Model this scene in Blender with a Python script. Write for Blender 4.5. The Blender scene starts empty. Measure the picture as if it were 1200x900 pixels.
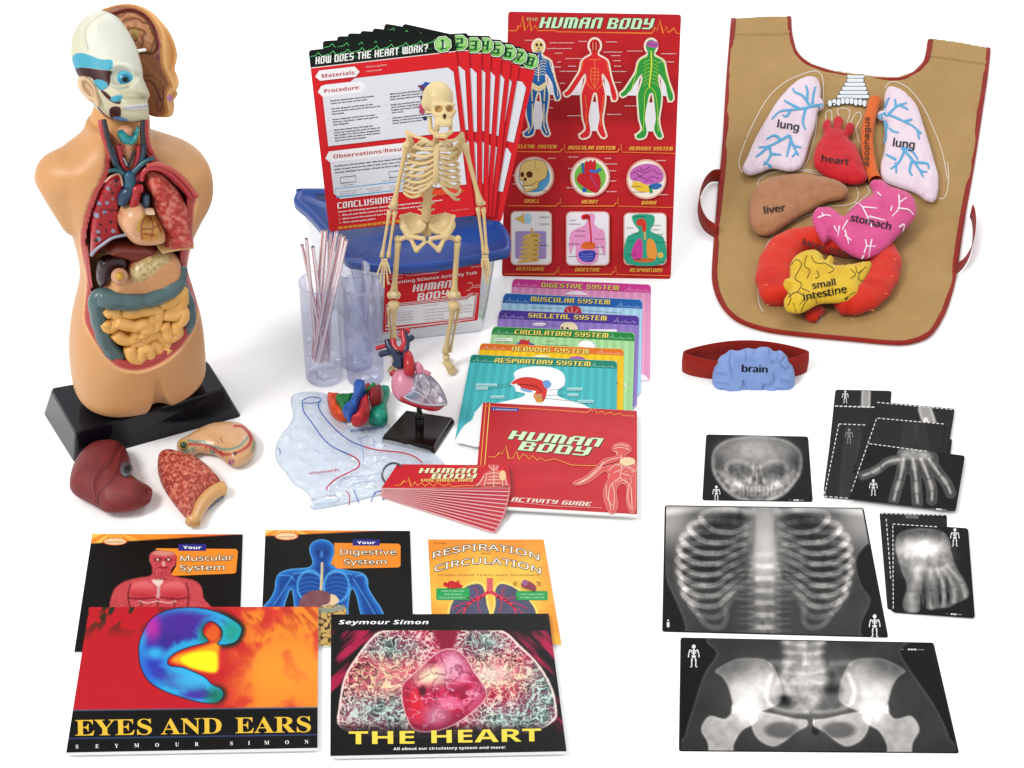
import bpy, bmesh, math, random, os
import numpy as np
from mathutils import Vector, Matrix
from mathutils.geometry import tessellate_polygon
random.seed(4)
RNG = np.random.RandomState(7)
PI = math.pi
SC = bpy.context.scene
COL = SC.collection
# ------------------------------------------------------------------ camera geometry
# One real camera, 38 degrees above the white table.  G() and friends turn a point of the photo into a
# point on the table top, or on a standing plane, so that things stand where they stand in the photo.
FPX, DIST, TH = 2400.0, 2.4, math.radians(38)
CT, ST = math.cos(TH), math.sin(TH)
CAM = np.array([0, -DIST * CT, DIST * ST])
RT, UP, FW = np.array([1.0, 0, 0]), np.array([0, ST, CT]), np.array([0, CT, -ST])
def ray(px, py):
 px = np.asarray(px, float)[..., None]
 py = np.asarray(py, float)[..., None]
 return FW * FPX + RT * (px - 600) - UP * (py - 450)
def proj(P):
 d = np.asarray(P, float) - CAM
 z = d @ FW
 return 600 + FPX * (d @ RT) / z, 450 - FPX * (d @ UP) / z
class Plane:
 def __init__(s, o, n):
  s.o = np.asarray(o, float)
  n = np.asarray(n, float)
  s.n = n / np.linalg.norm(n)
 def at(s, px, py, h=0.0):
  d = ray(px, py)
  o = s.o + s.n * h
  t = ((o - CAM) @ s.n) / (d @ s.n)
  return CAM + d * t[..., None]
 def up(s, h):
  return Plane(s.o + s.n * h, s.n)
def Ground(h=0.0):
 return Plane((0, 0, h), (0, 0, 1))
def Vert(Y):
 return Plane((0, Y, 0), (0, -1, 0))
def G(px, py, h=0.0):
 return Ground(h).at(px, py)
def lean_plane(p0, p1, lean):
 p0, p1 = np.asarray(p0, float), np.asarray(p1, float)
 e = p1 - p0
 e[2] = 0
 e /= np.linalg.norm(e)
 front = np.array([e[1], -e[0], 0])
 a = math.radians(lean)
 return Plane(p0, front * math.cos(a) + np.array([0, 0, 1]) * math.sin(a))
# ------------------------------------------------------------------ colours
KEXP = 1.32
def s2l(a):
 a = np.asarray(a, float)
 return np.where(a <= 0.04045, a / 12.92, ((np.clip(a, 0, None) + 0.055) / 1.055) ** 2.4)
def rgb(c):
 if isinstance(c, str):
  c = c.lstrip('#')
  return np.array([int(c[i:i + 2], 16) for i in (0, 2, 4)]) / 255.0
 c = np.asarray(c, float)
 if c.max() > 1.001:
  c = c / 255.0
 return c
def lin(c):
 return np.clip(s2l(c) / KEXP, 0.002, 0.86)
# ------------------------------------------------------------------ materials
MATS = {}
def material(name, rough=0.5, spec=0.5, bump=None, coat=0.0, rough_var=0.06, tint=0.05, tint_scale=60, sheen=0.0, subsurf=0.0):
 if name in MATS:
  return MATS[name]
 m = bpy.data.materials.new(name)
 m.use_nodes = True
 nt = m.node_tree
 b = nt.nodes['Principled BSDF']
 at = nt.nodes.new('ShaderNodeAttribute')
 at.attribute_name = 'Col'
 tc = nt.nodes.new('ShaderNodeTexCoord')
 nz = nt.nodes.new('ShaderNodeTexNoise')
 nz.inputs['Scale'].default_value = tint_scale
 nz.inputs['Detail'].default_value = 4
 nt.links.new(tc.outputs['Object'], nz.inputs['Vector'])
 mr = nt.nodes.new('ShaderNodeMapRange')
 mr.inputs['To Min'].default_value = 1 - tint
 mr.inputs['To Max'].default_value = 1 + tint
 nt.links.new(nz.outputs['Fac'], mr.inputs['Value'])
 mx = nt.nodes.new('ShaderNodeVectorMath')
 mx.operation = 'SCALE'
 nt.links.new(at.outputs['Color'], mx.inputs[0])
 nt.links.new(mr.outputs['Result'], mx.inputs['Scale'])
 nt.links.new(mx.outputs['Vector'], b.inputs['Base Color'])
 rr = nt.nodes.new('ShaderNodeMapRange')
 rr.inputs['To Min'].default_value = max(0.03, rough - rough_var)
 rr.inputs['To Max'].default_value = min(1, rough + rough_var)
 nt.links.new(nz.outputs['Fac'], rr.inputs['Value'])
 nt.links.new(rr.outputs['Result'], b.inputs['Roughness'])
 b.inputs['Specular IOR Level'].default_value = spec
 b.inputs['Coat Weight'].default_value = coat
 b.inputs['Coat Roughness'].default_value = 0.12
 b.inputs['Sheen Weight'].default_value = sheen
 if subsurf:
  b.inputs['Subsurface Weight'].default_value = subsurf
  b.inputs['Subsurface Radius'].default_value = (0.01, 0.004, 0.002)
  b.inputs['Subsurface Scale'].default_value = 0.3
 if bump:
  kind, scale, strength, dist = bump
  if kind == 'weave':
   w1 = nt.nodes.new('ShaderNodeTexWave')
   w1.inputs['Scale'].default_value = scale
   w1.bands_direction = 'X'
   w2 = nt.nodes.new('ShaderNodeTexWave')
   w2.inputs['Scale'].default_value = scale
   w2.bands_direction = 'Y'
   for w in (w1, w2):
    w.inputs['Distortion'].default_value = 1.5
    nt.links.new(tc.outputs['Object'], w.inputs['Vector'])
   n2 = nt.nodes.new('ShaderNodeMath')
   n2.operation = 'ADD'
   nt.links.new(w1.outputs['Fac'], n2.inputs[0])
   nt.links.new(w2.outputs['Fac'], n2.inputs[1])
   out = n2.outputs[0]
  else:
   n2 = nt.nodes.new('ShaderNodeTexNoise')
   n2.inputs['Scale'].default_value = scale
   n2.inputs['Detail'].default_value = 3
   nt.links.new(tc.outputs['Object'], n2.inputs['Vector'])
   out = n2.outputs['Fac']
  bp = nt.nodes.new('ShaderNodeBump')
  bp.inputs['Strength'].default_value = strength
  bp.inputs['Distance'].default_value = dist
  nt.links.new(out, bp.inputs['Height'])
  nt.links.new(bp.outputs['Normal'], b.inputs['Normal'])
 MATS[name] = m
 return m
def clear_material(name, tint, body, body_amt, rough=0.06, edge=0.5, bump=None):
 if name in MATS:
  return MATS[name]
 m = bpy.data.materials.new(name)
 m.use_nodes = True
 nt = m.node_tree
 for n in list(nt.nodes):
  if n.type != 'OUTPUT_MATERIAL':
   nt.nodes.remove(n)
 out = [n for n in nt.nodes if n.type == 'OUTPUT_MATERIAL'][0]
 tr = nt.nodes.new('ShaderNodeBsdfTransparent')
 tr.inputs['Color'].default_value = (*tint, 1)
 df = nt.nodes.new('ShaderNodeBsdfDiffuse')
 df.inputs['Color'].default_value = (*body, 1)
 gl = nt.nodes.new('ShaderNodeBsdfGlossy')
 gl.inputs['Roughness'].default_value = rough
 lw = nt.nodes.new('ShaderNodeLayerWeight')
 lw.inputs['Blend'].default_value = edge
 tc = nt.nodes.new('ShaderNodeTexCoord')
 nz = nt.nodes.new('ShaderNodeTexNoise')
 nz.inputs['Scale'].default_value = 25
 nz.inputs['Detail'].default_value = 4
 nt.links.new(tc.outputs['Object'], nz.inputs['Vector'])
 mr = nt.nodes.new('ShaderNodeMapRange')
 mr.inputs['To Min'].default_value = body_amt * 0.6
 mr.inputs['To Max'].default_value = body_amt * 1.4
 nt.links.new(nz.outputs['Fac'], mr.inputs['Value'])
 m1 = nt.nodes.new('ShaderNodeMixShader')
 nt.links.new(mr.outputs['Result'], m1.inputs['Fac'])
 nt.links.new(tr.outputs[0], m1.inputs[1])
 nt.links.new(df.outputs[0], m1.inputs[2])
 sc = nt.nodes.new('ShaderNodeMath')
 sc.operation = 'MULTIPLY'
 sc.inputs[1].default_value = 0.5
 nt.links.new(lw.outputs['Fresnel'], sc.inputs[0])
 m2 = nt.nodes.new('ShaderNodeMixShader')
 nt.links.new(sc.outputs[0], m2.inputs['Fac'])
 nt.links.new(m1.outputs[0], m2.inputs[1])
 nt.links.new(gl.outputs[0], m2.inputs[2])
 nt.links.new(m2.outputs[0], out.inputs['Surface'])
 if bump:
  n2 = nt.nodes.new('ShaderNodeTexNoise')
  n2.inputs['Scale'].default_value = bump[0]
  n2.inputs['Detail'].default_value = 5
  n2.inputs['Distortion'].default_value = 1.2
  nt.links.new(tc.outputs['Object'], n2.inputs['Vector'])
  bp = nt.nodes.new('ShaderNodeBump')
  bp.inputs['Strength'].default_value = bump[1]
  bp.inputs['Distance'].default_value = bump[2]
  nt.links.new(n2.outputs['Fac'], bp.inputs['Height'])
  for nd in (df, gl, lw):
   nt.links.new(bp.outputs['Normal'], nd.inputs['Normal'])
 MATS[name] = m
 return m
PAPER = material('coated_paper', rough=0.5, spec=0.12, tint=0.02, bump=('noise', 40, 0.02, 0.001))
GLOSSY_PAPER = material('glossy_book_cover', rough=0.35, spec=0.12, tint=0.02, bump=('noise', 25, 0.03, 0.001))
FILM = material('xray_film', rough=0.35, spec=0.04, tint=0.04)
SKIN = material('painted_plastic_skin', rough=0.42, spec=0.35, tint=0.03, bump=('noise', 220, 0.05, 0.0006), subsurf=0.05)
ORGAN = material('painted_plastic_organ', rough=0.28, spec=0.45, tint=0.08, tint_scale=120, bump=('noise', 160, 0.12, 0.0012))
SPONGY = material('painted_lung_tissue', rough=0.4, spec=0.4, tint=0.12, tint_scale=300, bump=('noise', 520, 0.8, 0.0025))
BONE = material('cream_bone_plastic', rough=0.42, spec=0.4, tint=0.05, tint_scale=90, bump=('noise', 300, 0.08, 0.0006), subsurf=0.05)
BLACKGLOSS = material('black_lacquered_plastic', rough=0.14, spec=0.3, tint=0.02)
HARD = material('hard_plastic', rough=0.35, spec=0.45, tint=0.03)
CLOTH = material('cotton_cloth', rough=0.9, spec=0.1, tint=0.07, tint_scale=45, bump=('weave', 900, 0.25, 0.0004), sheen=0.1)
PLUSH = material('stuffed_cotton', rough=0.9, spec=0.1, tint=0.06, tint_scale=260, bump=('noise', 330, 0.45, 0.0012), sheen=0.15)
RUBBER = material('balloon_rubber', rough=0.4, spec=0.35, tint=0.08, tint_scale=80)
METAL = material('steel_wire', rough=0.25, spec=0.6, tint=0.02)
MATS['steel_wire'].node_tree.nodes['Principled BSDF'].inputs['Metallic'].default_value = 1.0
# ------------------------------------------------------------------ objects
def thing(name, label, cat, loc, group=None):
 o = bpy.data.objects.new(name, None)
 o.empty_display_size = 0.02
 COL.objects.link(o)
 o.location = tuple(float(v) for v in loc)
 o['label'], o['category'] = label, cat
 if group:
  o['group'] = group
 return o
def tag(o, label, cat, group=None):
 o['label'], o['category'] = label, cat
 if group:
  o['group'] = group
 return o
def root_loc(p):
 v = np.zeros(3)
 while p is not None:
  v += np.array(p.location)
  p = p.parent
 return v
def mk(name, V, F, col, mat, parent=None, smooth=True, label=None):
 V = np.asarray(V, float)
 if parent is not None:
  base = root_loc(parent)
  loc = np.zeros(3)
 else:
  base = np.array([V[:, 0].mean(), V[:, 1].mean(), V[:, 2].min()])
  loc = base
 me = bpy.data.meshes.new(name)
 W = (V - base).astype(np.float32)
 if isinstance(F, np.ndarray):
  k = F.shape[1]
  me.vertices.add(len(W))
  me.vertices.foreach_set('co', W.ravel())
  me.loops.add(F.size)
  me.loops.foreach_set('vertex_index', F.astype(np.int32).ravel())
  me.polygons.add(len(F))
  me.polygons.foreach_set('loop_start', np.arange(0, F.size, k, dtype=np.int32))
  me.polygons.foreach_set('loop_total', np.full(len(F), k, dtype=np.int32))
  me.update(calc_edges=True)
 else:
  me.from_pydata(W.tolist(), [], [list(map(int, f)) for f in F])
  me.update()
 c = rgb(col) if isinstance(col, str) or np.asarray(col).ndim == 1 else np.asarray(col, float)
 c = lin(c)
 if c.ndim == 1:
  c = np.tile(c, (len(V), 1))
 a = me.color_attributes.new('Col', 'FLOAT_COLOR', 'POINT')
 a.data.foreach_set('color', np.concatenate([c, np.ones((len(V), 1))], 1).astype(np.float32).ravel())
 if smooth is True:
  me.polygons.foreach_set('use_smooth', np.ones(len(me.polygons), bool))
 elif smooth is not False and smooth is not None:
  me.polygons.foreach_set('use_smooth', np.asarray(smooth, bool))
 me.materials.append(mat)
 o = bpy.data.objects.new(name, me)
 COL.objects.link(o)
 if parent is not None:
  o.parent = parent
 else:
  o.location = loc
 if label:
  o['label'] = label
 return o
class MB:
 def __init__(s):
  s.V, s.F, s.C, s.S, s.n = [], [], [], [], 0
 def add(s, V, F, col, smooth=True):
  V = np.asarray(V, float)
  c = rgb(col) if isinstance(col, str) or np.asarray(col).ndim == 1 else np.asarray(col, float)
  if c.ndim == 1:
   c = np.tile(c, (len(V), 1))
  s.V.append(V)
  s.C.append(c)
  for f in F:
   s.F.append([int(i) + s.n for i in f])
  s.S += [bool(smooth)] * len(F)
  s.n += len(V)
  return s
 def build(s, name, mat, parent=None, label=None):
  return mk(name, np.concatenate(s.V), s.F, np.concatenate(s.C), mat, parent, s.S, label)
# ------------------------------------------------------------------ curves & shapes
def cr(pts, n=6, closed=True):
 P = np.asarray(pts, float)
 N = len(P)
 out = []
 rng = range(N) if closed else range(N - 1)
 for i in rng:
  if closed:
   a, b, c, d = P[(i - 1) % N], P[i], P[(i + 1) % N], P[(i + 2) % N]
  else:
   a, b, c, d = P[max(i - 1, 0)], P[i], P[i + 1], P[min(i + 2, N - 1)]
  for k in range(n):
   t = k / n
   out.append(0.5 * (2 * b + (c - a) * t + (2 * a - 5 * b + 4 * c - d) * t * t + (3 * b - a - 3 * c + d) * t ** 3))
 if not closed:
  out.append(P[-1])
 return np.array(out)
def zm(pts, x0, y0, s):
 return [(x0 + s * x, y0 + s * y) for x, y in pts]
def resample(P, step):
 P = np.asarray(P, float)
 d = np.r_[0, np.cumsum(np.linalg.norm(np.diff(P, axis=0), axis=1))]
 n = max(2, int(d[-1] / step) + 1)
 t = np.linspace(0, d[-1], n)
 return np.stack([np.interp(t, d, P[:, k]) for k in range(P.shape[1])], 1)
def poly_sdf(px, py, poly):
 poly = np.asarray(poly, float)
 A = poly
 B = np.roll(poly, -1, 0)
 px = np.asarray(px, float)
 shp = px.shape
 x, y = px.ravel(), np.asarray(py, float).ravel()
 best = np.full(x.shape, 1e18)
 inside = np.zeros(x.shape, bool)
 for (ax, ay), (bx, by) in zip(A, B):
  dx, dy = bx - ax, by - ay
  L = dx * dx + dy * dy
  if L < 1e-18:
   continue
  t = np.clip(((x - ax) * dx + (y - ay) * dy) / L, 0, 1)
  best = np.minimum(best, (x - ax - t * dx) ** 2 + (y - ay - t * dy) ** 2)
  c = (ay > y) != (by > y)
  if c.any():
   inside ^= c & (x < dx * (y - ay) / (dy if dy else 1e-12) + ax)
 d = np.sqrt(best)
 return np.where(inside, -d, d).reshape(shp)
def line_dist(px, py, pts):
 P = np.asarray(pts, float)
 x, y = np.asarray(px, float), np.asarray(py, float)
 best = np.full(x.shape, 1e18)
 for (ax, ay), (bx, by) in zip(P[:-1], P[1:]):
  dx, dy = bx - ax, by - ay
  L = dx * dx + dy * dy + 1e-18
  t = np.clip(((x - ax) * dx + (y - ay) * dy) / L, 0, 1)
  best = np.minimum(best, (x - ax - t * dx) ** 2 + (y - ay - t * dy) ** 2)
 return np.sqrt(best)
def sstep(a, b, x):
 t = np.clip((x - a) / (b - a), 0, 1)
 return t * t * (3 - 2 * t)
def vnoise(x, y, seed=0):
 xi, yi = np.floor(x).astype(np.int64), np.floor(y).astype(np.int64)
 fx, fy = x - xi, y - yi
 fx, fy = fx * fx * (3 - 2 * fx), fy * fy * (3 - 2 * fy)
 def h(a, b):
  n = (a * 374761393 + b * 668265263 + seed * 1442695041) & 0x7fffffff
  n = (n ^ (n >> 13)) * 1274126177 & 0x7fffffff
  return ((n ^ (n >> 16)) & 0xffff) / 65535.0
 return (h(xi, yi) * (1 - fx) + h(xi + 1, yi) * fx) * (1 - fy) + (h(xi, yi + 1) * (1 - fx) + h(xi + 1, yi + 1) * fx) * fy
def fbm(x, y, seed=0, oct=4):
 s, a, t = 0, 0.5, 0
 for k in range(oct):
  s = s + a * vnoise(x * 2 ** k, y * 2 ** k, seed + k * 17)
  t += a
  a *= 0.5
 return s / t
def mix(a, b, t):
 a, b = (rgb(a) if isinstance(a, str) else np.asarray(a, float)), (rgb(b) if isinstance(b, str) else np.asarray(b, float))
 t = np.asarray(t, float)[..., None]
 return a * (1 - t) + b * t
# ------------------------------------------------------------------ solids
def tube(path, rad, seg=10, flat=1.0, nrm=None, cap=True):
 P = np.asarray(path, float)
 n = len(P)
 R = np.full(n, rad, float) if np.isscalar(rad) else np.asarray(rad, float)
 T = np.gradient(P, axis=0)
 T /= np.linalg.norm(T, axis=1)[:, None] + 1e-12
 if nrm is None:
  ref = np.array([0, 0, 1.0]) if abs(T[0][2]) < 0.9 else np.array([0, 1.0, 0])
 else:
  ref = np.asarray(nrm, float)
 V, F = [], []
 u = None
 ang = np.linspace(0, 2 * PI, seg, endpoint=False)
 for i in range(n):
  if nrm is not None:
   b = np.cross(T[i], ref)
   b /= np.linalg.norm(b) + 1e-12
   a = np.cross(b, T[i])
  else:
   if u is None:
    b = np.cross(T[i], ref)
    b /= np.linalg.norm(b)
    a = np.cross(b, T[i])
   else:
    a = u - T[i] * (u @ T[i])
    a /= np.linalg.norm(a) + 1e-12
    b = np.cross(T[i], a)
   u = a
  for t in ang:
   V.append(P[i] + (b * math.cos(t) + a * flat * math.sin(t)) * R[i])
 for i in range(n - 1):
  for j in range(seg):
   k = (j + 1) % seg
   F.append((i * seg + j, i * seg + k, (i + 1) * seg + k, (i + 1) * seg + j))
 if cap:
  V.append(P[0] - T[0] * R[0] * 0.35)
  V.append(P[-1] + T[-1] * R[-1] * 0.35)
  for j in range(seg):
   k = (j + 1) % seg
   F.append((k, j, n * seg))
   F.append(((n - 1) * seg + j, (n - 1) * seg + k, n * seg + 1))
 return np.array(V), F
def ball(c, r, seg=14, rings=9):
 r = np.ones(3) * r
 V, F = [], []
 for i in range(rings + 1):
  p = PI * i / rings
  for j in range(seg):
   t = 2 * PI * j / seg
   V.append(np.asarray(c) + r * np.array([math.sin(p) * math.cos(t), math.sin(p) * math.sin(t), math.cos(p)]))
 for i in range(rings):
  for j in range(seg):
   k = (j + 1) % seg
   F.append((i * seg + j, (i + 1) * seg + j, (i + 1) * seg + k, i * seg + k))
 return np.array(V), F
def lathe(c, prof, seg=40):
 V, F = [], []
 for r, z in prof:
  for j in range(seg):
   t = 2 * PI * j / seg
   V.append((c[0] + r * math.cos(t), c[1] + r * math.sin(t), c[2] + z))
 for i in range(len(prof) - 1):
  for j in range(seg):
   k = (j + 1) % seg
   F.append((i * seg + j, i * seg + k, (i + 1) * seg + k, (i + 1) * seg + j))
 return np.array(V), F
def prism(bottom, top):
 B, T = np.asarray(bottom, float), np.asarray(top, float)
 n = len(B)
 V = np.concatenate([B, T])
 F = [(i, (i + 1) % n, n + (i + 1) % n, n + i) for i in range(n)]
 tri = tessellate_polygon([[Vector(p) for p in T]])
 F += [tuple(n + i for i in t) for t in tri]
 F += [tuple(reversed(t)) for t in tri]
 return V, F
def rings(rs, cap0=True, cap1=True):
 n = len(rs[0])
 V = np.concatenate(rs)
 F = []
 for k in range(len(rs) - 1):
  for i in range(n):
   j = (i + 1) % n
   F.append((k * n + i, k * n + j, (k + 1) * n + j, (k + 1) * n + i))
 if cap0:
  F.append(tuple(range(n - 1, -1, -1)))
 if cap1:
  F.append(tuple((len(rs) - 1) * n + i for i in range(n)))
 return V, F
def surface_nets(f, lo, hi, h):
 lo, hi = np.asarray(lo, float), np.asarray(hi, float)
 n = np.ceil((hi - lo) / h).astype(int) + 1
 ax = [lo[k] + h * np.arange(n[k]) for k in range(3)]
 X, Y, Z = np.meshgrid(*ax, indexing='ij')
 v = f(X, Y, Z).astype(np.float32)
 s = v < 0
 c = [s[i:n[0] - 1 + i, j:n[1] - 1 + j, k:n[2] - 1 + k] for i in (0, 1) for j in (0, 1) for k in (0, 1)]
 cnt = sum(a.astype(np.int8) for a in c)
 m = (cnt > 0) & (cnt < 8)
 idx = np.argwhere(m)
 vid = np.full(m.shape, -1, np.int64)
 vid[m] = np.arange(len(idx))
 acc = np.zeros((len(idx), 3))
 num = np.zeros(len(idx))
 cor = [(i, j, k) for i in (0, 1) for j in (0, 1) for k in (0, 1)]
 for a in range(8):
  for b in range(a + 1, 8):
   ca, cb = np.array(cor[a]), np.array(cor[b])
   if np.abs(ca - cb).sum() != 1:
    continue
   va = v[tuple((idx + ca).T)]
   vb = v[tuple((idx + cb).T)]
   x = (va < 0) != (vb < 0)
   t = np.where(x, va / np.where(va - vb == 0, 1, va - vb), 0)
   acc += np.where(x[:, None], ca + (cb - ca) * t[:, None], 0)
   num += x
 V = lo + h * (idx + acc / num[:, None])
 F = []
 for axis in range(3):
  o1, o2 = [(1, 2), (2, 0), (0, 1)][axis]
  sl = [slice(None)] * 3
  a = s[tuple(slice(0, n[k] - 1) if k == axis else slice(1, n[k] - 1) for k in range(3))]
  b = s[tuple(slice(1, n[k]) if k == axis else slice(1, n[k] - 1) for k in range(3))]
  e = np.argwhere(a != b)
  inside_first = a[tuple(e.T)]
  off = np.zeros(3, int)
  e = e + np.array([0 if k == axis else 1 for k in range(3)])
  d1 = np.zeros(3, int); d1[o1] = 1
  d2 = np.zeros(3, int); d2[o2] = 1
  q = np.stack([vid[tuple((e - d1 - d2).T)], vid[tuple((e - d2).T)], vid[tuple(e.T)], vid[tuple((e - d1).T)]], 1)
  q[~inside_first] = q[~inside_first][:, ::-1]
  F.append(q)
 F = np.concatenate(F)
 return V, F[(F >= 0).all(1)]
def sell(X, Y, Z, c, r):
 r = np.asarray(r, float)
 k0 = np.sqrt(((X - c[0]) / r[0]) ** 2 + ((Y - c[1]) / r[1]) ** 2 + ((Z - c[2]) / r[2]) ** 2)
 k1 = np.sqrt(((X - c[0]) / r[0] ** 2) ** 2 + ((Y - c[1]) / r[1] ** 2) ** 2 + ((Z - c[2]) / r[2] ** 2) ** 2)
 return k0 * (k0 - 1) / np.maximum(k1, 1e-9)
def scap(X, Y, Z, a, b, ra, rb=None):
 rb = ra if rb is None else rb
 a, b = np.asarray(a, float), np.asarray(b, float)
 d = b - a
 t = np.clip(((X - a[0]) * d[0] + (Y - a[1]) * d[1] + (Z - a[2]) * d[2]) / (d @ d), 0, 1)
 return np.sqrt((X - a[0] - t * d[0]) ** 2 + (Y - a[1] - t * d[1]) ** 2 + (Z - a[2] - t * d[2]) ** 2) - (ra + (rb - ra) * t)
def smin(a, b, k):
 h = np.clip(0.5 + 0.5 * (b - a) / k, 0, 1)
 return b * (1 - h) + a * h - k * h * (1 - h)
def smax(a, b, k):
 return -smin(-a, -b, k)
# ------------------------------------------------------------------ pillows: stuffed / moulded shapes with a traced outline
class Pillow:
 def __init__(s, outline, plane, front, back, edge, step=1.5, relief=None, power=0.5):
  s.o = np.asarray(outline, float)
  s.pl, s.front, s.back, s.edge, s.relief, s.power = plane, front, back, edge, relief, power
  x0, y0 = s.o.min(0) - 2 * step
  x1, y1 = s.o.max(0) + 2 * step
  nx, ny = int((x1 - x0) / step) + 2, int((y1 - y0) / step) + 2
  X, Y = np.meshgrid(x0 + step * np.arange(nx), y0 + step * np.arange(ny))
  d = poly_sdf(X, Y, s.o)
  gy, gx = np.gradient(d, step)
  gl = np.sqrt(gx * gx + gy * gy) + 1e-9
  nb = np.abs(d) < 0.72 * step
  X = np.where(nb, X - d * gx / gl, X)
  Y = np.where(nb, Y - d * gy / gl, Y)
  keep = d < 0.72 * step
  rim = nb
  q = keep[:-1, :-1] & keep[1:, :-1] & keep[1:, 1:] & keep[:-1, 1:]
  allrim = rim[:-1, :-1] & rim[1:, :-1] & rim[1:, 1:] & rim[:-1, 1:]
  q &= ~allrim
  I = np.arange(nx * ny).reshape(ny, nx)
  quads = np.stack([I[:-1, :-1][q], I[1:, :-1][q], I[1:, 1:][q], I[:-1, 1:][q]], 1)
  used = np.unique(quads)
  re = np.full(nx * ny, -1)
  re[used] = np.arange(len(used))
  quads = re[quads]
  s.px, s.py = X.ravel()[used], Y.ravel()[used]
  s.isrim = rim.ravel()[used]
  n = len(used)
  hf, hb = s.height(s.px, s.py, s.isrim)
  B = plane.at(s.px, s.py)
  Vf = B + plane.n * hf[:, None]
  Vb = B - plane.n * hb[:, None]
  bid = np.arange(n) + n
  bid[s.isrim] = np.arange(n)[s.isrim]
  bq = bid[quads][:, ::-1]
  s.V = np.concatenate([Vf, Vb])
  F = np.concatenate([quads, bq])
  a, b, c = s.V[quads[0][0]], s.V[quads[0][1]], s.V[quads[0][2]]
  if np.cross(b - a, c - a) @ plane.n < 0:
   F = F[:, ::-1]
  s.F = F
  s.n = n
 def height(s, px, py, rim=None):
  d = np.clip(-poly_sdf(px, py, s.o), 0, None)
  t = np.clip(d / s.edge, 0, 1)
  p = (1 - (1 - t) ** 2) ** s.power
  if rim is not None:
   p = np.where(rim, 0, p)
  hf = s.front * p
  if s.relief is not None:
   hf = hf + s.relief(px, py) * np.clip(d / 3.0, 0, 1)
  return hf, s.back * p
 def at(s, px, py, h=0.0003):
  qx, qy = np.array(px, float), np.array(py, float)
  tx, ty = qx.copy(), qy.copy()
  for _ in range(5):
   hf, _b = s.height(qx, qy)
   P = s.pl.at(qx, qy) + s.pl.n * (hf + h)[..., None]
   ux, uy = proj(P)
   qx, qy = qx + (tx - ux) * 0.9, qy + (ty - uy) * 0.9
  hf, _b = s.height(qx, qy)
  return s.pl.at(qx, qy) + s.pl.n * (hf + h)[..., None]
 def colours(s, painter):
  ux, uy = proj(s.V)
  return painter(ux, uy)
 def build(s, name, col, mat, parent=None, label=None):
  c = s.colours(col) if callable(col) else col
  return mk(name, s.V, s.F, c, mat, parent, True, label)
 def into(s, mb, col):
  c = s.colours(col) if callable(col) else col
  mb.add(s.V, s.F, c)
class VF:
 def __init__(s, P0, px, py):
  s.P0 = np.asarray(P0, float)
  s.px, s.py = px, py
  s.S = ((s.P0 - CAM) @ FW) / FPX
  s.plane = Plane(s.P0, -FW)
 def w(s, u, v, w=0.0):
  u, v, w = np.broadcast_arrays(np.asarray(u, float), np.asarray(v, float), np.asarray(w, float))
  return s.P0 + s.S * ((u - s.px)[..., None] * RT - (v - s.py)[..., None] * UP - w[..., None] * FW)
 def sdf(s, f, lo, hi, h):
  V, F = surface_nets(f, lo, hi, h)
  return s.w(V[:, 0], V[:, 1], V[:, 2]), F, V
 def tube(s, pts, r, seg=10, n=5, **k):
  P = cr(pts, n, False) if len(pts) > 2 else np.array(pts, float)
  R = r if np.isscalar(r) else np.interp(np.linspace(0, 1, len(P)), np.linspace(0, 1, len(r)), r)
  return tube(s.w(P[:, 0], P[:, 1], P[:, 2]), np.asarray(R) * s.S if not np.isscalar(R) else R * s.S, seg, **k)
 def pillow(s, outline, front, back, edge, w=0.0, **k):
  return Pillow(outline, s.plane.up(w * s.S), front * s.S, back * s.S, edge, **k)
# ------------------------------------------------------------------ lettering
FONTS = {}
FD = os.path.join(bpy.utils.resource_path('LOCAL'), 'datafiles', 'fonts')
def font(key):
 if key in FONTS:
  return FONTS[key]
 f = None
 fn = 'NotoSansMath-Regular.woff2'
 try:
  if fn:
   f = bpy.data.fonts.load(os.path.join(FD, fn))
 except Exception:
  f = None
 FONTS[key] = f
 return f
TXT = {}
CAPH = 0.7
def text_mesh(s, key='sans', bold=0.0):
 k = (s, key, bold)
 if k in TXT:
  return TXT[k]
 c = bpy.data.curves.new('lettering', 'FONT')
 f = font('sans')
 if f:
  c.font = f
  up, lo = {'bold': (0x1D5D4, 0x1D5EE), 'italic': (0x1D63C, 0x1D656), 'serif': (0x1D400, 0x1D41A)}.get(key, (65, 97))
  s = ''.join(chr(up + ord(h) - 65) if 'A' <= h <= 'Z' else chr(lo + ord(h) - 97) if 'a' <= h <= 'z' else h for h in s)
 c.body = s
 c.resolution_u = 3
 c.fill_mode = 'FRONT'
 c.offset = bold
 o = bpy.data.objects.new('lettering', c)
 COL.objects.link(o)
 bpy.context.view_layer.update()
 ev = o.evaluated_get(bpy.context.evaluated_depsgraph_get())
 me = ev.to_mesh()
 n = len(me.vertices)
 V = np.empty(n * 3)
 me.vertices.foreach_get('co', V)
 V = V.reshape(-1, 3)[:, :2].copy()
 me.calc_loop_triangles()
 T = np.empty(len(me.loop_triangles) * 3, np.int32)
 me.loop_triangles.foreach_get('vertices', T)
 ev.to_mesh_clear()
 bpy.data.objects.remove(o)
 bpy.data.curves.remove(c)
 T = T.reshape(-1, 3)
 if n:
  V[:, 0] -= V[:, 0].min()
  V /= CAPH
 TXT[k] = (V, T)
 return TXT[k]
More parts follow.
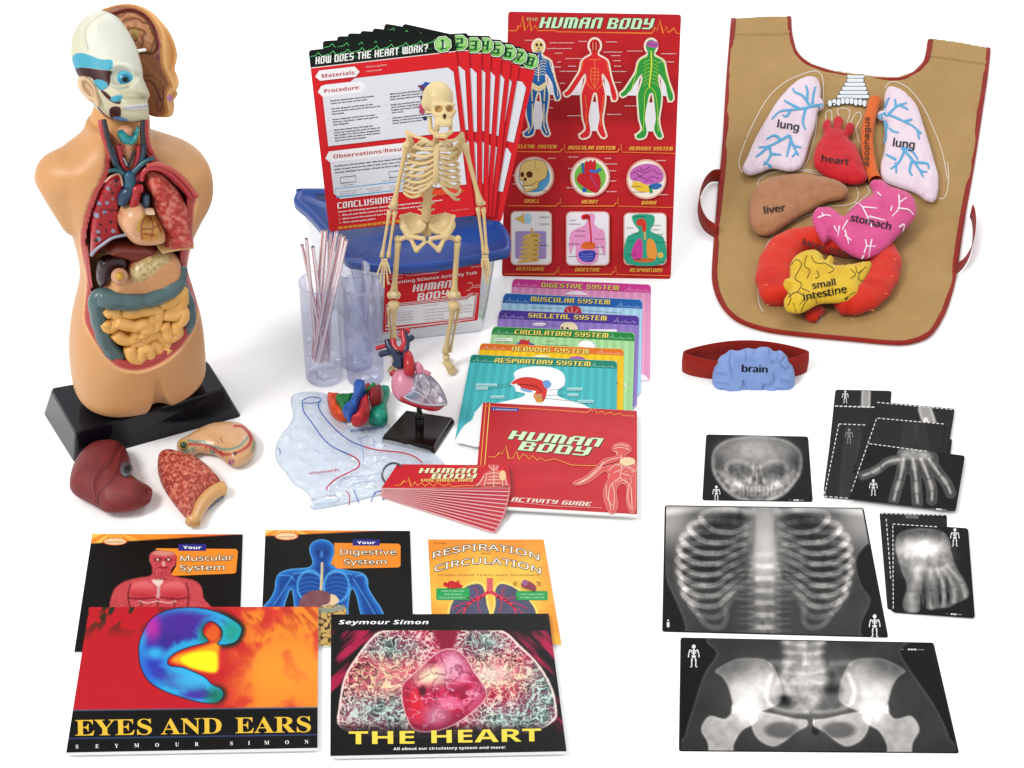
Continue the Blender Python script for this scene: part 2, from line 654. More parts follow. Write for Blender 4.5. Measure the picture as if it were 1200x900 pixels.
BLK = {
 'A': '.##### ##..## ##..## ###### ##..## ##..## ##..##', 'B': '#####. ##..## ##..## #####. ##..## ##..## ######',
 'C': '.##### ##.... ##.... ##.... ##.... ##.... ######', 'D': '#####. ##..## ##..## ##..## ##..## ##..## ######',
 'E': '###### ##.... ##.... #####. ##.... ##.... ######', 'F': '###### ##.... ##.... #####. ##.... ##.... ##....',
 'G': '.##### ##.... ##.... ##.### ##..## ##..## ######', 'H': '##..## ##..## ##..## ###### ##..## ##..## ##..##',
 'I': '##.... ##.... ##.... ##.... ##.... ##.... ##....', 'K': '##..## ##..## ##.##. ####.. ##.##. ##..## ##..##',
 'L': '##.... ##.... ##.... ##.... ##.... ##.... ######', 'M': '#######. ##.##.## ##.##.## ##.##.## ##.##.## ##.##.## ##.##.##',
 'N': '.##### ##..## ##..## ##..## ##..## ##..## ##..##', 'O': '.##### ##..## ##..## ##..## ##..## ##..## #####.',
 'P': '.##### ##..## ##..## ###### ##.... ##.... ##....', 'R': '.##### ##..## ##..## #####. ##..## ##..## ##..##',
 'S': '.##### ##.... ##.... ###### ....## ....## #####.', 'T': '###### ..##.. ..##.. ..##.. ..##.. ..##.. ..##..',
 'U': '##..## ##..## ##..## ##..## ##..## ##..## #####.', 'V': '##..## ##..## ##..## ##..## ##..## .####. ..##..',
 'W': '##.##.## ##.##.## ##.##.## ##.##.## ##.##.## ##.##.## .#######', 'Y': '##..## ##..## ##..## ###### ....## ....## #####.',
 '?': '###### ....## ....## ..#### ..##.. ...... ..##..', '1': '.###.. ..##.. ..##.. ..##.. ..##.. ..##.. ######',
 '2': '###### ....## ....## ###### ##.... ##.... ######', '3': '###### ....## ....## .##### ....## ....## ######',
 '4': '##..## ##..## ##..## ###### ....## ....## ....##', '5': '###### ##.... ##.... ###### ....## ....## ######',
 '6': '###### ##.... ##.... ###### ##..## ##..## ######', '7': '###### ....## ....## ...##. ..##.. ..##.. ..##..',
 '8': '###### ##..## ##..## ###### ##..## ##..## ######', '/': '....## ....## ...##. ..##.. .##... ##.... ##....',
}
def block_quads(s):
 out, x = [], 0.0
 for ch in s:
  if ch == ' ':
   x += 0.5
   continue
  rows = BLK.get(ch, BLK['O']).split()
  wide = max(r.rfind('#') for r in rows) + 1
  cw = 0.135
  for r, row in enumerate(rows):
   i = 0
   while i < len(row):
    if row[i] == '#':
     j = i
     while j < len(row) and row[j] == '#':
      j += 1
     out.append((x + i * cw, 1 - (r + 1) / 7, x + j * cw, 1 - r / 7))
     i = j
    else:
     i += 1
  x += wide * cw + 0.17
 return out, x - 0.17
# ------------------------------------------------------------------ flat printed things
LAY = 0.00012
class Art:
 def __init__(s, plane, xf=None):
  s.pl, s.L, s.xf = plane, 0, xf
  s.V, s.F, s.C, s.n = [], [], [], 0
  s.top = 0.0
  s.place = None
 def warp(s, pts):
  pts = np.asarray(pts, float)
  return s.xf(pts) if s.xf is not None else pts
 def pos(s, pts, L=None):
  h = s.top + LAY * (s.L if L is None else L)
  if s.place is not None:
   return s.place(pts[:, 0], pts[:, 1], h + 0.0002)
  return s.pl.at(pts[:, 0], pts[:, 1], h)
 def raw(s, V, F, col):
  c = rgb(col) if isinstance(col, str) or np.asarray(col).ndim == 1 else np.asarray(col, float)
  if c.ndim == 1:
   c = np.tile(c, (len(V), 1))
  s.V.append(np.asarray(V, float))
  s.C.append(c)
  for f in F:
   s.F.append([int(i) + s.n for i in f])
  s.n += len(V)
 def slab(s, outline, thick, top='#ffffff', side='#f4f4f4', seg_up=True):
  o = s.warp(outline)
  T = s.pl.at(o[:, 0], o[:, 1], s.top + thick)
  V, F = prism(T - s.pl.n * thick, T)
  n = len(o)
  c = np.tile(rgb(side), (2 * n, 1))
  s.raw(V, F[:n], c)
  s.raw(V, F[n:], np.concatenate([np.tile(rgb(side), (n, 1)), np.tile(rgb(top), (n, 1))]))
  s.top += thick
  s.L = 1
  return s
 def poly(s, pts, col, L=None):
  o = s.warp(pts)
  P = s.pos(o, L)
  tri = tessellate_polygon([[Vector((p[0], p[1], 0)) for p in o]])
  s.raw(P, tri, col)
 def rect(s, x0, y0, x1, y1, col, r=0, L=None):
  s.poly(rrect(x0, y0, x1, y1, r), col, L)
 def ell(s, cx, cy, rx, ry, col, L=None, n=28):
  t = np.linspace(0, 2 * PI, n, endpoint=False)
  s.poly(np.stack([cx + rx * np.cos(t), cy + ry * np.sin(t)], 1), col, L)
 def stroke(s, pts, w, col, closed=False, L=None):
  P = np.asarray(pts, float)
  if len(P) < 2:
   return
  W = np.full(len(P), w, float) if np.isscalar(w) else np.asarray(w, float)
  if closed:
   T = np.roll(P, -1, 0) - np.roll(P, 1, 0)
  else:
   T = np.gradient(P, axis=0)
  T /= np.linalg.norm(T, axis=1)[:, None] + 1e-12
  N = np.stack([-T[:, 1], T[:, 0]], 1)
  d1 = np.roll(P, -1, 0) - P
  if not closed:
   d1[-1] = d1[-2]
  d1 /= np.linalg.norm(d1, axis=1)[:, None] + 1e-12
  cs = np.clip(np.abs((N * np.stack([-d1[:, 1], d1[:, 0]], 1)).sum(1)), 0.45, 1)
  hw = (W / 2 / cs)[:, None]
  A, B = s.warp(P + N * hw), s.warp(P - N * hw)
  V = np.concatenate([s.pos(A, L), s.pos(B, L)])
  n = len(P)
  F = [(i, i + 1, n + i + 1, n + i) for i in range(n - 1)]
  if closed:
   F.append((n - 1, 0, n, 2 * n - 1))
  s.raw(V, F, col)
 def grid(s, quad, nu, nv, painter, L=None):
  q = np.asarray(quad, float)
  u, v = np.meshgrid(np.linspace(0, 1, nu + 1), np.linspace(0, 1, nv + 1))
  P = (q[0] * ((1 - u) * (1 - v))[..., None] + q[1] * (u * (1 - v))[..., None] + q[2] * (u * v)[..., None] + q[3] * ((1 - u) * v)[..., None])
  P = s.warp(P.reshape(-1, 2)).reshape(P.shape)
  c = np.clip(painter(u, v, P[..., 0], P[..., 1]), 0, 1)
  V = s.pos(P.reshape(-1, 2), L)
  I = np.arange((nu + 1) * (nv + 1)).reshape(nv + 1, nu + 1)
  F = np.stack([I[:-1, :-1].ravel(), I[1:, :-1].ravel(), I[1:, 1:].ravel(), I[:-1, 1:].ravel()], 1)
  s.raw(V, F.tolist(), c.reshape(-1, 3))
 def _lay(s, X, x, y, size, ang, shear, align, width, w0, warp):
  X = X.copy()
  if width is not None and w0 > 0:
   X[:, 0] *= width / (w0 * size)
   w0 = width / size
  off = {'l': 0, 'c': -w0 / 2, 'r': -w0}[align]
  X[:, 0] += off + shear * (X[:, 1] - 0.5)
  if warp is not None:
   X = warp(X)
  a = math.radians(ang)
  px = x + size * (X[:, 0] * math.cos(a) + X[:, 1] * math.sin(a))
  py = y + size * (X[:, 0] * math.sin(a) - X[:, 1] * math.cos(a))
  return np.stack([px, py], 1)
 def text(s, t, x, y, size, col, ang=0, shear=0, align='l', width=None, key='sans', bold=0.0, L=None, warp=None):
  if bold:
   k = abs(bold) * size
   base = s.L if L is None else L
   dirs = [(-k, 0), (k, 0)] if bold < .05 else [(-k, 0), (k, 0), (0, -k), (0, k), (-.7 * k, -.7 * k), (.7 * k, -.7 * k), (-.7 * k, .7 * k), (.7 * k, .7 * k)]
   for i, (dx, dy) in enumerate(dirs):
    s.text(t, x + dx, y + dy, size, col, ang, shear, align, width, key, 0, base + .12 * i, warp)
   return
  V, T = text_mesh(t, key, 0)
  if not len(V):
   return
  P = s._lay(V, x, y, size, ang, shear, align, width, V[:, 0].max(), warp)
  s.raw(s.pos(s.warp(P), L), T.tolist(), col)
 def block(s, t, x, y, size, col, ang=0, shear=0.0, align='l', width=None, L=None, warp=None, hole=None):
  q, w0 = block_quads(t)
  X = np.array([[(a, b), (c, b), (c, d), (a, d)] for a, b, c, d in q]).reshape(-1, 2)
  P = s._lay(X, x, y, size, ang, shear, align, width, w0, warp)
  F = [(4 * i, 4 * i + 1, 4 * i + 2, 4 * i + 3) for i in range(len(q))]
  s.raw(s.pos(s.warp(P), L), F, col)
 def para(s, lines, x, y, size, lead, col, ang=0, shear=0, dx=0.0, L=None, width=None):
  a = math.radians(ang)
  for i, l in enumerate(lines):
   s.text(l, x - lead * i * math.sin(a) + dx * i, y + lead * i * math.cos(a), size, col, ang, shear, L=L)
 def up(s, k=1):
  s.L += k
  return s
 def build(s, name, mat=None, parent=None, label=None):
  V = np.concatenate(s.V)
  return mk(name, V, s.F, np.concatenate(s.C), mat or PAPER, parent, False, label)
def rrect(x0, y0, x1, y1, r=0, n=4):
 if r <= 0:
  return np.array([(x0, y0), (x1, y0), (x1, y1), (x0, y1)], float)
 out = []
 for cx, cy, a0 in ((x1 - r, y0 + r, -90), (x1 - r, y1 - r, 0), (x0 + r, y1 - r, 90), (x0 + r, y0 + r, 180)):
  for k in range(n + 1):
   a = math.radians(a0 + 90 * k / n)
   out.append((cx + r * math.cos(a), cy + r * math.sin(a)))
 return np.array(out)
def quad_xf(q, w=1.0, h=1.0):
 q = np.asarray(q, float)
 def f(p):
  p = np.asarray(p, float)
  u, v = (p[:, 0] / w)[:, None], (p[:, 1] / h)[:, None]
  return q[0] * (1 - u) * (1 - v) + q[1] * u * (1 - v) + q[2] * u * v + q[3] * (1 - u) * v
 return f
def ecg(x0, x1, y, h, pattern=(1, .45, .3)):
 w = x1 - x0
 P = [(x0, y)]
 n = len(pattern)
 for i, a in enumerate(pattern):
  c = x0 + w * (i + 0.5) / n
  d = w / n
  P += [(c - d * 0.22, y), (c - d * 0.1, y - h * a * 0.35), (c - d * .03, y - h * a * .2), (c + d * 0.06, y - h * a), (c + d * 0.17, y + h * 0.08), (c + d * 0.3, y)]
 P.append((x1, y))
 return P
# ------------------------------------------------------------------ painted pictures: masks
def blob(px, py, poly, soft=1.0, n=5):
 return 1 - sstep(-soft, soft, poly_sdf(px, py, cr(poly, n)))
def eblob(px, py, cx, cy, rx, ry, soft=0.25):
 d = np.sqrt(((px - cx) / rx) ** 2 + ((py - cy) / ry) ** 2)
 return 1 - sstep(1 - soft, 1 + soft, d)
def lblob(px, py, pts, w, soft=0.8, sm=True):
 P = cr(pts, 4, False) if sm and len(pts) > 2 else np.asarray(pts, float)
 return 1 - sstep(w / 2 - soft, w / 2 + soft, line_dist(px, py, P))
def colr(px, c):
 return np.ones(px.shape + (3,)) * rgb(c)
# ------------------------------------------------------------------ the five picture books
def book(name, label, quad, h0, thick, painter=None, nu=260, nv=170, cover='#111111', group='picture books about the body'):
 q = np.asarray(quad, float)
 b = Art(Ground(h0))
 b.slab(q, thick, top='#f8f8f8', side='#f6f6f4')
 a = Art(Ground(h0))
 a.pages, a.top, a.L = b, thick, 1
 a.grid(q, nu, nv, painter)
 a.up()
 return a
def shelve(a, label, group):
 V = np.concatenate(a.pages.V)
 t = thing('picture_book', label, 'book', (V[:, 0].mean(), V[:, 1].mean(), V[:, 2].min()), group)
 a.pages.build('page_block', PAPER, t)
 a.build('cover', GLOSSY_PAPER, t)
def paint_muscular(u, v, px, py):
 X, Y = (px - 70) / .2667, (py - 610) / .2667
 c = colr(px, '#0b0a0b')
 band = sstep(0, 1, (58 + (X - 140) * -0.0 + 46 - 0.062 * (X - 140) - Y) / 6)
 rays_ = 0.5 + 0.5 * np.sin(np.arctan2(Y - 40, X - 240) * 16)
 oc = mix(colr(px, '#f08a2c'), '#ffcf5a', rays_ * sstep(520, 160, X))
 oc = mix(oc, '#e2602a', sstep(420, 780, X))
 c = mix(c, oc, np.clip(band, 0, 1))
 skin = fbm(px * 0.35, py * 0.35, 3)
 body = [(218, 380), (225, 340), (245, 295), (290, 265), (350, 250), (400, 240), (405, 205), (395, 180), (395, 150), (420, 132), (455, 128), (495, 135), (515, 155), (512, 190), (495, 210), (490, 235), (530, 250), (590, 262), (622, 290), (632, 340), (640, 400), (218, 400)]
 m = blob(X, Y, body, 4)
 r = mix(colr(px, '#a8232c'), '#d8545a', skin)
 fib = 0.5 + 0.5 * np.sin((X * 0.8 + Y * 1.7) * 0.22 + 6 * skin)
 r = mix(r, '#e88a88', fib * 0.3)
 for cx, cy, rx, ry in ((365, 305, 62, 40), (500, 305, 62, 40)):
  e = eblob(X, Y, cx, cy, rx, ry, 0.3)
  r = mix(r, mix(colr(px, '#c2323c'), '#e66a70', sstep(cy + 30, cy - 30, Y)), e)
 for cx, cy in ((268, 310), (598, 310)):
  r = mix(r, '#cc4a50', eblob(X, Y, cx, cy, 34, 48, 0.5) * 0.8)
 lines = [[(432, 265), (434, 300), (432, 345), (430, 380)], [(305, 340), (350, 345), (420, 338)], [(445, 338), (520, 345), (560, 338)],
     [(310, 280), (300, 330), (308, 380)], [(555, 275), (568, 330), (560, 380)], [(355, 350), (360, 378)], [(500, 350), (505, 378)]]
 for l in lines:
  r = mix(r, '#5e0f18', lblob(X, Y, l, 7, 4) * 0.75)
 r = mix(r, '#f3d8d0', lblob(X, Y, [(432, 262), (434, 300), (432, 335)], 12, 6) * 0.8)
 r = mix(r, '#f0d2c8', blob(X, Y, [(405, 262), (455, 262), (434, 290)], 4))
 r = mix(r, '#f0d2c8', lblob(X, Y, [(350, 352), (380, 362), (430, 355), (480, 362), (510, 352)], 5, 3) * 0.8)
 r = mix(r, '#e0a090', eblob(X, Y, 455, 142, 52, 13, .5) * 0.8)
 for cx in (430, 478):
  r = mix(r, '#5a1016', eblob(X, Y, cx, 172, 16, 8, .5) * .8)
  r = mix(r, '#f2e0d0', eblob(X, Y, cx, 172, 6, 4, .5))
 r = mix(r, '#7a1820', eblob(X, Y, 456, 207, 20, 4, .5) * .8)
 r = mix(r, '#f0d8cc', eblob(X, Y, 456, 190, 7, 12, .5) * .7)
 for xx in (415, 432, 450, 468):
  r = mix(r, '#7c1c22', lblob(X, Y, [(xx, 225), (xx + (440 - xx) * .4, 262)], 4, 2, False) * .7)
 r = mix(r, '#e8b0a0', eblob(X, Y, 388, 180, 8, 16, .4))
 c = mix(c, r * 0.97, m)
 return c
def paint_digestive(u, v, px, py):
 X, Y = (px - 300) / .1833, (py - 610) / .1833
 c = colr(px, '#0c0b0a')
 band = sstep(0, 1, (103 - 0.045 * (X - 60) - Y) / 8)
 rays_ = 0.5 + 0.5 * np.sin(np.arctan2(Y - 30, X - 200) * 16)
 oc = mix(mix(colr(px, '#f08a2c'), '#ffd468', rays_ * sstep(600, 160, X)), '#e2562a', sstep(450, 900, X))
 c = mix(c, oc, np.clip(band, 0, 1))
 body = [(40, 560), (90, 500), (118, 440), (125, 380), (150, 335), (220, 310), (330, 300), (360, 275), (355, 240), (342, 200), (345, 160), (375, 130), (420, 120), (465, 130), (495, 160), (500, 200), (492, 240), (480, 270), (500, 295), (600, 320), (680, 335), (715, 375), (720, 430), (760, 500), (800, 560), (820, 640), (690, 640), (640, 480), (610, 440), (590, 560), (580, 760), (250, 760), (245, 560), (225, 440), (190, 520), (150, 640), (20, 640)]
 d = poly_sdf(X, Y, cr(body, 4))
 m = 1 - sstep(-3, 3, d)
 n = fbm(X * .02, Y * .02, 5)
 b = mix(colr(px, '#0d3c86'), '#2f86d8', sstep(-45, 0, d) * 0.9)
 b = mix(b, '#1b58b0', n * .5)
 b = mix(b, '#6ec2f6', sstep(-9, -1, d) * .8)
 for cx in (345, 515):
  dd = np.sqrt(((X - cx) / 80) ** 2 + ((Y - 420) / 100) ** 2)
  b = mix(b, '#58b2f0', np.exp(-((dd - 1) / .09) ** 2) * .8)
  for k in range(5):
   b = mix(b, '#4aa4e8', lblob(X, Y, [(cx - 70, 380 + 28 * k), (cx, 362 + 28 * k), (cx + 70, 380 + 28 * k)], 5, 4) * .5 * (dd < 1))
 for l in ([(150, 350), (215, 352), (245, 380)], [(235, 350), (160, 470), (110, 540)], [(640, 355), (690, 350), (705, 400)], [(620, 370), (690, 480), (760, 600)], [(240, 340), (330, 330), (390, 345)], [(470, 345), (520, 330), (610, 345)]):
  b = mix(b, '#5fb4f0', lblob(X, Y, l, 7, 4) * .7)
 b = mix(b, '#0c2e6c', eblob(X, Y, 420, 205, 42, 18, .6) * .7)
 b = mix(b, '#57aef0', eblob(X, Y, 420, 215, 10, 24, .6) * .6)
 b = mix(b, '#0c2e6c', eblob(X, Y, 420, 245, 24, 6, .6) * .6)
 c = mix(c, b, m)
 c = mix(c, '#e8d4a8', lblob(X, Y, [(423, 275), (422, 340), (416, 445)], 17, 3))
 c = mix(c, '#8a7a52', lblob(X, Y, [(426, 275), (425, 340), (420, 445)], 4, 2))
 c = mix(c, mix(colr(px, '#6a3a44'), '#8c5a60', n), blob(X, Y, [(275, 530), (300, 480), (350, 452), (410, 445), (470, 465), (500, 500), (470, 540), (400, 560), (320, 570), (280, 560)], 4))
 c = mix(c, '#e2c79c', blob(X, Y, [(420, 545), (470, 525), (480, 470), (520, 490), (528, 520), (490, 545), (440, 560)], 4))
 gut = blob(X, Y, [(395, 560), (560, 545), (575, 640), (560, 800), (400, 800), (380, 650)], 4)
 gn = np.abs(vnoise(X * .045, Y * .045, 9) - .5) * 2
 c = mix(c, mix(colr(px, '#c9a764'), '#3a2412', sstep(.24, .06, gn)), gut)
 c = mix(c, '#8f9686', lblob(X, Y, [(395, 575), (470, 572), (555, 555)], 30, 4))
 return c
def paint_respiration(u, v, px, py):
 X, Y = (px - 490) / .15556, (py - 620) / .15556
 n = fbm(X * .006, Y * .006, 11)
 c = mix(colr(px, '#f2962f'), '#f7b83e', sstep(.35, .7, n))
 c = mix(c, '#ee8a30', sstep(300, 60, Y) * .6)
 c = mix(c, '#fcd05a', eblob(X, Y, 550, 470, 420, 260, .7) * .6)
 for poly in ([(235, 640), (250, 570), (300, 490), (370, 430), (440, 412), (480, 425), (500, 470), (515, 560), (520, 700), (220, 760)],
      [(590, 700), (585, 560), (580, 470), (600, 425), (640, 412), (720, 440), (800, 500), (860, 570), (890, 640), (900, 760)]):
  d = poly_sdf(X, Y, cr(poly, 4))
  c = mix(c, '#ffe070', 1 - sstep(8, 22, d))
  c = mix(c, mix(colr(px, '#4c4a60'), '#5a5a78', fbm(X * .02, Y * .02, 2)), 1 - sstep(-3, 3, d))
 return c
def paint_ear(u, v, px, py):
 X, Y = (px - 70) / .2667, (py - 700) / .2667
 n = fbm(X * .012, Y * .012, 21, 5)
 n2 = fbm(X * .06, Y * .06, 22, 3)
 c = mix(colr(px, '#bd1a26'), '#d8402c', sstep(560, 1000, X + 300 * (n - .5)))
 c = mix(c, '#f08a2a', sstep(.42, .66, n + .22 * eblob(X, Y, 960, 260, 210, 170, .8)) * sstep(690, 900, X))
 c = mix(c, '#f6a030', eblob(X, Y, 980, 320, 170, 90, .8) * .6)
 hair = sstep(.52, .60, fbm((X + .6 * Y) * .035, (Y - .6 * X) * .012, 31, 3)) * sstep(230, 60, Y + .1 * X) * sstep(520, 350, X)
 c = mix(c, '#183018', hair)
 hair2 = sstep(.5, .7, fbm((X - .9 * Y) * .05, (Y + X) * .012, 33, 3)) * sstep(220, 60, Y) * sstep(650, 760, X)
 c = mix(c, '#b02a20', hair2 * .6)
 ear = [(345, 240), (350, 190), (375, 130), (410, 85), (470, 55), (540, 43), (620, 45), (700, 65), (760, 95), (800, 130), (795, 170), (770, 200), (720, 212), (690, 205), (705, 185), (712, 150), (690, 120), (660, 108), (636, 130), (632, 160), (655, 188), (640, 203), (590, 215), (530, 235), (490, 260), (475, 285), (490, 300), (540, 305), (590, 325), (640, 350), (670, 380), (710, 400), (722, 430), (700, 460), (660, 468), (600, 460), (530, 440), (450, 410), (390, 370), (355, 310)]
 d = poly_sdf(X, Y, cr(ear, 3))
 c = mix(c, '#122a18', (1 - sstep(0, 26, d)) * sstep(640, 760, X) * .9)
 c = mix(c, '#f8a020', blob(X, Y, [(490, 280), (520, 250), (600, 225), (690, 195), (705, 180), (700, 240), (690, 325), (600, 320), (540, 300)], 14))
 c = mix(c, '#fff020', blob(X, Y, [(530, 268), (600, 240), (680, 240), (692, 280), (685, 328), (620, 320), (560, 300)], 9))
 c = mix(c, '#e05a24', blob(X, Y, [(650, 140), (680, 120), (705, 150), (690, 190), (655, 190), (636, 165)], 9))
 m = 1 - sstep(-2.5, 2.5, d)
 e = mix(colr(px, '#2fa3dc'), '#3d2a8c', sstep(-18, -52, d + 26 * (n2 - .5)))
 e = mix(e, '#4b2c96', eblob(X, Y, 520, 110, 120, 50, .7))
 e = mix(e, '#c02aa0', eblob(X, Y, 405, 130, 34, 60, .8) * .9)
 e = mix(e, '#2a44c0', eblob(X, Y, 400, 300, 60, 90, .8) * .7)
 e = mix(e, '#35b4e8', eblob(X, Y, 420, 245, 40, 26, .8) * .9)
 e = mix(e, '#3fb8e8', eblob(X, Y, 575, 365, 95, 45, .8) * .9)
 e = mix(e, '#46309c', eblob(X, Y, 600, 430, 60, 16, .8))
 e = mix(e, '#1ca48c', eblob(X, Y, 760, 150, 46, 50, .8) * .9)
 e = mix(e, '#11764e', eblob(X, Y, 690, 440, 44, 46, .8) * .8)
 e = mix(e, '#137848', eblob(X, Y, 640, 160, 26, 40, .8) * .8)
 e = mix(e, '#0c1830', sstep(-7, -1, d))
 c = mix(c, e, m)
 t = (Y - (497 - .012 * (X - 60)))
 c = mix(c, '#08080a', sstep(-3, 1, t))
 c = mix(c, '#51607c', np.exp(-(t / 3.0) ** 2))
 c = mix(c, '#3f5088', np.exp(-((Y - (620 - .0155 * (X - 60))) / 3.0) ** 2) * .9)
 return c
def paint_heart_cover(u, v, px, py):
 X, Y = (px - 370) / .2583, (py - 710) / .2583
 c = colr(px, '#0b090b')
 n = fbm(X * .05, Y * .05, 41, 4)
 n2 = fbm(X * .016, Y * .016, 43, 4)
 w = X + 620 * (0)
 bl = sstep(.45, .75, fbm((X + Y) * .022, (X - Y) * .004, 45, 3)) * sstep(330, 250, X + (Y - 112) * .9 - 60)
 br = sstep(.45, .72, fbm((X - Y) * .022, (X + Y) * .004, 46, 3)) * sstep(790, 860, X - (Y - 112) * .62)
 c = mix(c, '#b01848', np.clip(bl + br, 0, 1))
 dome = [(108, 552), (104, 450), (130, 320), (190, 220), (250, 145), (300, 112), (420, 100), (720, 100), (850, 112), (930, 180), (1010, 260), (1070, 360), (1094, 460), (1080, 525), (950, 580), (600, 600), (250, 590)]
 d = poly_sdf(X, Y, cr(dome, 4))
 m = 1 - sstep(-3, 3, d)
 wx, wy = X + 60 * (n2 - .5), Y + 60 * (fbm(X * .016, Y * .016, 44, 3) - .5)
 vein = lambda sc, sd, w: np.exp(-((fbm(wx * sc, wy * sc * 1.2, sd, 3) - .5) / w) ** 2)
 v1, v2, v3 = vein(.030, 61, .035), vein(.055, 62, .05), vein(.10, 63, .06)
 f = mix(colr(px, '#98143a'), '#34141c', sstep(.5, .66, fbm(wx * .03, wy * .03, 64, 3)) * .85)
 f = mix(f, '#ea3a5c', v3 * .95)
 reg = lambda l: np.clip(sum(eblob(X, Y, a_, b_, c_, d_, .8) for a_, b_, c_, d_ in l), 0, 1)
 teal = reg(((340, 190, 120, 60), (760, 170, 110, 60), (300, 480, 190, 90), (1030, 400, 90, 150), (880, 520, 150, 70)))
 gold = reg(((300, 320, 150, 80), (820, 320, 130, 80)))
 f = mix(f, '#2e8c80', teal * (.35 + .5 * v3))
 pale = mix(mix(colr(px, '#f6cdc8'), '#bfeadb', teal * .8), '#fbd894', gold * .8)
 f = mix(f, pale, np.clip(v2 * .95 + v1 * 1.1 + v3 * .25, 0, 1) * .97)
 f = mix(f, '#fff4e4', eblob(X, Y, 800, 310, 90, 50, 1) * .75)
 f = mix(f, '#ffe9d0', eblob(X, Y, 330, 330, 110, 60, 1) * .4)
 f = mix(f, '#8c1030', blob(X, Y, [(540, 112), (640, 112), (620, 190), (580, 210), (555, 170)], 12))
 f = mix(f, '#f6e4dc', np.exp(-((d + 6) / 5) ** 2))
 c = mix(c, f, m)
 c = mix(c, '#0b090b', sstep(520, 590, Y + 40 * (n - .5)) * .85)
 hp = [(388, 400), (393, 355), (430, 318), (478, 275), (530, 225), (585, 195), (645, 200), (690, 245), (722, 300), (764, 360), (778, 408), (748, 452), (690, 500), (620, 545), (545, 570), (480, 573), (438, 555), (408, 500), (394, 450)]
 dh = poly_sdf(X, Y, cr(hp, 4))
 g = fbm(X * .012, Y * .018, 51, 5)
 hcol = mix(mix(colr(px, '#c01c48'), '#e46a90', sstep(.45, .7, g)), '#8c0c34', sstep(.5, .3, g) * .8)
 hcol = mix(hcol, '#e02030', eblob(X, Y, 430, 450, 60, 80, .6) * .8)
 hcol = mix(hcol, '#fbf2c8', eblob(X, Y, 515, 310, 85, 48, .8) * .95)
 hcol = mix(hcol, '#f0b8d0', eblob(X, Y, 630, 260, 60, 80, .8) * .8)
 hcol = mix(hcol, '#f4c0d4', np.exp(-((fbm(X * .014, Y * .022, 53, 4) - .5) / .025) ** 2) * .7)
 hcol = mix(hcol, '#6e0828', np.exp(-((fbm(X * .02, Y * .014, 54, 4) - .46) / .03) ** 2) * .55)
 hcol = mix(hcol, '#f7c6d6', eblob(X, Y, 550, 500, 60, 50, .7) * .5)
 hcol = mix(hcol, '#3a0a18', eblob(X, Y, 485, 385, 16, 22, .5) * .8)
 hcol = mix(hcol, '#8a0c34', sstep(-60, 0, dh) * .5)
 hcol = mix(hcol, '#ffe8e0', np.exp(-((dh + 2) / 3) ** 2) * .8)
 c = mix(c, hcol, 1 - sstep(-3, 3, dh))
 c = mix(c, '#060807', sstep(114, 109, Y))
 c = mix(c, '#0a0709', sstep(500, 600, Y) * .35)
 return c
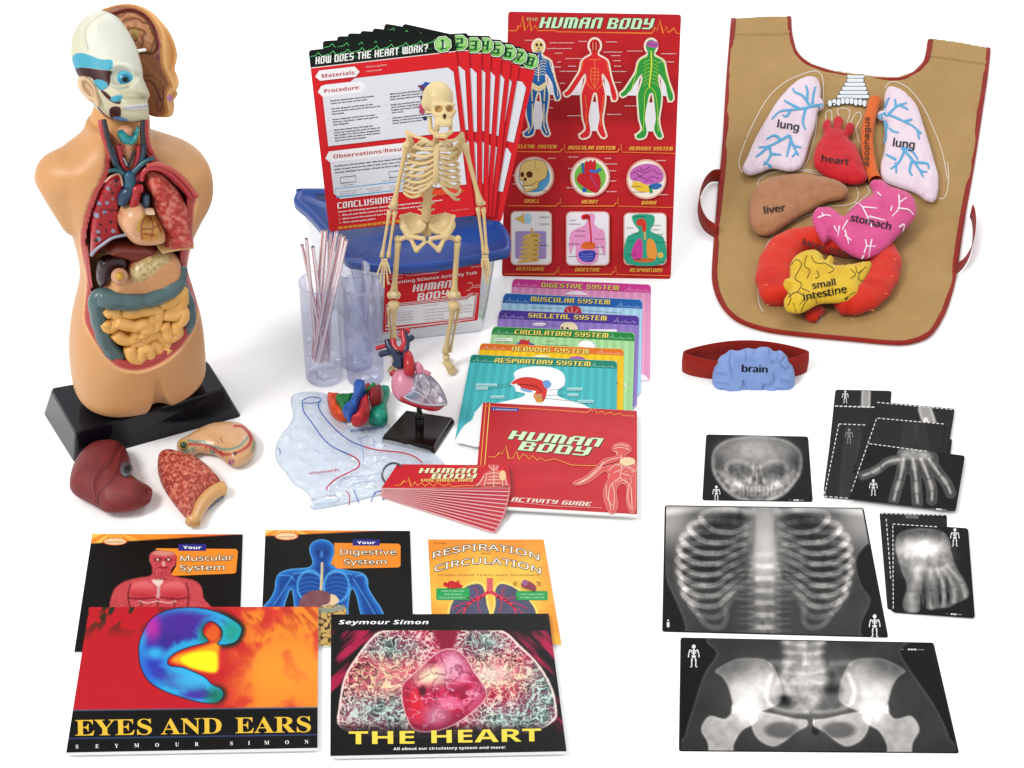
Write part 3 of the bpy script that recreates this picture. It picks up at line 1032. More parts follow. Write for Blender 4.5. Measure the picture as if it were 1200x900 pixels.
def books():
 G5 = 'picture books about the body'
 SERIES = [(0, 0)]
 q = [(108, 625.5), (284.5, 626), (280.5, 765), (87, 764)]
 a = book('b', '', q, 0.0, 0.0032, paint_muscular, 230, 160)
 X = quad_xf([(70, 610), (70 + 320, 610), (390, 780), (70, 780)], 1200, 638)
 a.xf = X
 a.ell(243, 92, 53, 17, '#e05a2c'); a.up()
 a.ell(243, 92, 48, 14, '#f6d3a4'); a.up()
 a.text('Searchlight', 243, 98, 12, '#c03820', align='c', width=74)
 a.poly([(425, 122), (775, 125), (783, 135), (775, 228), (765, 233), (500, 243), (490, 236), (512, 200), (516, 160), (500, 138), (420, 128)], '#f28c28')
 a.up()
 a.rect(521, 103, 643, 133, '#2b2a80'); a.up()
 a.text('Your', 582, 125, 19, '#ffffff', align='c', width=80, key='bold')
 for t, x, y, w in (('Muscular', 530, 178, 232), ('System', 528, 220, 196)):
  a.text(t, x, y, 34, '#2b211c', width=w, key='sans', bold=.075, ang=-1)
  a.up(); a.text(t, x, y, 34, '#fff3d8', width=w, ang=-1); a.up(-1)
 shelve(a, 'thin black book, Your Muscular System, with a red muscle man', G5)
 q = [(311, 621), (480.5, 622), (485, 757), (305.5, 757)]
 a = book('b', '', q, 0.0, 0.0032, paint_digestive, 220, 160)
 a.xf = quad_xf([(300, 610), (520, 610), (520, 730), (300, 730)], 1200, 655)
 a.ell(195, 100, 76, 26, '#e05a2c'); a.up()
 a.ell(195, 100, 68, 21, '#f6d3a4'); a.up()
 a.text('Searchlight', 195, 109, 18, '#c03820', align='c', width=106)
 a.poly([(500, 143), (910, 148), (924, 160), (924, 290), (910, 300), (520, 308), (480, 275), (490, 245), (503, 205), (500, 165)], '#f28c28')
 a.up()
 a.rect(618, 120, 790, 160, '#2b2a80'); a.up()
 a.text('Your', 704, 150, 26, '#ffffff', align='c', width=116, key='bold')
 for t, x, y, w in (('Digestive', 540, 218, 356), ('System', 562, 280, 272)):
  a.text(t, x, y, 48, '#2b211c', width=w, bold=.075)
  a.up(); a.text(t, x, y, 48, '#fff3d8', width=w); a.up(-1)
 shelve(a, 'thin black book, Your Digestive System, with a blue see-through man', G5)
 q = [(501.5, 632), (637, 632), (658, 755.5), (507, 752)]
 a = book('b', '', q, 0.0, 0.003, paint_respiration, 150, 130)
 a.xf = quad_xf([(490, 620), (670, 620), (670, 760), (490, 760)], 1157, 900)
 bend = lambda R, dy: (lambda V: np.stack([V[:, 0], V[:, 1] - R * V[:, 0] ** 2], 1))
 for t, x, y, w, k in (('RESPIRATION', 512, 160, 800, .0285), ('CIRCULATION', 524, 262, 800, .0285)):
  a.text(t, x, y, 66, '#20180f', align='c', width=w, bold=.075, ang=1, warp=bend(k, 0))
  a.up(); a.text(t, x, y, 66, '#fff8ea', align='c', width=w, ang=1, warp=bend(k, 0)); a.up(-1)
 a.text('THE', 112, 114, 20, '#6a4420', width=100)
 a.text('AND', 512, 190, 18, '#5a3818', align='c', width=74)
 a.text('Understand Them with Numbers', 530, 354, 24, '#7c5a28', align='c', width=760)
 for x0 in (530,):
  a.stroke(cr([(540, 370), (540, 440), (540, 490)], 3, False), 44, '#d83c50')
 a.up()
 for k in range(7):
  a.stroke([(518, 385 + 15 * k), (562, 385 + 15 * k)], 3, '#f0a0a0')
 for sgn in (-1, 1):
  c0 = 540
  a.stroke(cr([(c0 + 8 * sgn, 470), (c0 + 60 * sgn, 505), (c0 + 130 * sgn, 545), (c0 + 180 * sgn, 590), (c0 + 200 * sgn, 650)], 4, False), np.linspace(26, 10, 17), '#d83450')
  for pts in ([(100, 530), (150, 520), (210, 520)], [(125, 545), (200, 560), (280, 600)], [(165, 575), (230, 620), (270, 660)], [(110, 520), (90, 470), (120, 440)], [(60, 505), (90, 560), (70, 630)]):
   a.stroke(cr([(c0 + sgn * x, y) for x, y in pts], 4, False), 7, '#c83458')
 a.poly(rrect(136, 445, 386, 535, 12), '#24a052'); a.poly(rrect(738, 466, 976, 536, 12), '#24a052'); a.up()
 for i, t in enumerate(('OVER 25 TRILLION', 'RED BLOOD', 'CELLS IN YOUR BODY')):
  a.text(t, 261, 472 + 25 * i, 15, '#d8f4dc', align='c', width=(170, 130, 210)[i])
 for i, t in enumerate(('YOUR HEART BEATS', '70 TIMES A MINUTE')):
  a.text(t, 857, 497 + 24 * i, 15, '#d8f4dc', align='c', width=190)
 for x, y, r in ((215, 420, 24), (250, 405, 26), (290, 412, 24), (312, 430, 22), (270, 432, 26), (235, 435, 18), (200, 405, 10), (300, 390, 9)):
  a.ell(x, y, r, r * .62, '#c8202c'); a.up()
 a.poly(cr([(775, 420), (800, 385), (850, 400), (885, 430), (880, 465), (840, 455), (795, 440)], 4), '#8a3a4c'); a.up()
 a.ell(805, 405, 22, 24, '#9a5a88')
 for k in (0, 14):
  a.stroke(cr([(745 - k, 395), (733 - k, 412), (740 - k, 428)], 3, False), 4, '#5a3c20')
  a.stroke(cr([(888 + k, 395), (905 + k, 405), (900 + k, 425)], 3, False), 4, '#5a3c20')
 shelve(a, 'orange book with grey lungs and arched white lettering, partly under the heart book', G5)
 q = [(104.5, 711.5), (373, 711), (372, 876.5), (77.5, 882)]
 a = book('b', '', q, 0.0034, 0.0042, paint_ear, 330, 210)
 a.xf = quad_xf([(70, 700), (390, 700), (390, 900), (70, 900)], 1200, 750)
 for w, x0, x1 in (('EYES', 68, 405), ('AND', 445, 712), ('EARS', 772, 1104)):
  t = w
  a.text(t, x0, 608 - (x0 - 68) * .0155, 105, '#e9bd3c', width=x1 - x0, ang=-.9, key='serif')
 xs = [76, 164, 250, 338, 428, 516, 602, 755, 832, 910, 999, 1085]
 for ch, x in zip('SEYMOURSIMON', xs):
  a.text(ch, x, 664 - (x - 76) * .021, 25, '#f0f0f0', align='c', ang=-1, key='serif')
 shelve(a, 'book titled EYES AND EARS with a rainbow-coloured ear on red', G5)
 q = [(388, 720), (643, 719), (664, 880.5), (387, 886)]
 a = book('b', '', q, 0.0034, 0.0042, paint_heart_cover, 400, 260)
 a.xf = quad_xf([(370, 710), (680, 710), (680, 900), (370, 900)], 1200, 735)
 a.text('Seymour Simon', 104, 83, 27, '#ffffff', width=408, key='italic')
 a.text('THE', 150, 627, 84, '#f2d94e', width=298, key='bold', ang=-.5)
 a.text('HEART', 525, 622, 84, '#f2d94e', width=498, key='bold', ang=-1.0)
 a.text('All about our circulatory system and more!', 352, 654, 17, '#f4f4f4', width=508, key='bold', ang=-.8)
 shelve(a, 'black book titled THE HEART in yellow under a pink heart', G5)
# ------------------------------------------------------------------ the X-ray films
def man_icon(a, x, y, h, col='#f2f2f2'):
 s = h / 10.0
 a.ell(x, y - 4.3 * s, .9 * s, 1.0 * s, col, n=12)
 a.stroke([(x, y - 3.2 * s), (x, y - .2 * s)], .7 * s, col)
 for k in range(3):
  a.stroke([(x - (1.5 - .2 * k) * s, y + (-2.6 + .65 * k) * s), (x - .5 * s, y + (-2.4 + .65 * k) * s)], .38 * s, col)
  a.stroke([(x + .5 * s, y + (-2.4 + .65 * k) * s), (x + (1.5 - .2 * k) * s, y + (-2.6 + .65 * k) * s)], .38 * s, col)
 a.poly([(x - 1.2 * s, y - .1 * s), (x + 1.2 * s, y - .1 * s), (x + .7 * s, y + .9 * s), (x - .7 * s, y + .9 * s)], col)
 for g in (-1, 1):
  a.stroke([(x + g * 1.7 * s, y - 2.9 * s), (x + g * 2.3 * s, y - 1.2 * s)], .55 * s, col)
  a.stroke([(x + g * 2.35 * s, y - 1.0 * s), (x + g * 2.5 * s, y + .7 * s)], .5 * s, col)
  a.stroke([(x + g * .8 * s, y + 1.1 * s), (x + g * 1.0 * s, y + 3.0 * s)], .6 * s, col)
  a.stroke([(x + g * 1.0 * s, y + 3.2 * s), (x + g * .9 * s, y + 4.9 * s)], .5 * s, col)
  a.stroke([(x + g * .9 * s, y + 5.1 * s), (x + g * 1.7 * s, y + 5.2 * s)], .4 * s, col)
def maker_mark(a, x, y, w, ang):
 t = math.tan(math.radians(ang))
 for x0, x1, k, c in ((-.45, -.25, .6, '#8a8a8a'), (0, .14, 1.7, '#e8e8e8'), (.18, .3, 1.7, '#e8e8e8'), (.34, .52, 1.7, '#e8e8e8'), (.6, 1.0, .8, '#9a9a9a')):
  a.stroke([(x + w * x0, y + w * x0 * t), (x + w * x1, y + w * x1 * t)], k, c)
def gray(g):
 g = np.clip(g * 1.12 - .055, 0, 1)
 return np.stack([g * 1.0, g * .985, g * .97], -1)
def px_skull(u, v, px, py):
 X, Y = (px - 780) / .3167, (py - 380) / .3167
 n = fbm(X * .02, Y * .02, 3, 4)
 n2 = fbm(X * .07, Y * .07, 5, 4)
 g = .10 + .03 * n
 d = poly_sdf(X, Y, cr([(168, 512), (178, 464), (215, 432), (270, 416), (335, 411), (400, 416), (455, 432), (497, 466), (508, 512), (498, 560), (470, 600), (440, 632), (400, 650), (335, 656), (270, 650), (235, 630), (205, 600), (178, 560)], 5))
 head = 1 - sstep(-6, 5, d)
 g = g + head * (.15 + .12 * n) + np.exp(-((d + 5) / 7) ** 2) * .13
 g += eblob(X, Y, 335, 462, 128, 46, .8) * (.20 + .14 * n2)
 g += eblob(X, Y, 338, 570, 130, 80, .8) * .12 * head
 for sg in (-1, 1):
  m = lambda p: [(338 + sg * x, y) for x, y in p]
  for pts, w, b in ((m([(114, 532), (100, 512), (66, 506), (28, 518)]), 15, .11), (m([(118, 526), (110, 560), (70, 580), (28, 574)]), 18, .09), (m([(14, 525), (17, 555), (26, 585)]), 9, .26), (m([(135, 545), (105, 585), (60, 592)]), 16, .16), (m([(92, 600), (82, 632), (40, 650)]), 12, .16), (m([(160, 500), (150, 560), (110, 610)]), 12, .08)):
   g += lblob(X, Y, pts, w, 8) * b
  g -= eblob(X, Y, 338 + sg * 66, 547, 32, 19, 1.0) * .065
  g -= eblob(X, Y, 338 + sg * 17, 566, 7, 24, .7) * .16
  g += eblob(X, Y, 338 + sg * 62, 588, 50, 28, 1.0) * (.05 + .12 * n2)
  g -= eblob(X, Y, 338 + sg * 140, 500, 20, 34, .8) * .07
 g += lblob(X, Y, [(338, 528), (337, 590)], 4, 3) * .2
 t = lblob(X, Y, [(255, 598), (300, 608), (340, 610), (380, 608), (422, 596)], 22, 7)
 g += t * .24 * (.7 + .3 * np.sin(X * .42)) * sstep(100, 60, np.abs(X - 338))
 t = lblob(X, Y, [(275, 626), (340, 632), (402, 626)], 14, 6)
 g += t * .16 * (.6 + .4 * np.sin(X * .42))
 g += (n2 - .5) * .34 * head * sstep(490, 545, Y)
 return gray(g)
def px_chest(u, v, px, py):
 X, Y = (px - 770) / .325, (py - 580) / .325
 n = fbm(X * .012, Y * .012, 8, 4)
 n2 = fbm(X * .05, Y * .05, 9, 4)
 g = .09 + .02 * n + 0 * X
 c0 = 388
 body = poly_sdf(X, Y, cr([(0, 40), (400, 30), (790, 40), (785, 150), (745, 190), (718, 240), (735, 320), (770, 380), (742, 450), (735, 500), (760, 570), (400, 580), (90, 560), (102, 480), (75, 400), (35, 310), (28, 240), (0, 160)], 4))
 inb = 1 - sstep(-5, 5, body)
 g = g + inb * (.13 + .05 * n) + np.exp(-((body + 3) / 4) ** 2) * .06
 for sg in (-1, 1):
  g += eblob(X, Y, c0 + sg * 355, 95, 85, 80, .9) * .36 * inb
  g += lblob(X, Y, [(c0 + sg * 50, 58), (c0 + sg * 180, 44), (c0 + sg * 380, 62)], 26, 14) * .28
  cage = np.array([(c0 + sg * 40, 55), (c0 + sg * 150, 50), (c0 + sg * 245, 88), (c0 + sg * 305, 170), (c0 + sg * 318, 260), (c0 + sg * 298, 360), (c0 + sg * 235, 450), (c0 + sg * 100, 350), (c0 + sg * 48, 250)])
  d = poly_sdf(X, Y, cr(cage, 5))
  ins = 1 - sstep(-8, 8, d)
  g -= ins * .10 * sstep(400, 280, Y)
  g += np.exp(-((d + 10) / 16) ** 2) * .20 * sstep(440, 300, Y) * sstep(60, 130, np.abs(X - c0))
  hw = lambda y: np.interp(y, [40, 55, 90, 170, 260, 360, 440, 470], [120, 160, 250, 307, 317, 294, 236, 200])
  for i in range(10):
   yl = 82 + 39 * i
   w = hw(yl)
   ym = 96 + 30 * i + (6 * max(0, i - 6) ** 1.5)
   me = 42 if i < 7 else 62 + 46 * (i - 7)
   L = [(c0 + sg * w, yl), (c0 + sg * (w * .84), yl + 40), (c0 + sg * (w * .55 + me * .12), yl + 54 - 1.6 * i), (c0 + sg * (w * .25 + me * .5), ym + 26), (c0 + sg * me, ym + 2)]
   if i < 9:
    L = L[::-1] + [(c0 + sg * w * .9, yl - 22), (c0 + sg * w * .5, yl - 27), (c0 + sg * 40, yl - 10)]
   e = line_dist(X, Y, cr(L, 6, False))
   f = (1 if i < 8 else .6) * sstep(34, 80 + 9 * max(0, i - 6), np.abs(X - c0)) * (.75 + .5 * sstep(c0 * .2, c0 * .75, np.abs(X - c0)))
   f = f * np.where(Y < yl - 6, .6, 1) * (.7 + .6 * n2)
   g += (1 - sstep(3, 13, e)) * .20 * f + np.exp(-((e - 8) / 4) ** 2) * .06 * f
  g += (n2 - .5) * .14 * ins
 g += eblob(X, Y, c0, 110, 56, 150, .8) * .38
 g += eblob(X, Y, c0 + 14, 230, 80, 90, .9) * .16
 sp = 1 - sstep(24, 52, np.abs(X - c0))
 fr = (Y - 235) / 44.0
 fr = np.abs(fr - np.round(fr))
 low = sstep(170, 290, Y)
 g += sp * low * (.13 + .14 * sstep(.12, .4, fr) + .12 * np.exp(-((fr - .42) / .05) ** 2) + .24 * (n2 - .4))
 g += np.exp(-((np.abs(X - c0) - 50) / 12) ** 2) * low * (.06 + .12 * np.exp(-((fr - .25) / .14) ** 2) * (.4 + n2))
 g += np.exp(-((np.abs(X - c0) - 78) / 20) ** 2) * np.exp(-((fr - .2) / .10) ** 2) * low * .09
 return gray(np.clip(g, 0, .93))
def px_pelvis(u, v, px, py):
 X, Y = (px - 780) / .3, (py - 730) / .3
 n = fbm(X * .012, Y * .012, 61, 4)
 n2 = fbm(X * .04, Y * .04, 63, 4)
 g = .08 + .02 * n
 d = poly_sdf(X, Y, cr([(205, 50), (200, 120), (150, 200), (110, 320), (75, 440), (75, 560), (1120, 560), (1110, 450), (1050, 320), (960, 190), (915, 110), (915, 50)], 4))
 soft = 1 - sstep(-5, 5, d)
 g = g + soft * (.11 + .05 * n) + np.exp(-((d + 4) / 5) ** 2) * .06
 g += eblob(X, Y, 562, 280, 250, 130, .9) * (.12 + .14 * n2)
 for sg in (-1, 1):
  m = lambda pts: [(565 + sg * x, y) for x, y in pts]
  wing = m([(110, 300), (120, 220), (160, 150), (230, 136), (300, 144), (372, 186), (345, 212), (322, 250), (306, 310), (300, 345), (230, 352), (170, 340)])
  dw = poly_sdf(X, Y, cr(wing, 5))
  w = 1 - sstep(-12, 5, dw)
  g += w * (.14 + .10 * n2 + .40 * eblob(X, Y, 565 + sg * 262, 300, 100, 85, 1.0) + .12 * eblob(X, Y, 565 + sg * 180, 200, 60, 50, 1))
  g += np.exp(-((dw + 4) / 4) ** 2) * .13 * sstep(90, 160, np.abs(X - 565))
  g -= eblob(X, Y, 565 + sg * 285, 190, 64, 34, .9) * .09
  fem = m([(240, 330), (290, 325), (330, 372), (395, 362), (428, 415), (402, 470), (388, 540), (300, 540), (298, 480), (268, 425), (232, 402), (205, 370)])
  df = poly_sdf(X, Y, cr(fem, 5))
  g += (1 - sstep(-8, 4, df)) * (.36 + .16 * n2) * (1 - .35 * w)
  g += np.exp(-((df + 4) / 4) ** 2) * .07
  g += eblob(X, Y, 565 + sg * 245, 350, 52, 42, .5) * .16
  isc = m([(12, 378), (60, 372), (150, 352), (225, 345), (232, 400), (205, 455), (150, 484), (105, 468), (50, 425), (14, 406)])
  di = poly_sdf(X, Y, cr(isc, 5))
  hole = eblob(X, Y, 565 + sg * 112, 418, 66, 32, .3)
  g += (1 - sstep(-8, 4, di)) * (.34 + .1 * n2) * (1 - .72 * hole) + np.exp(-((di + 4) / 5) ** 2) * .08
  g += lblob(X, Y, m([(150, 200), (172, 270), (150, 325), (80, 345), (12, 348)]), 14, 10) * .22
  g += lblob(X, Y, m([(85, 160), (150, 155)]), 24, 10) * .14
  g += lblob(X, Y, m([(100, 190), (140, 260), (130, 320)]), 20, 14) * .10
  g += blob(X, Y, m([(302, 318), (312, 345), (296, 352)]), 3) * .2
 sac = poly_sdf(X, Y, cr([(440, 200), (462, 130), (455, 50), (620, 50), (612, 130), (640, 200), (625, 260), (590, 335), (545, 352), (495, 330), (450, 260)], 5))
 g += (1 - sstep(-26, 16, sac)) * (.16 + .26 * n2)
 for y, b in ((78, .16), (112, .18), (150, .12), (190, .14), (232, .1)):
  g += lblob(X, Y, [(462, y), (540, y + 9), (618, y)], 12, 9) * b * (.5 + n2)
 g += eblob(X, Y, 542, 80, 10, 26, .6) * .12 + eblob(X, Y, 542, 140, 10, 22, .6) * .12
 for x, y, rx, ry, b in ((490, 305, 52, 16, .30), (640, 258, 40, 18, .24), (462, 290, 22, 10, .2), (640, 200, 36, 12, .1)):
  g -= eblob(X, Y, x, y, rx, ry, .9) * b
 g -= blob(X, Y, [(575, 398), (588, 398), (602, 424), (588, 440), (572, 424)], 5) * .14
 g += lblob(X, Y, [(578, 372), (580, 402)], 5, 3) * .2
 return gray(np.clip(g, 0, .96))
def px_hand(u, v, px, py):
 X, Y = (px - 780) / .3167, (py - 380) / .3167
 g = .075 + .02 * fbm(X * .02, Y * .02, 80)
 def limb(pts, w, b=.16):
  nonlocal g
  e = line_dist(X, Y, cr(pts, 4, False))
  g = np.maximum(g, .09 + b * (1 - sstep(w - 4, w + 3, e)) + .06 * np.exp(-((e - w + 3) / 3) ** 2))
 limb([(900, 490), (935, 495), (965, 505)], 46, .2)
 limb([(885, 520), (930, 540), (985, 545)], 26, .16)
 fingers = [[(865, 500), (820, 510), (780, 540), (730, 560)], [(880, 500), (870, 560), (855, 610), (845, 650)], [(915, 500), (925, 560), (928, 610), (932, 660)], [(945, 500), (970, 560), (985, 610), (985, 650)], [(975, 500), (1010, 550), (1040, 590), (1055, 625)]]
 for f in fingers:
  limb(f, 21 if f is not fingers[0] else 18, .18)
 for f in fingers:
  P = cr(f, 6, False)
  e = line_dist(X, Y, P)
  d0 = np.sqrt((X - P[0][0]) ** 2 + (Y - P[0][1]) ** 2)
  L = np.linalg.norm(P[-1] - P[0])
  t = d0 / L
  w = 5.5 + 3.5 * np.abs(np.sin(t * PI * 2.0 + .6)) ** 3
  g += np.exp(-(e / w) ** 2) * .40 * sstep(1.12, .95, t) * (1 - .5 * np.exp(-((t - .5) / .025) ** 2) - .5 * np.exp(-((t - .8) / .02) ** 2))
 for x, y in ((880, 475), (905, 468), (930, 470), (955, 475), (890, 490), (945, 492), (970, 488), (915, 488)):
  g += eblob(X, Y, x, y, 17, 12, .7) * .2
 for x, y in ((875, 538), (922, 545), (965, 540)):
  g -= eblob(X, Y, x + 22, y - 18, 10, 22, .6) * .06
 return gray(g)
def px_foot(u, v, px, py):
 X, Y = (px - 770) / .325, (py - 580) / .325
 g = .08 + .02 * fbm(X * .02, Y * .02, 90)
 d = poly_sdf(X, Y, cr([(860, 190), (870, 140), (930, 120), (1010, 125), (1050, 150), (1060, 200), (1080, 260), (1110, 310), (1125, 350), (1115, 375), (1080, 390), (1055, 405), (1010, 410), (985, 415), (960, 400), (950, 360), (945, 420), (900, 425), (885, 390), (900, 330), (880, 270)], 5))
 m = 1 - sstep(-4, 4, d)
 n = fbm(X * .03, Y * .03, 92, 3)
 g = g + m * (.24 + .08 * n)
 g += eblob(X, Y, 950, 190, 80, 30, .8) * (.30 + .3 * n)
 g += eblob(X, Y, 960, 230, 92, 55, .9) * (.12 + .3 * fbm(X * .05, Y * .05, 94, 4))
 g += (fbm(X * .06, Y * .06, 95, 4) - .5) * .18 * m
 for f, w in (([(940, 270), (935, 310), (920, 350), (920, 410)], 20), ([(985, 270), (990, 320), (990, 360), (990, 405)], 10), ([(1010, 270), (1030, 320), (1035, 360), (1032, 400)], 9), ([(1030, 265), (1060, 310), (1072, 350), (1072, 385)], 9), ([(1045, 255), (1085, 300), (1105, 335), (1110, 365)], 9)):
  P = cr(f, 5, False)
  e = line_dist(X, Y, P)
  t = np.clip((Y - f[0][1]) / (f[-1][1] - f[0][1]), 0, 1)
  g += np.exp(-(e / w) ** 2) * .24 * (1 - .5 * np.exp(-((t - .55) / .04) ** 2)) * m
 for k in range(4):
  x = 962 + 28 * k
  g -= eblob(X, Y, x, 345 - 6 * k, 7, 40, .6) * .14
  g -= eblob(X, Y, x + 4, 392 - 8 * k, 5, 18, .6) * .22
 return gray(g)
def px_dark(seed, bone=None):
 def f(u, v, px, py):
  g = .13 + .05 * fbm(px * .05, py * .05, seed)
  if bone is not None:
   for pts, w, b in bone:
    e = line_dist(px, py, np.asarray(pts, float))
    g = g + b * (1 - sstep(w * .7, w, e)) + b * .4 * np.exp(-((e - w * .8) / (w * .2)) ** 2)
  return gray(g)
 return f
def film(quad, h0, painter, label, group, nu=90, nv=70, border=None, tilt=None):
 a = Art(Ground(h0))
 q = np.asarray(quad, float)
 a.slab(round_quad(q, 3.0), 0.0006, top='#141313', side='#2a2a2a')
 c = q.mean(0)
 a.grid(c + (q - c) * .985, nu, nv, painter)
 a.up()
 if border:
  for p0, p1 in border:
   p0, p1 = np.array(p0, float), np.array(p1, float)
   L = np.linalg.norm(p1 - p0)
   n = max(1, int(L / 5.2))
   for k in range(n):
    a.stroke([p0 + (p1 - p0) * (k / n), p0 + (p1 - p0) * ((k + .62) / n)], 1.0, '#e4e4e4')
 return a
def round_quad(q, r):
 q = np.asarray(q, float)
 out = []
 for i in range(4):
  p, a, b = q[i], q[i - 1], q[(i + 1) % 4]
  d1, d2 = (a - p) / np.linalg.norm(a - p), (b - p) / np.linalg.norm(b - p)
  A, B = p + d1 * r, p + d2 * r
  for k in range(4):
   t = k / 3
   out.append((1 - t) ** 2 * A + 2 * t * (1 - t) * p + t * t * B)
 return np.array(out)
def xrays():
 GX = 'X-ray films laid on the table'
 a = film([(827.5, 509), (947, 511.5), (952.6, 588), (823, 586)], 0, px_skull, '', GX, 150, 100)
 man_icon(a, 839.5, 578, 17)
 maker_mark(a, 930, 586, 12, 1)
 tag(a.build('xray_film', FILM), 'small X-ray film of a skull seen from the front', 'x-ray', GX)
 a = film([(779, 592), (1012, 595), (1041, 747), (776, 740)], 0.0, px_chest, '', GX, 300, 190)
 man_icon(a, 1025, 733, 25)
 a.stroke([(783, 729), (783, 735)], 3.0, '#e4e4e4'); a.ell(783, 727, 1.0, 1.2, '#e4e4e4', n=10)
 tag(a.build('xray_film', FILM), 'large X-ray film of a chest with pale ribs and spine', 'x-ray', GX)
 a = film([(797.5, 747), (1094, 753), (1124, 882.5), (795.5, 880)], 0.0, px_pelvis, '', GX, 340, 170)
 man_icon(a, 813, 768.5, 25)
 maker_mark(a, 1064, 761, 19, 1)
 tag(a.build('xray_film', FILM), 'wide X-ray film of hips and thigh bones, nearest the viewer', 'x-ray', GX)
 h = 0.0
 spec = [([(979, 456.5), (1045, 458), (1036, 572), (967, 570)], px_dark(3, [([(1015, 458), (1014, 490)], 6, .45)]), 'X-ray film at the back of the hand stack, bright bone at its top edge', [((979, 475.6), (1027, 477))], [('icon', 990.5, 465, 14)]),
   ([(978.5, 476), (1040, 479), (1030, 578), (965, 575)], px_dark(5), 'dark X-ray film second from the back, left half of the hand stack', [((978.5, 476), (1026, 477.5))], []),
   ([(983, 496.8), (1050, 500), (1040, 588), (964.6, 582)], px_dark(7, [([(1000, 505), (992, 575)], 11, .05)]), 'dark X-ray film with a faint grey figure in its corner, left of the hand', [((983, 496.8), (1016, 498)), ((983, 497), (966, 581)), ((966, 581.5), (996, 584))], [('icon2', 995, 511, 17)]),
   ([(1062, 512), (1116, 514.5), (1110, 560), (1060, 556)], px_dark(13), 'dark X-ray film almost hidden, one corner showing right behind the hand film', [], []),
   ([(1028, 470.5), (1119, 479), (1106, 560), (1000, 552)], px_dark(9, [([(1084, 480), (1089, 495)], 9, .45), ([(1085, 492), (1088, 510)], 3, .25)]), 'X-ray film behind the hand film, a bright bone end at its top', [((1028, 471.5), (1118, 480))], []),
   ([(1027, 489), (1108, 496.5), (1098, 575), (997, 570)], px_dark(11, [([(1066, 500), (1062, 540)], 10, .035), ([(1078, 500), (1086, 540)], 8, .04)]), 'dark X-ray film directly behind the hand film, dashed white line along its edge', [((1028.6, 490), (1108, 497)), ((1027, 491), (997, 578))], []),
   ([(1019, 519.5), (1131, 534), (1120, 599), (995, 584)], px_hand, 'X-ray film of a spread hand, on top of its stack', [((1019, 520), (1088, 529))], [('icon', 1023.5, 571, 18)])]
 for q, p, lab, bd, ex in spec:
  big = p is px_hand
  a = film(q, h, p, '', GX, 150 if big else 60, 100 if big else 60, border=bd)
  for e in ex:
   man_icon(a, e[1], e[2], e[3], '#ececec' if e[0] == 'icon' else '#8a8a8a')
  if big:
   maker_mark(a, 1097, 596.5, 12, 5)
  tag(a.build('xray_film', FILM), lab, 'x-ray', GX)
  h += 0.0009
 h = 0.0
 spec = [([(1030.6, 600.5), (1109.6, 603.5), (1112, 712), (1040, 714)], px_dark(15, [([(1068, 602), (1070, 612)], 8, .25)]), 'dark X-ray film at the very back of the foot stack, dashed along its top', [((1032, 601.5), (1108, 604))], []),
   ([(1038, 606), (1100, 609), (1110, 716), (1044, 716)], px_dark(17), 'dark X-ray film in the middle of the foot stack, only its left edge showing', [((1038.5, 608), (1044, 680))], []),
   ([(1045.6, 613), (1134.6, 619), (1142.5, 724), (1046, 717)], px_foot, 'X-ray film of a foot with its toes down, on top of its stack', [((1046, 614), (1100, 617.5)), ((1046.3, 616), (1046.8, 715))], [])]
 for q, p, lab, bd, ex in spec:
  big = p is px_foot
  a = film(q, h, p, '', GX, 110 if big else 60, 130 if big else 60, border=bd)
  if big:
   man_icon(a, 1119, 629.5, 20)
   maker_mark(a, 1114, 719.5, 13, 4)
  tag(a.build('xray_film', FILM), lab, 'x-ray', GX)
  h += 0.0009
# ------------------------------------------------------------------ wall chart, cards, guide
FIG = [(580, 305), (575, 325), (540, 345), (520, 370), (510, 420), (480, 470), (440, 530), (418, 548), (430, 566), (462, 545), (500, 490), (540, 432), (546, 470), (530, 520), (520, 560), (525, 640), (530, 700), (545, 760), (510, 795), (525, 812), (562, 800), (570, 760), (560, 690), (575, 600), (586, 555), (597, 545), (610, 555), (620, 640), (625, 700), (615, 760), (640, 805), (662, 800), (650, 760), (640, 700), (652, 620), (656, 550), (640, 480), (642, 432), (680, 490), (690, 540), (705, 590), (725, 580), (720, 540), (695, 470), (680, 400), (670, 360), (640, 340), (615, 325), (612, 305)]
def figure(a, cx, cy, s, col, head, glow='#f6ead8'):
 P = np.array([((x - 597) * .2 * s + cx, (y - 520) * .2 * s + cy) for x, y in FIG])
 hx, hy = cx, cy - 250 * .2 * s
 for w, c in ((4.6 * s, '#e8a89a'), (3.2 * s, glow)):
  a.stroke(cr(P, 2), w, c, closed=True)
  a.ell(hx, hy, 33 * .2 * s + w / 2, 40 * .2 * s + w / 2, c)
  a.up()
 a.poly([(cx - 4 * s, cy + 16 * s), (cx + 4 * s, cy + 16 * s), (cx + 9 * s, cy + 50 * s), (cx - 9 * s, cy + 50 * s)], '#e9e6ea')
 a.poly([(cx - 13 * s, cy - 14 * s), (cx - 17 * s, cy + 8 * s), (cx - 28 * s, cy + 8 * s)], '#e9e6ea')
 a.poly([(cx + 11 * s, cy - 14 * s), (cx + 25 * s, cy + 10 * s), (cx + 13 * s, cy + 8 * s)], '#e9e6ea')
 a.up()
 a.poly(cr(P, 3), col)
 a.ell(hx, hy, 31 * .2 * s, 38 * .2 * s, head)
 a.up()
 return lambda pts: np.array([((x - 597) * .2 * s + cx, (y - 520) * .2 * s + cy) for x, y in pts])
def words(a, items, size, col='#f6f0f0'):
 for t, x, y, w in items:
  a.text(t, x, y, size, col, width=w, key='bold')
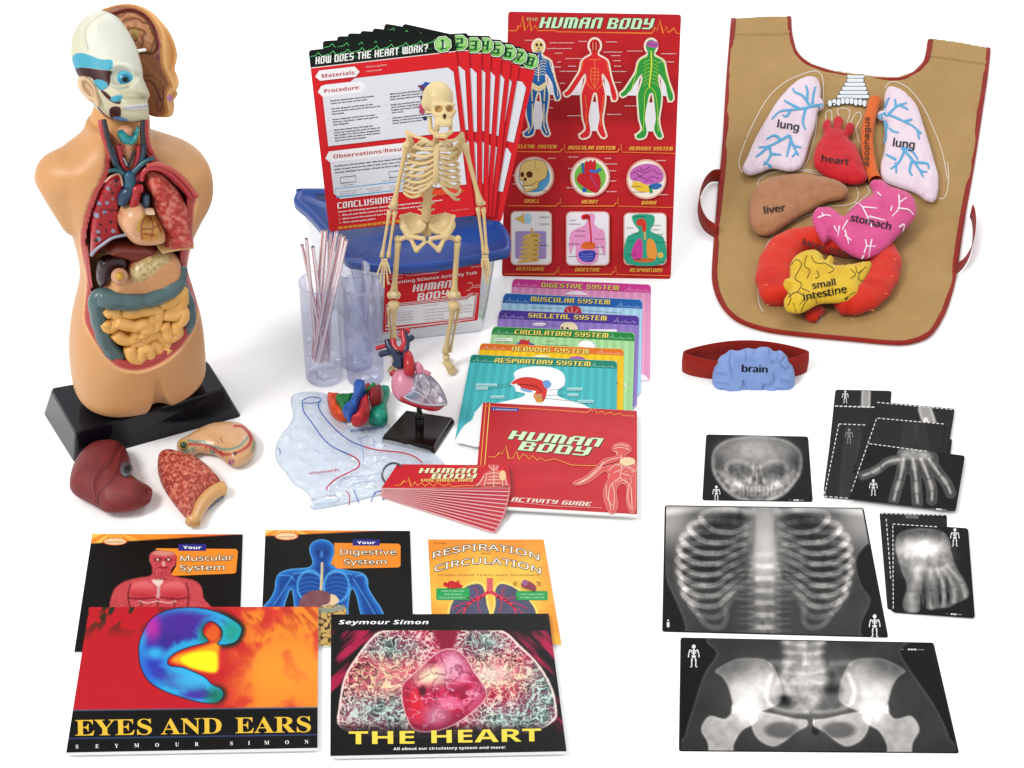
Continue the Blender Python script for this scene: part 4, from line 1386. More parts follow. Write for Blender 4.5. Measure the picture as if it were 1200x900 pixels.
def poster():
 p = lean_plane(G(588, 323), G(786, 326.5), 34)
 q = [(595.5, 13.5), (798.3, 17), (786, 327), (588, 323.5)]
 t = thing('wall_chart', 'red wall chart titled The Human Body with body system pictures, upright at centre', 'poster', (p.at(np.array(687.), np.array(325.))))
 a = Art(p)
 xf = quad_xf(q, 200, 310)
 a.slab(round_quad(q, 4), 0.0012, top='#c01f27', side='#e8e4e0')
 def bg(u, v, px, py):
  c = colr(px, '#bf1d25')
  n = fbm(px * .02, py * .05, 5, 3)
  c = mix(c, '#a5151d', sstep(.45, .7, n) * .7 * sstep(.10, .18, v) * sstep(.46, .34, v))
  c = mix(c, '#981219', sstep(.16, .24, v) * sstep(.44, .38, v) * sstep(.15, .3, u) * sstep(.98, .8, u) * .7)
  c = mix(c, '#d1242b', sstep(.45, .55, n) * sstep(.46, .5, v) * .4)
  return c
 cq = np.array(q).mean(0)
 a.grid(cq + (np.array(q) - cq) * .994, 90, 130, bg)
 a.up()
 Y = lambda pts: zm(pts, 580, 0, .2)
 a.stroke(Y([(75, 180), (125, 180), (140, 150), (150, 160), (162, 92), (175, 180), (190, 160), (203, 115), (215, 180), (237, 150), (250, 180), (350, 178), (362, 186), (640, 190), (920, 195), (940, 160), (950, 180), (965, 116), (985, 195), (1005, 155), (1015, 192), (1050, 165), (1062, 193), (1087, 197)]), .9, '#ee8a35')
 a.text('THE', 616.5, 24.3, 5.2, '#b8d890', shear=.25, width=14, ang=1)
 a.up()
 for k, (dx, dy, c) in enumerate(((.9, .9, '#123a1c'), (-.5, -.5, '#1b4a24'), (.1, .1, '#c9efc4'))):
  a.block('HUMAN', 633 + dx, 32.6 + dy, 12.6, c, shear=.28, width=72, ang=.6)
  a.block('BODY', 712.5 + dx, 33.6 + dy, 12.6, c, shear=.28, width=53, ang=.6)
  a.up()
 m = figure(a, 631, 103, .97, '#1f63a8', '#e4c888')
 bones = '#ead9a6'
 for l, w in (([(597, 320), (597, 480)], 1.2), ([(575, 335), (530, 350)], 1.0), ([(617, 335), (662, 350)], 1.0), ([(535, 355), (515, 430)], 1.1), ([(510, 440), (470, 500), (440, 540)], 1.0), ([(662, 355), (684, 430)], 1.1), ([(688, 440), (712, 520), (714, 570)], 1.0),
      ([(555, 505), (560, 600)], 1.5), ([(560, 615), (560, 750), (535, 795)], 1.3), ([(635, 505), (632, 600)], 1.5), ([(630, 615), (630, 750), (648, 795)], 1.3)):
  a.stroke(m(l), w, bones)
 for k in range(6):
  a.stroke(cr(m([(548 + 2 * k, 360 + 17 * k), (570, 352 + 17 * k), (597, 368 + 15 * k), (624, 352 + 17 * k), (648 - 2 * k, 360 + 17 * k)]), 3, False), .7, bones, L=a.L + 1)
 a.up(2)
 a.poly(m([(550, 480), (580, 500), (597, 510), (615, 500), (645, 480), (640, 520), (610, 540), (584, 540), (555, 520)]), bones)
 a.ell(629, 52.5, 1.5, 1.9, '#3a2a18'); a.ell(634, 52.5, 1.5, 1.9, '#3a2a18'); a.ell(631.5, 56.5, .8, 1.2, '#3a2a18')
 a.stroke([(629, 59.5), (634, 59.5)], .8, '#3a2a18')
 a.up()
 m = figure(a, 697, 103.5, 1.0, '#d8262c', '#c42026')
 o = '#f2763f'
 for l in ([(562, 350), (597, 352), (632, 350)], [(597, 352), (596, 400)], [(575, 405), (597, 400), (618, 405), (620, 470), (597, 520), (573, 470), (575, 405)], [(597, 400), (597, 515)], [(575, 425), (619, 425)], [(575, 445), (619, 445)], [(576, 465), (617, 465)], [(545, 470), (560, 505), (590, 530)], [(648, 470), (634, 505), (604, 530)], [(540, 560), (550, 640)], [(650, 560), (642, 640)], [(530, 360), (515, 420)], [(664, 360), (680, 420)], [(545, 650), (548, 740)], [(635, 650), (632, 740)]):
  a.stroke(m(l), .9, o, L=a.L + random.random() * .5)
 for k in range(5):
  a.stroke(m([(575 + 10 * k, 250), (577 + 9 * k, 295)]), .8, '#f0a07a' if k % 2 else '#8a1016')
 a.up()
 m = figure(a, 763, 104, 1.0, '#2f9a3e', '#38a048')
 yl = '#b8d83a'
 a.stroke(cr(m([(597, 300), (600, 380), (592, 450), (586, 510)]), 4, False), 1.6, '#e2e24a')
 for k in range(7):
  y = 350 + 22 * k
  for sg in (-1, 1):
   a.stroke(cr(m([(597, y), (597 + sg * 25, y + 6), (597 + sg * 44, y + 24)]), 3, False), .55, yl, L=a.L + .1 * k)
 for sg in (-1, 1):
  a.stroke(cr(m([(590, 510), (590 + sg * 28, 540), (595 + sg * 38, 620), (595 + sg * 40, 700), (595 + sg * 45, 770)]), 4, False), .8, yl, L=a.L + 1)
  a.stroke(cr(m([(597 + sg * 20, 330), (597 + sg * 70, 360), (597 + sg * 90, 440), (597 + sg * 120, 540)]), 4, False), .8, yl, L=a.L + 1.3)
 a.up(2)
 a.poly(cr([(757, 53), (759, 49), (764, 47.5), (770, 49.5), (771.5, 53), (769, 56), (762, 55.5)], 4), '#b05aa8')
 a.stroke(cr([(758, 52), (763, 51), (766, 53), (770, 52)], 3, False), .6, '#6a2a68', L=a.L + 1)
 a.up(2)
 words(a, [('cranium', 615, 47.6, 9), ('maxilla (upper jaw bone)', 644, 50.6, 29), ('mandible (lower jaw bone)', 641, 57.3, 29), ('clavicle', 650, 62.8, 9), ('frontalis', 678, 49, 10), ('temporalis', 710, 49.6, 13), ('sternocleidomastoid', 707, 61.4, 22), ('trapezius', 716, 65.6, 11), ('pectoralis major', 663, 69, 19), ('deltoid', 719, 71.6, 8), ('biceps', 666, 78, 9), ('biceps', 720, 78, 8), ('rectus abdominis', 656, 84, 20), ('external oblique', 717, 84.2, 17), ('cervical nerves', 735, 60.2, 18), ('spinal ganglion', 775, 63.3, 17), ('ribs', 653, 73, 4), ('ulna', 656, 98, 6), ('femur', 643, 117, 6), ('gastrocnemius', 665, 136, 17), ('tibialis anterior', 711, 134.5, 17), ('sacral nerves', 732, 124.5, 16), ('tendon', 720, 97, 8), ('patella', 642, 126.8, 6), ('radius', 649, 79, 8), ('pelvis', 641, 103, 6), ('palm', 674, 108, 6), ('tricep', 772, 73, 18)], 1.55)
 for y, xs in ((177.6, (660.5, 727.5)), (241, (656, 723.5)), (321, (654, 721))):
  x0 = 598 - (y - 177) * .045
  pts = [(x0, y)]
  for x in xs:
   pts += [(x - 4, y + .4), (x - 2, y - 3), (x - .6, y - 2), (x + .6, y - 9), (x + 1.6, y + .6)]
  pts += [(792 - (y - 177) * .04, y + 2.2)]
  a.stroke(pts, .8, '#f08a3c')
 for tx, x, y, w in (('SKELETAL SYSTEM', 600, 173.6, 52), ('MUSCULAR SYSTEM', 666, 175, 55), ('NERVOUS SYSTEM', 737.5, 176, 51), ('SKULL', 614.5, 237.6, 18), ('HEART', 682, 238.5, 19), ('BRAIN', 752, 239.6, 17), ('VERTEBRAE', 605, 317, 33), ('DIGESTIVE', 674, 318, 29), ('RESPIRATORY', 738, 318.5, 38)):
  a.block(tx, x, y, 4.3, '#f2b64a', shear=.3, width=w, ang=.5)
 a.up()
 for cx, cy, c2 in ((626, 207, '#5aa8d8'), (691.5, 207.5, '#7ac050'), (757.5, 210, '#f6efdc')):
  a.ell(cx, cy, 23.5, 23.5, '#e8a89a'); a.up()
  a.ell(cx, cy, 21.5, 21.5, '#f9efe0'); a.up()
  a.ell(cx, cy, 18.5, 18.5, c2); a.up()
 Z = lambda pts: zm(pts, 580, 160, .2)
 a.ell(617, 205, 9, 15, '#f4ead8'); a.up()
 a.poly(cr(Z([(145, 230), (150, 180), (180, 145), (240, 135), (290, 150), (308, 200), (295, 245), (260, 265), (250, 300), (200, 322), (175, 320), (165, 285), (168, 265), (150, 255)]), 4), '#e6c578'); a.up()
 a.stroke(cr(Z([(145, 230), (150, 180), (180, 145), (240, 135), (290, 150), (308, 200), (295, 245), (260, 265), (250, 300), (200, 322), (175, 320), (165, 285), (168, 265), (150, 255)]), 4), .5, '#6a4a20', closed=True)
 a.ell(620.5, 204.5, 3.8, 3.8, '#5a2a18'); a.ell(612, 204.5, 2.2, 3.2, '#5a2a18'); a.ell(615.5, 210, 1.8, 2.4, '#5a2a18')
 a.stroke(Z([(170, 290), (215, 285), (250, 262)]), .8, '#7a5a2a'); a.stroke(Z([(172, 300), (212, 297)]), 1.6, '#f8f0d8')
 a.stroke(cr(Z([(240, 140), (235, 180), (260, 200)]), 3, False), .4, '#8a6a30')
 a.up()
 a.poly(cr(Z([(480, 255), (490, 225), (520, 205), (525, 170), (535, 140), (548, 150), (560, 135), (572, 150), (585, 135), (592, 160), (590, 200), (610, 225), (620, 270), (612, 310), (590, 330), (545, 310), (500, 280)]), 4), '#c8202a'); a.up()
 a.stroke(Z([(512, 155), (520, 215)]), 2.4, '#2a62b0'); a.stroke(cr(Z([(556, 200), (590, 205), (620, 190)]), 3, False), 3.4, '#2f6cc0'); a.stroke(Z([(523, 300), (525, 325)]), 4.5, '#2a62b0')
 a.stroke(cr(Z([(560, 225), (575, 260), (605, 300)]), 3, False), .6, '#5a60c0')
 a.up()
 a.poly(Z([(810, 262), (860, 270), (905, 290), (905, 325), (850, 325), (800, 295)]), '#efc63c')
 a.poly(cr(Z([(900, 290), (930, 275), (965, 275), (978, 290), (950, 308), (915, 306)]), 4), '#2f6cb0'); a.poly(Z([(900, 290), (915, 285), (925, 330), (908, 332)]), '#3a9a4a'); a.up()
 a.poly(cr(Z([(792, 240), (795, 205), (830, 175), (890, 160), (950, 172), (985, 215), (978, 260), (930, 275), (880, 280), (850, 262), (810, 258)]), 4), '#c565b4'); a.up()
 for l in ([(800, 220), (840, 200), (880, 215), (920, 190)], [(815, 250), (850, 235), (880, 250), (925, 235), (965, 250)], [(850, 180), (870, 200), (910, 175)], [(930, 190), (950, 215), (975, 215)], [(880, 270), (900, 255), (930, 268)], [(830, 215), (845, 230), (870, 228)]):
  a.stroke(cr(Z(l), 4, False), .7, '#6e2470', L=a.L + random.random())
 a.up(2)
 words(a, [('cranium', 641.5, 186, 9.5), ('right atrium', 666, 184.5, 12), ('aorta', 709, 186, 7), ('pulmonary artery', 705, 192.6, 18), ('left atrium', 714, 200.6, 8), ('right ventricle', 664, 220.5, 13), ('left ventricle', 711, 225, 12), ('vein', 714, 212.5, 8), ('cerebrum', 769, 188.6, 11), ('cerebellum', 772, 228.6, 11), ('brain', 666, 198, 6), ('stem', 601, 216, 6), ('jaw', 601, 206, 5)], 1.7)
 words(a, [('cerebellum', 739, 219, 13), ('brain stem', 742, 225.5, 13), ('mandible', 630, 224, 11)], 1.6, '#222222')
 for x0, y0, x1, y1, c in ((599.5, 248.5, 645.5, 309.5, '#f6f2f2'), (664.5, 249, 713, 310, '#f4eef6'), (732, 250.5, 780, 309.5, '#f4f6f4')):
  a.rect(x0 - 1.3, y0 - 1.3, x1 + 1.3, y1 + 1.3, '#eab0a4', 6); a.up()
  a.rect(x0, y0, x1, y1, c, 5); a.up()
 a.rect(604, 271, 640, 303, '#a894cc', 2); a.up()
 for k in range(6):
  y = 277 + 5.6 * k
  a.poly(cr([(614 - k * .9, y), (619, y - 3), (631 - .4 * k, y - 3.4), (633 - .4 * k, y + 1), (622, y + 2), (612 - k * .9, y + 3)], 3), '#e0b95c')
  a.stroke([(626 - .4 * k, y - 1), (631 - .4 * k, y - 1)], 1.2, '#b0702c', L=a.L + 1)
 a.ell(618.5, 256.5, 4.2, 6, '#a8d8ee'); a.poly(cr([(604, 256), (611, 253), (614, 250), (614, 262), (611, 260)], 3), '#e0b95c'); a.stroke([(623, 267), (625, 278)], 2, '#e0b95c')
 a.up(2)
 words(a, [('spinous', 632, 255, 12), ('vertebra', 632, 263, 12), ('vertebra', 631, 288, 12)], 1.7, '#222222')
 a.poly(cr([(690, 251), (697, 252), (696, 262), (702, 268), (708, 272), (709, 300), (702, 285), (699, 307), (677, 307), (674, 285), (668, 298), (668, 275), (676, 268), (686, 263)], 3), '#ee9ccc'); a.up()
 a.stroke(cr([(684, 255), (690, 254), (691, 262), (692.5, 275), (693, 286)], 4, False), 2.0, '#d82838'); a.poly(cr([(682, 252), (690, 251), (691.5, 258), (687, 257), (682, 257)], 3), '#d82838')
 a.poly(cr([(681, 287), (687, 283), (697, 285), (697, 291), (690, 292), (682, 291)], 3), '#e86a30')
 a.poly(cr([(679, 295), (697, 294), (696, 305), (688, 307), (680, 304)], 3), '#3a44b0'); a.up()
 for k in range(3):
  a.stroke(cr([(680, 297 + 3 * k), (686, 298.5 + 3 * k), (695, 297 + 3 * k)], 3, False), .7, '#8a90e0')
 a.up()
 words(a, [('mouth', 668, 258.5, 7), ('esophagus', 666.5, 263, 14), ('esophagus', 674, 271, 13), ('liver', 674, 277, 12), ('gallbladder', 666, 286.5, 14), ('stomach', 697, 280.6, 11), ('pancreas', 697, 290, 11), ('colon', 666, 301, 10), ('intestine', 697, 298, 11)], 1.6, '#222222')
 a.poly(cr([(742, 252), (765, 252), (766, 262), (762, 270), (770, 275), (778, 280), (778, 308.5), (734, 308.5), (734, 280), (743, 274), (749, 270), (743, 262)], 3), '#2fa484'); a.up()
 a.poly(cr([(746, 259), (752, 256), (757, 260), (757, 270), (753, 272), (752, 265), (747, 264)], 3), '#d83a2c'); a.stroke([(755.5, 271), (756, 281)], 2.6, '#c8b070')
 a.poly(cr([(741, 292), (745, 283), (751, 279.5), (753, 290), (752, 303), (744, 304.5), (740, 300)], 4), '#d0409c'); a.poly(cr([(758, 284), (762, 279.5), (767, 284), (770, 296), (767, 304), (759, 302)], 4), '#eb9a3c')
 a.poly(cr([(742, 304), (756, 302.5), (768, 304), (762, 307), (748, 307)], 3), '#d06a30'); a.ell(774, 299, 3.5, 3.5, '#d8b858')
 a.up()
 words(a, [('nasal cavity', 743, 254, 14), ('mouth', 734, 267.6, 8), ('trachea', 739.5, 274, 9), ('pharynx', 764.5, 264.6, 10), ('larynx', 764.5, 269.6, 8), ('trachea', 766, 275, 11), ('bronchi', 769, 284.6, 12), ('lung', 736, 283, 6), ('lung', 736, 298.6, 9), ('alveoli', 772, 307.6, 8)], 1.6, '#1c2a24')
 b = a.build('printed_sheet', PAPER, t)
 P0, P1 = p.at(np.array(660.), np.array(150.), -.002), p.at(np.array(715.), np.array(150.), -.002)
 V, F = prism(np.array([P0, P1, P1 + (0.0, .16, -P1[2] + .002), P0 + (0, .16, -P0[2] + .002)]), np.array([P0, P1, P1 + (0.0, .16, -P1[2] + .002), P0 + (0, .16, -P0[2] + .002)]) + (0, .003, .002))
 mk('easel_strut', V, F, '#e6e2dc', PAPER, t, False)
SYS = [('DIGESTIVE SYSTEM', [(601, 326.5), (763, 333.4), (762, 447), (588, 440)], '#d8409c', '#e89cc8', (336, 343.2), 'pink', (634.5, 725.5, 336.5)),
   ('MUSCULAR SYSTEM', [(590.5, 343.4), (753, 351), (751, 463), (575, 456)], '#1c62b4', '#a9d4f0', (354.7, 361.8), 'light blue', (622, 715, 353)),
   ('SKELETAL SYSTEM', [(585.4, 363), (749, 370), (746, 477), (570, 472)], '#4a3296', '#8f78c4', (373, 380.8), 'purple', (619, 711, 372)),
   ('CIRCULATORY SYSTEM', [(577.4, 382.4), (744, 389.8), (741, 486), (562, 490)], '#17863c', '#a4d898', (391.5, 399.8), 'green', (603, 713, 391.5)),
   ('NERVOUS SYSTEM', [(563, 402), (731, 409), (730, 496), (548, 505)], '#e0701e', '#f6c514', (409.4, 416.6), 'yellow and orange', (600, 690, 411.2)),
   ('RESPIRATORY SYSTEM', [(552, 415.3), (723.3, 423), (722, 530), (532.5, 519)], '#12846c', '#46b7bd', (424.4, 432), 'teal', (580, 692, 424.8))]
def system_cards():
 GR = 'body system cards fanned on the table'
 for i, (title, q, hc, bc, (hl, hr), cn, (tx0, tx1, ty)) in enumerate(SYS):
  q = np.array(q, float)
  a = Art(Ground(0.0011 * i))
  a.slab(round_quad(q, 4), 0.0008, top=bc, side='#f4f4f4')
  w = q[1] - q[0]
  X = lambda u, v: q[0] * (1 - u) * (1 - v) + q[1] * u * (1 - v) + q[2] * u * v + q[3] * (1 - u) * v
  n = 34
  for k in range(n):
   u = .012 + .976 * (k + .5) / n
   c = rgb(bc) * .965 if k % 2 else np.clip(rgb(bc) * 1.02 + .012, 0, 1)
   a.stroke([X(u, .07), X(u, .985)], 162 / n * .96, c)
  a.up()
  TL, TR = q[0], q[1]
  r = 4
  hdr = [X(.004, .03), X(.02, .004), X(.98, .004), X(.996, .03), (q[1][0] - .5, hr), (q[0][0] - (hl - q[0][1]) * .17, hl)]
  a.poly(hdr, hc)
  a.up()
  for (u0, u1) in ((.0, .18), (.80, .985)):
   P0, P1 = X(u0 + .01, 0), X(u1, 0)
   yb = (hl - q[0][1]) * .82
   e = np.array(ecg(0, 1, 0, 1, (.7, .5, .35) if u0 < .5 else (.9, .35, .35)))
   a.stroke([(P0[0] + (P1[0] - P0[0]) * x, P0[1] + (P1[1] - P0[1]) * x + yb + y * 6.2) for x, y in e], .55, np.clip(rgb(hc) * .5 + .5, 0, 1))
  for k, (dx, c) in enumerate(((.5, '#2a2410'), (0, '#ecd86a'))):
   a.block(title, tx0 + dx, ty + dx, 5.4, c, shear=.12, width=tx1 - tx0, ang=2.3)
   a.up()
  if cn == 'pink':
   a.poly(cr([(662, 344.5), (668, 341.8), (680, 341.5), (690, 345.4)], 3, False).tolist() + [(690, 346), (662, 345)], '#fbeef6')
   a.poly(cr([(748, 437), (756, 440), (761, 446)], 3, False).tolist() + [(750, 446)], '#fbeef6')
  elif cn == 'light blue':
   a.poly(cr([(660, 367), (663, 360.5), (671, 358.4), (679, 360), (682, 367.5)], 4, False).tolist(), '#c03038')
   a.text('sternocleidomastoid', 622, 361, 1.8, '#20303c', width=25, ang=2); a.text('trapezius', 710, 366.4, 1.8, '#20303c', width=18, ang=2)
   a.stroke([(648, 360.6), (661, 362)], .3, '#555566'); a.stroke([(683, 363.6), (709, 365.6)], .3, '#556677')
   a.up(); a.stroke([(670, 359), (670.5, 367)], .6, '#f4d0c8'); a.stroke([(664.5, 362), (667, 367)], .5, '#f4d0c8'); a.stroke([(677, 362), (674, 367)], .5, '#f4d0c8')
  elif cn == 'purple':
   a.poly(cr([(656, 385.5), (658, 380), (664, 377.6), (671, 378), (676, 382), (677, 386.5)], 4, False).tolist(), '#ead9b0')
   a.ell(632, 380, 8, 1.9, '#efe8f6', n=20); a.up()
   a.text('cranium', 632, 381, 1.7, '#302040', align='c', width=12, ang=2); a.stroke([(640, 380.4), (656, 381.5)], .3, '#443366')
   a.ell(659, 384.2, 1.7, 1.2, '#3a2a20', n=12); a.ell(665, 384.6, 1.7, 1.2, '#3a2a20', n=12)
   a.rect(690, 386, 723, 388.6, '#efe8f6', 1.2)
  elif cn == 'green':
   a.rect(579.5, 396, 601, 400.4, '#e4f4dc', 1.5); a.up(); a.text('superior', 581, 398, 1.5, '#203020', width=13, ang=2); a.text('vena cava', 581, 400, 1.5, '#203020', width=17, ang=2); a.up(-1)
   a.poly(cr([(606, 404), (609, 399.5), (614, 398.2), (620, 400.4), (626, 404.5)], 4, False).tolist(), '#c8242c')
   for x in (611, 615.5, 619.5):
    a.stroke([(x, 401), (x - .5, 397.6)], 1.8, '#c8242c', L=a.L + 1)
   a.stroke([(605, 403.5), (610, 401.5)], 1.5, '#2a5cb0', L=a.L + 1); a.stroke([(619, 403), (626, 403.5)], 1.5, '#2a5cb0', L=a.L + 1)
   a.text('aorta', 639.5, 400, 1.6, '#203020', width=9, ang=2); a.text('pulmonary artery', 636, 404.2, 1.6, '#203020', width=31, ang=2)
   a.poly(cr([(677, 406), (679, 401.4), (686, 399.2), (694, 400.6), (698.5, 404.4), (697, 408)], 4, False).tolist(), '#f8f8fa')
   a.stroke(cr([(694, 401), (697, 404), (696, 407)], 3, False), .6, '#8a90d0', L=a.L + 1)
   a.up(2)
   a.stroke([(731.5, 449), (734.5, 455)], 1.4, '#e8f6e4')
  elif cn == 'yellow and orange':
   a.ell(635, 417.4, 10, 1.2, '#fdf3c8', n=20)
   a.poly(cr([(666, 421), (669, 418.4), (677, 417.4), (684, 419), (686, 421.8)], 4, False).tolist(), '#b05aa8')
   a.rect(722.5, 448, 723.8, 450, '#3a3a2a'); a.stroke([(721.5, 468), (722.8, 471)], 1.2, '#fbf0c0')
  else:
   head = zm([(360, 600), (385, 570), (378, 548), (390, 530), (430, 512), (500, 505), (580, 510), (640, 535), (657, 575), (650, 610), (620, 630), (615, 660), (650, 680), (720, 700), (790, 730), (790, 790), (200, 790), (210, 720), (300, 700), (400, 678), (440, 660), (430, 648), (390, 640), (385, 618)], 520, 320, .21667)
   a.poly(cr(head, 2), '#f4f8f8'); a.up()
   a.poly(cr(zm([(365, 600), (385, 578), (430, 563), (490, 567), (545, 590), (558, 625), (552, 670), (535, 695), (500, 690), (485, 660), (500, 640), (460, 632), (425, 625), (400, 600)], 520, 320, .21667), 4), '#d2342c'); a.up()
   a.stroke(cr(zm([(398, 606), (440, 603), (500, 615), (530, 640)], 520, 320, .21667), 4, False), 1.2, '#8a1420')
   a.poly(cr(zm([(412, 622), (450, 628), (480, 640), (470, 645), (430, 638)], 520, 320, .21667), 3), '#7aa8d8')
   a.poly(cr(zm([(535, 590), (560, 578), (582, 598), (572, 618), (550, 622)], 520, 320, .21667), 4), '#6aa0d4')
   a.poly(zm([(488, 655), (530, 655), (535, 700), (500, 700)], 520, 320, .21667), '#e0a04a'); a.up()
   for k in range(3):
    a.stroke(zm([(498, 662 + 12 * k), (534, 664 + 12 * k)], 520, 320, .21667), .7, '#a85a2a' if k else '#8a78c0')
   shoulder = [(569, 474), (562, 477), (556, 485), (553, 492), (546, 497), (540, 504), (533, 517.5), (541, 519.5), (566, 521)]
   a.poly(cr(shoulder, 3), '#f4f8f8')
   for t_, x, y, w_ in (('nasal cavity', 558.5, 452, 23), ('mouth', 558.5, 456, 12), ('trachea', 576, 466, 14), ('pharynx', 665.5, 456.8, 16), ('larynx', 666, 463.6, 11), ('bronchus', 677.5, 471.2, 17)):
    a.rect(x - 1.2, y - 2.6, x + w_ + 1.2, y + 1.0, '#a8dcde', 1.4)
    a.text(t_, x, y, 1.9, '#1c3a40', width=w_, ang=1, L=a.L + 1)
   for l in ([(582, 451.5), (598, 449)], [(572, 456), (604, 451)], [(641, 457), (664, 456)], [(640, 463), (664, 463)], [(632, 466), (676, 470.5)]):
    a.stroke(l, .35, '#4a7a80')
  tag(a.build('system_card', PAPER), f'{cn} card headed {title.title()}, one of the fanned system cards', 'card', GR)
def cards():
 system_cards()
 guide()
 procedure_cards()
def nerve_man(a, m, col='#f2b8b0', glow='#d8585a'):
 pass
def guide():
 h = 0.0072
 a = Art(Ground(h))
 q = np.array([(566, 471.5), (746.5, 481.5), (746.5, 602.5), (555, 591.5)], float)
 pages = Art(Ground(h - .0012))
 a.slab(q + np.array([(0, .3), (.3, .3), (.4, 2.6), (0, 2.4)]), .0022, top='#f6f4f2', side='#efedea')
 a.top = .0022
 a.slab(q, .0004, top='#c81f2b', side='#e8c0c0')
 def bg(u, v, px, py):
  c = colr(px, '#c21c28')
  n = fbm(px * .012, py * .05, 3, 3)
  c = mix(c, '#d42c36', sstep(.5, .8, n) * .6)
  return mix(c, '#aa1420', sstep(.35, .0, v) * .4 + sstep(.3, .1, u) * .25)
 c0 = q.mean(0)
 a.grid(c0 + (q - c0) * .992, 60, 45, bg)
 a.up()
 Z = lambda pts: zm(pts, 430, 450, .275)
 for x0, x1, w, c in (((507, 80), (470, 515), 1.0, '#f0a048'), ((523, 82), (488, 517), 1.0, '#f4c860')):
  a.stroke(Z([x0, x1]), w, c)
 a.stroke(Z([(497, 95), (530, 96), (760, 108), (940, 121), (955, 108), (962, 118), (970, 103), (980, 125), (1003, 115), (1012, 128), (1040, 120), (1050, 131), (1080, 125), (1090, 134), (1142, 137)]), .8, '#f08a3c')
 a.poly(Z([(530, 97), (648, 103), (644, 117), (528, 111)]), '#2c3a94'); a.up()
 a.text('Lakeshore', *Z([(588, 112)])[0], 2.6, '#f4f4f8', align='c', width=27, ang=2.2)
 for dx, c in ((.8, '#14361c'), (-.5, '#1a4022'), (0, '#d4f0c4')):
  a.block('HUMAN', 597.5 + dx, 514.5 + dx, 10.2, c, shear=.5, width=107, ang=5)
  a.block('BODY', 609 + dx, 527.5 + dx, 10.6, c, shear=.5, width=82, ang=5)
  a.up()
 a.stroke(Z([(518, 309), (545, 312), (565, 292), (575, 300), (592, 264), (604, 318), (622, 316), (637, 288), (648, 322), (665, 300), (680, 305), (690, 322), (705, 305), (725, 325), (740, 315), (760, 328), (800, 318), (830, 330), (870, 345), (930, 348), (1020, 346), (1070, 330), (1100, 318), (1142, 320)]), .8, '#f0a048')
 a.block('ACTIVITY GUIDE', 600, 587.4, 4.8, '#f2e0d0', shear=.45, width=93, ang=3.6)
 a.stroke(Z([(560, 500), (590, 492), (610, 500), (800, 520), (1000, 528)]), .6, '#f0a0a0')
 man_p = [(1050, 262), (1085, 250), (1118, 262), (1125, 285), (1100, 305), (1110, 320), (1146, 332), (1146, 400), (1146, 480), (1140, 545), (1120, 545), (1105, 500), (1108, 440), (1085, 425), (1062, 450), (1068, 505), (1060, 545), (1030, 545), (1008, 480), (1012, 440), (1030, 400), (1015, 370), (960, 410), (915, 430), (882, 430), (885, 415), (930, 395), (985, 345), (1010, 320), (1055, 310), (1065, 295), (1048, 285)]
 a.poly(cr(Z(man_p), 3), '#d85450'); a.up()
 pk = '#f6cfc4'
 a.stroke(cr(Z(man_p), 3), .5, '#eba49a', closed=True)
 for l in ([(1083, 300), (1086, 345), (1078, 400)], [(1083, 312), (1030, 325), (985, 360), (930, 408), (890, 424)], [(1083, 318), (1140, 335)], [(1085, 340), (1050, 350), (1030, 370)], [(1085, 350), (1120, 355), (1142, 375)], [(1083, 365), (1050, 378)], [(1080, 380), (1120, 390)], [(1078, 400), (1040, 430), (1030, 480), (1040, 540)], [(1078, 400), (1120, 430), (1128, 480), (1130, 540)], [(1045, 420), (1055, 470), (1050, 535)], [(1020, 430), (1022, 480), (1045, 520)], [(1115, 430), (1112, 490), (1125, 530)],
     [(1055, 265), (1085, 258), (1115, 268)], [(1052, 275), (1085, 270), (1118, 280)], [(1070, 300), (1060, 285)], [(1010, 330), (960, 385), (905, 420)], [(1000, 355), (950, 400), (900, 426)]):
  a.stroke(cr(Z(l), 4, False), .75, pk, L=a.L + random.random())
 a.up(2)
 for k in range(26):
  x, y = random.uniform(1030, 1140), random.uniform(320, 420)
  a.stroke(Z([(x, y), (x + random.uniform(-22, 22), y + random.uniform(4, 22))]), .45, pk, L=a.L + random.random())
 a.up(2)
 a.ell(*Z([(1110, 330)])[0], 9, 5, '#f4d0a4')
 tag(a.build('activity_guide', GLOSSY_PAPER), 'thin red booklet titled Human Body Activity Guide, lying below the fanned cards', 'booklet')
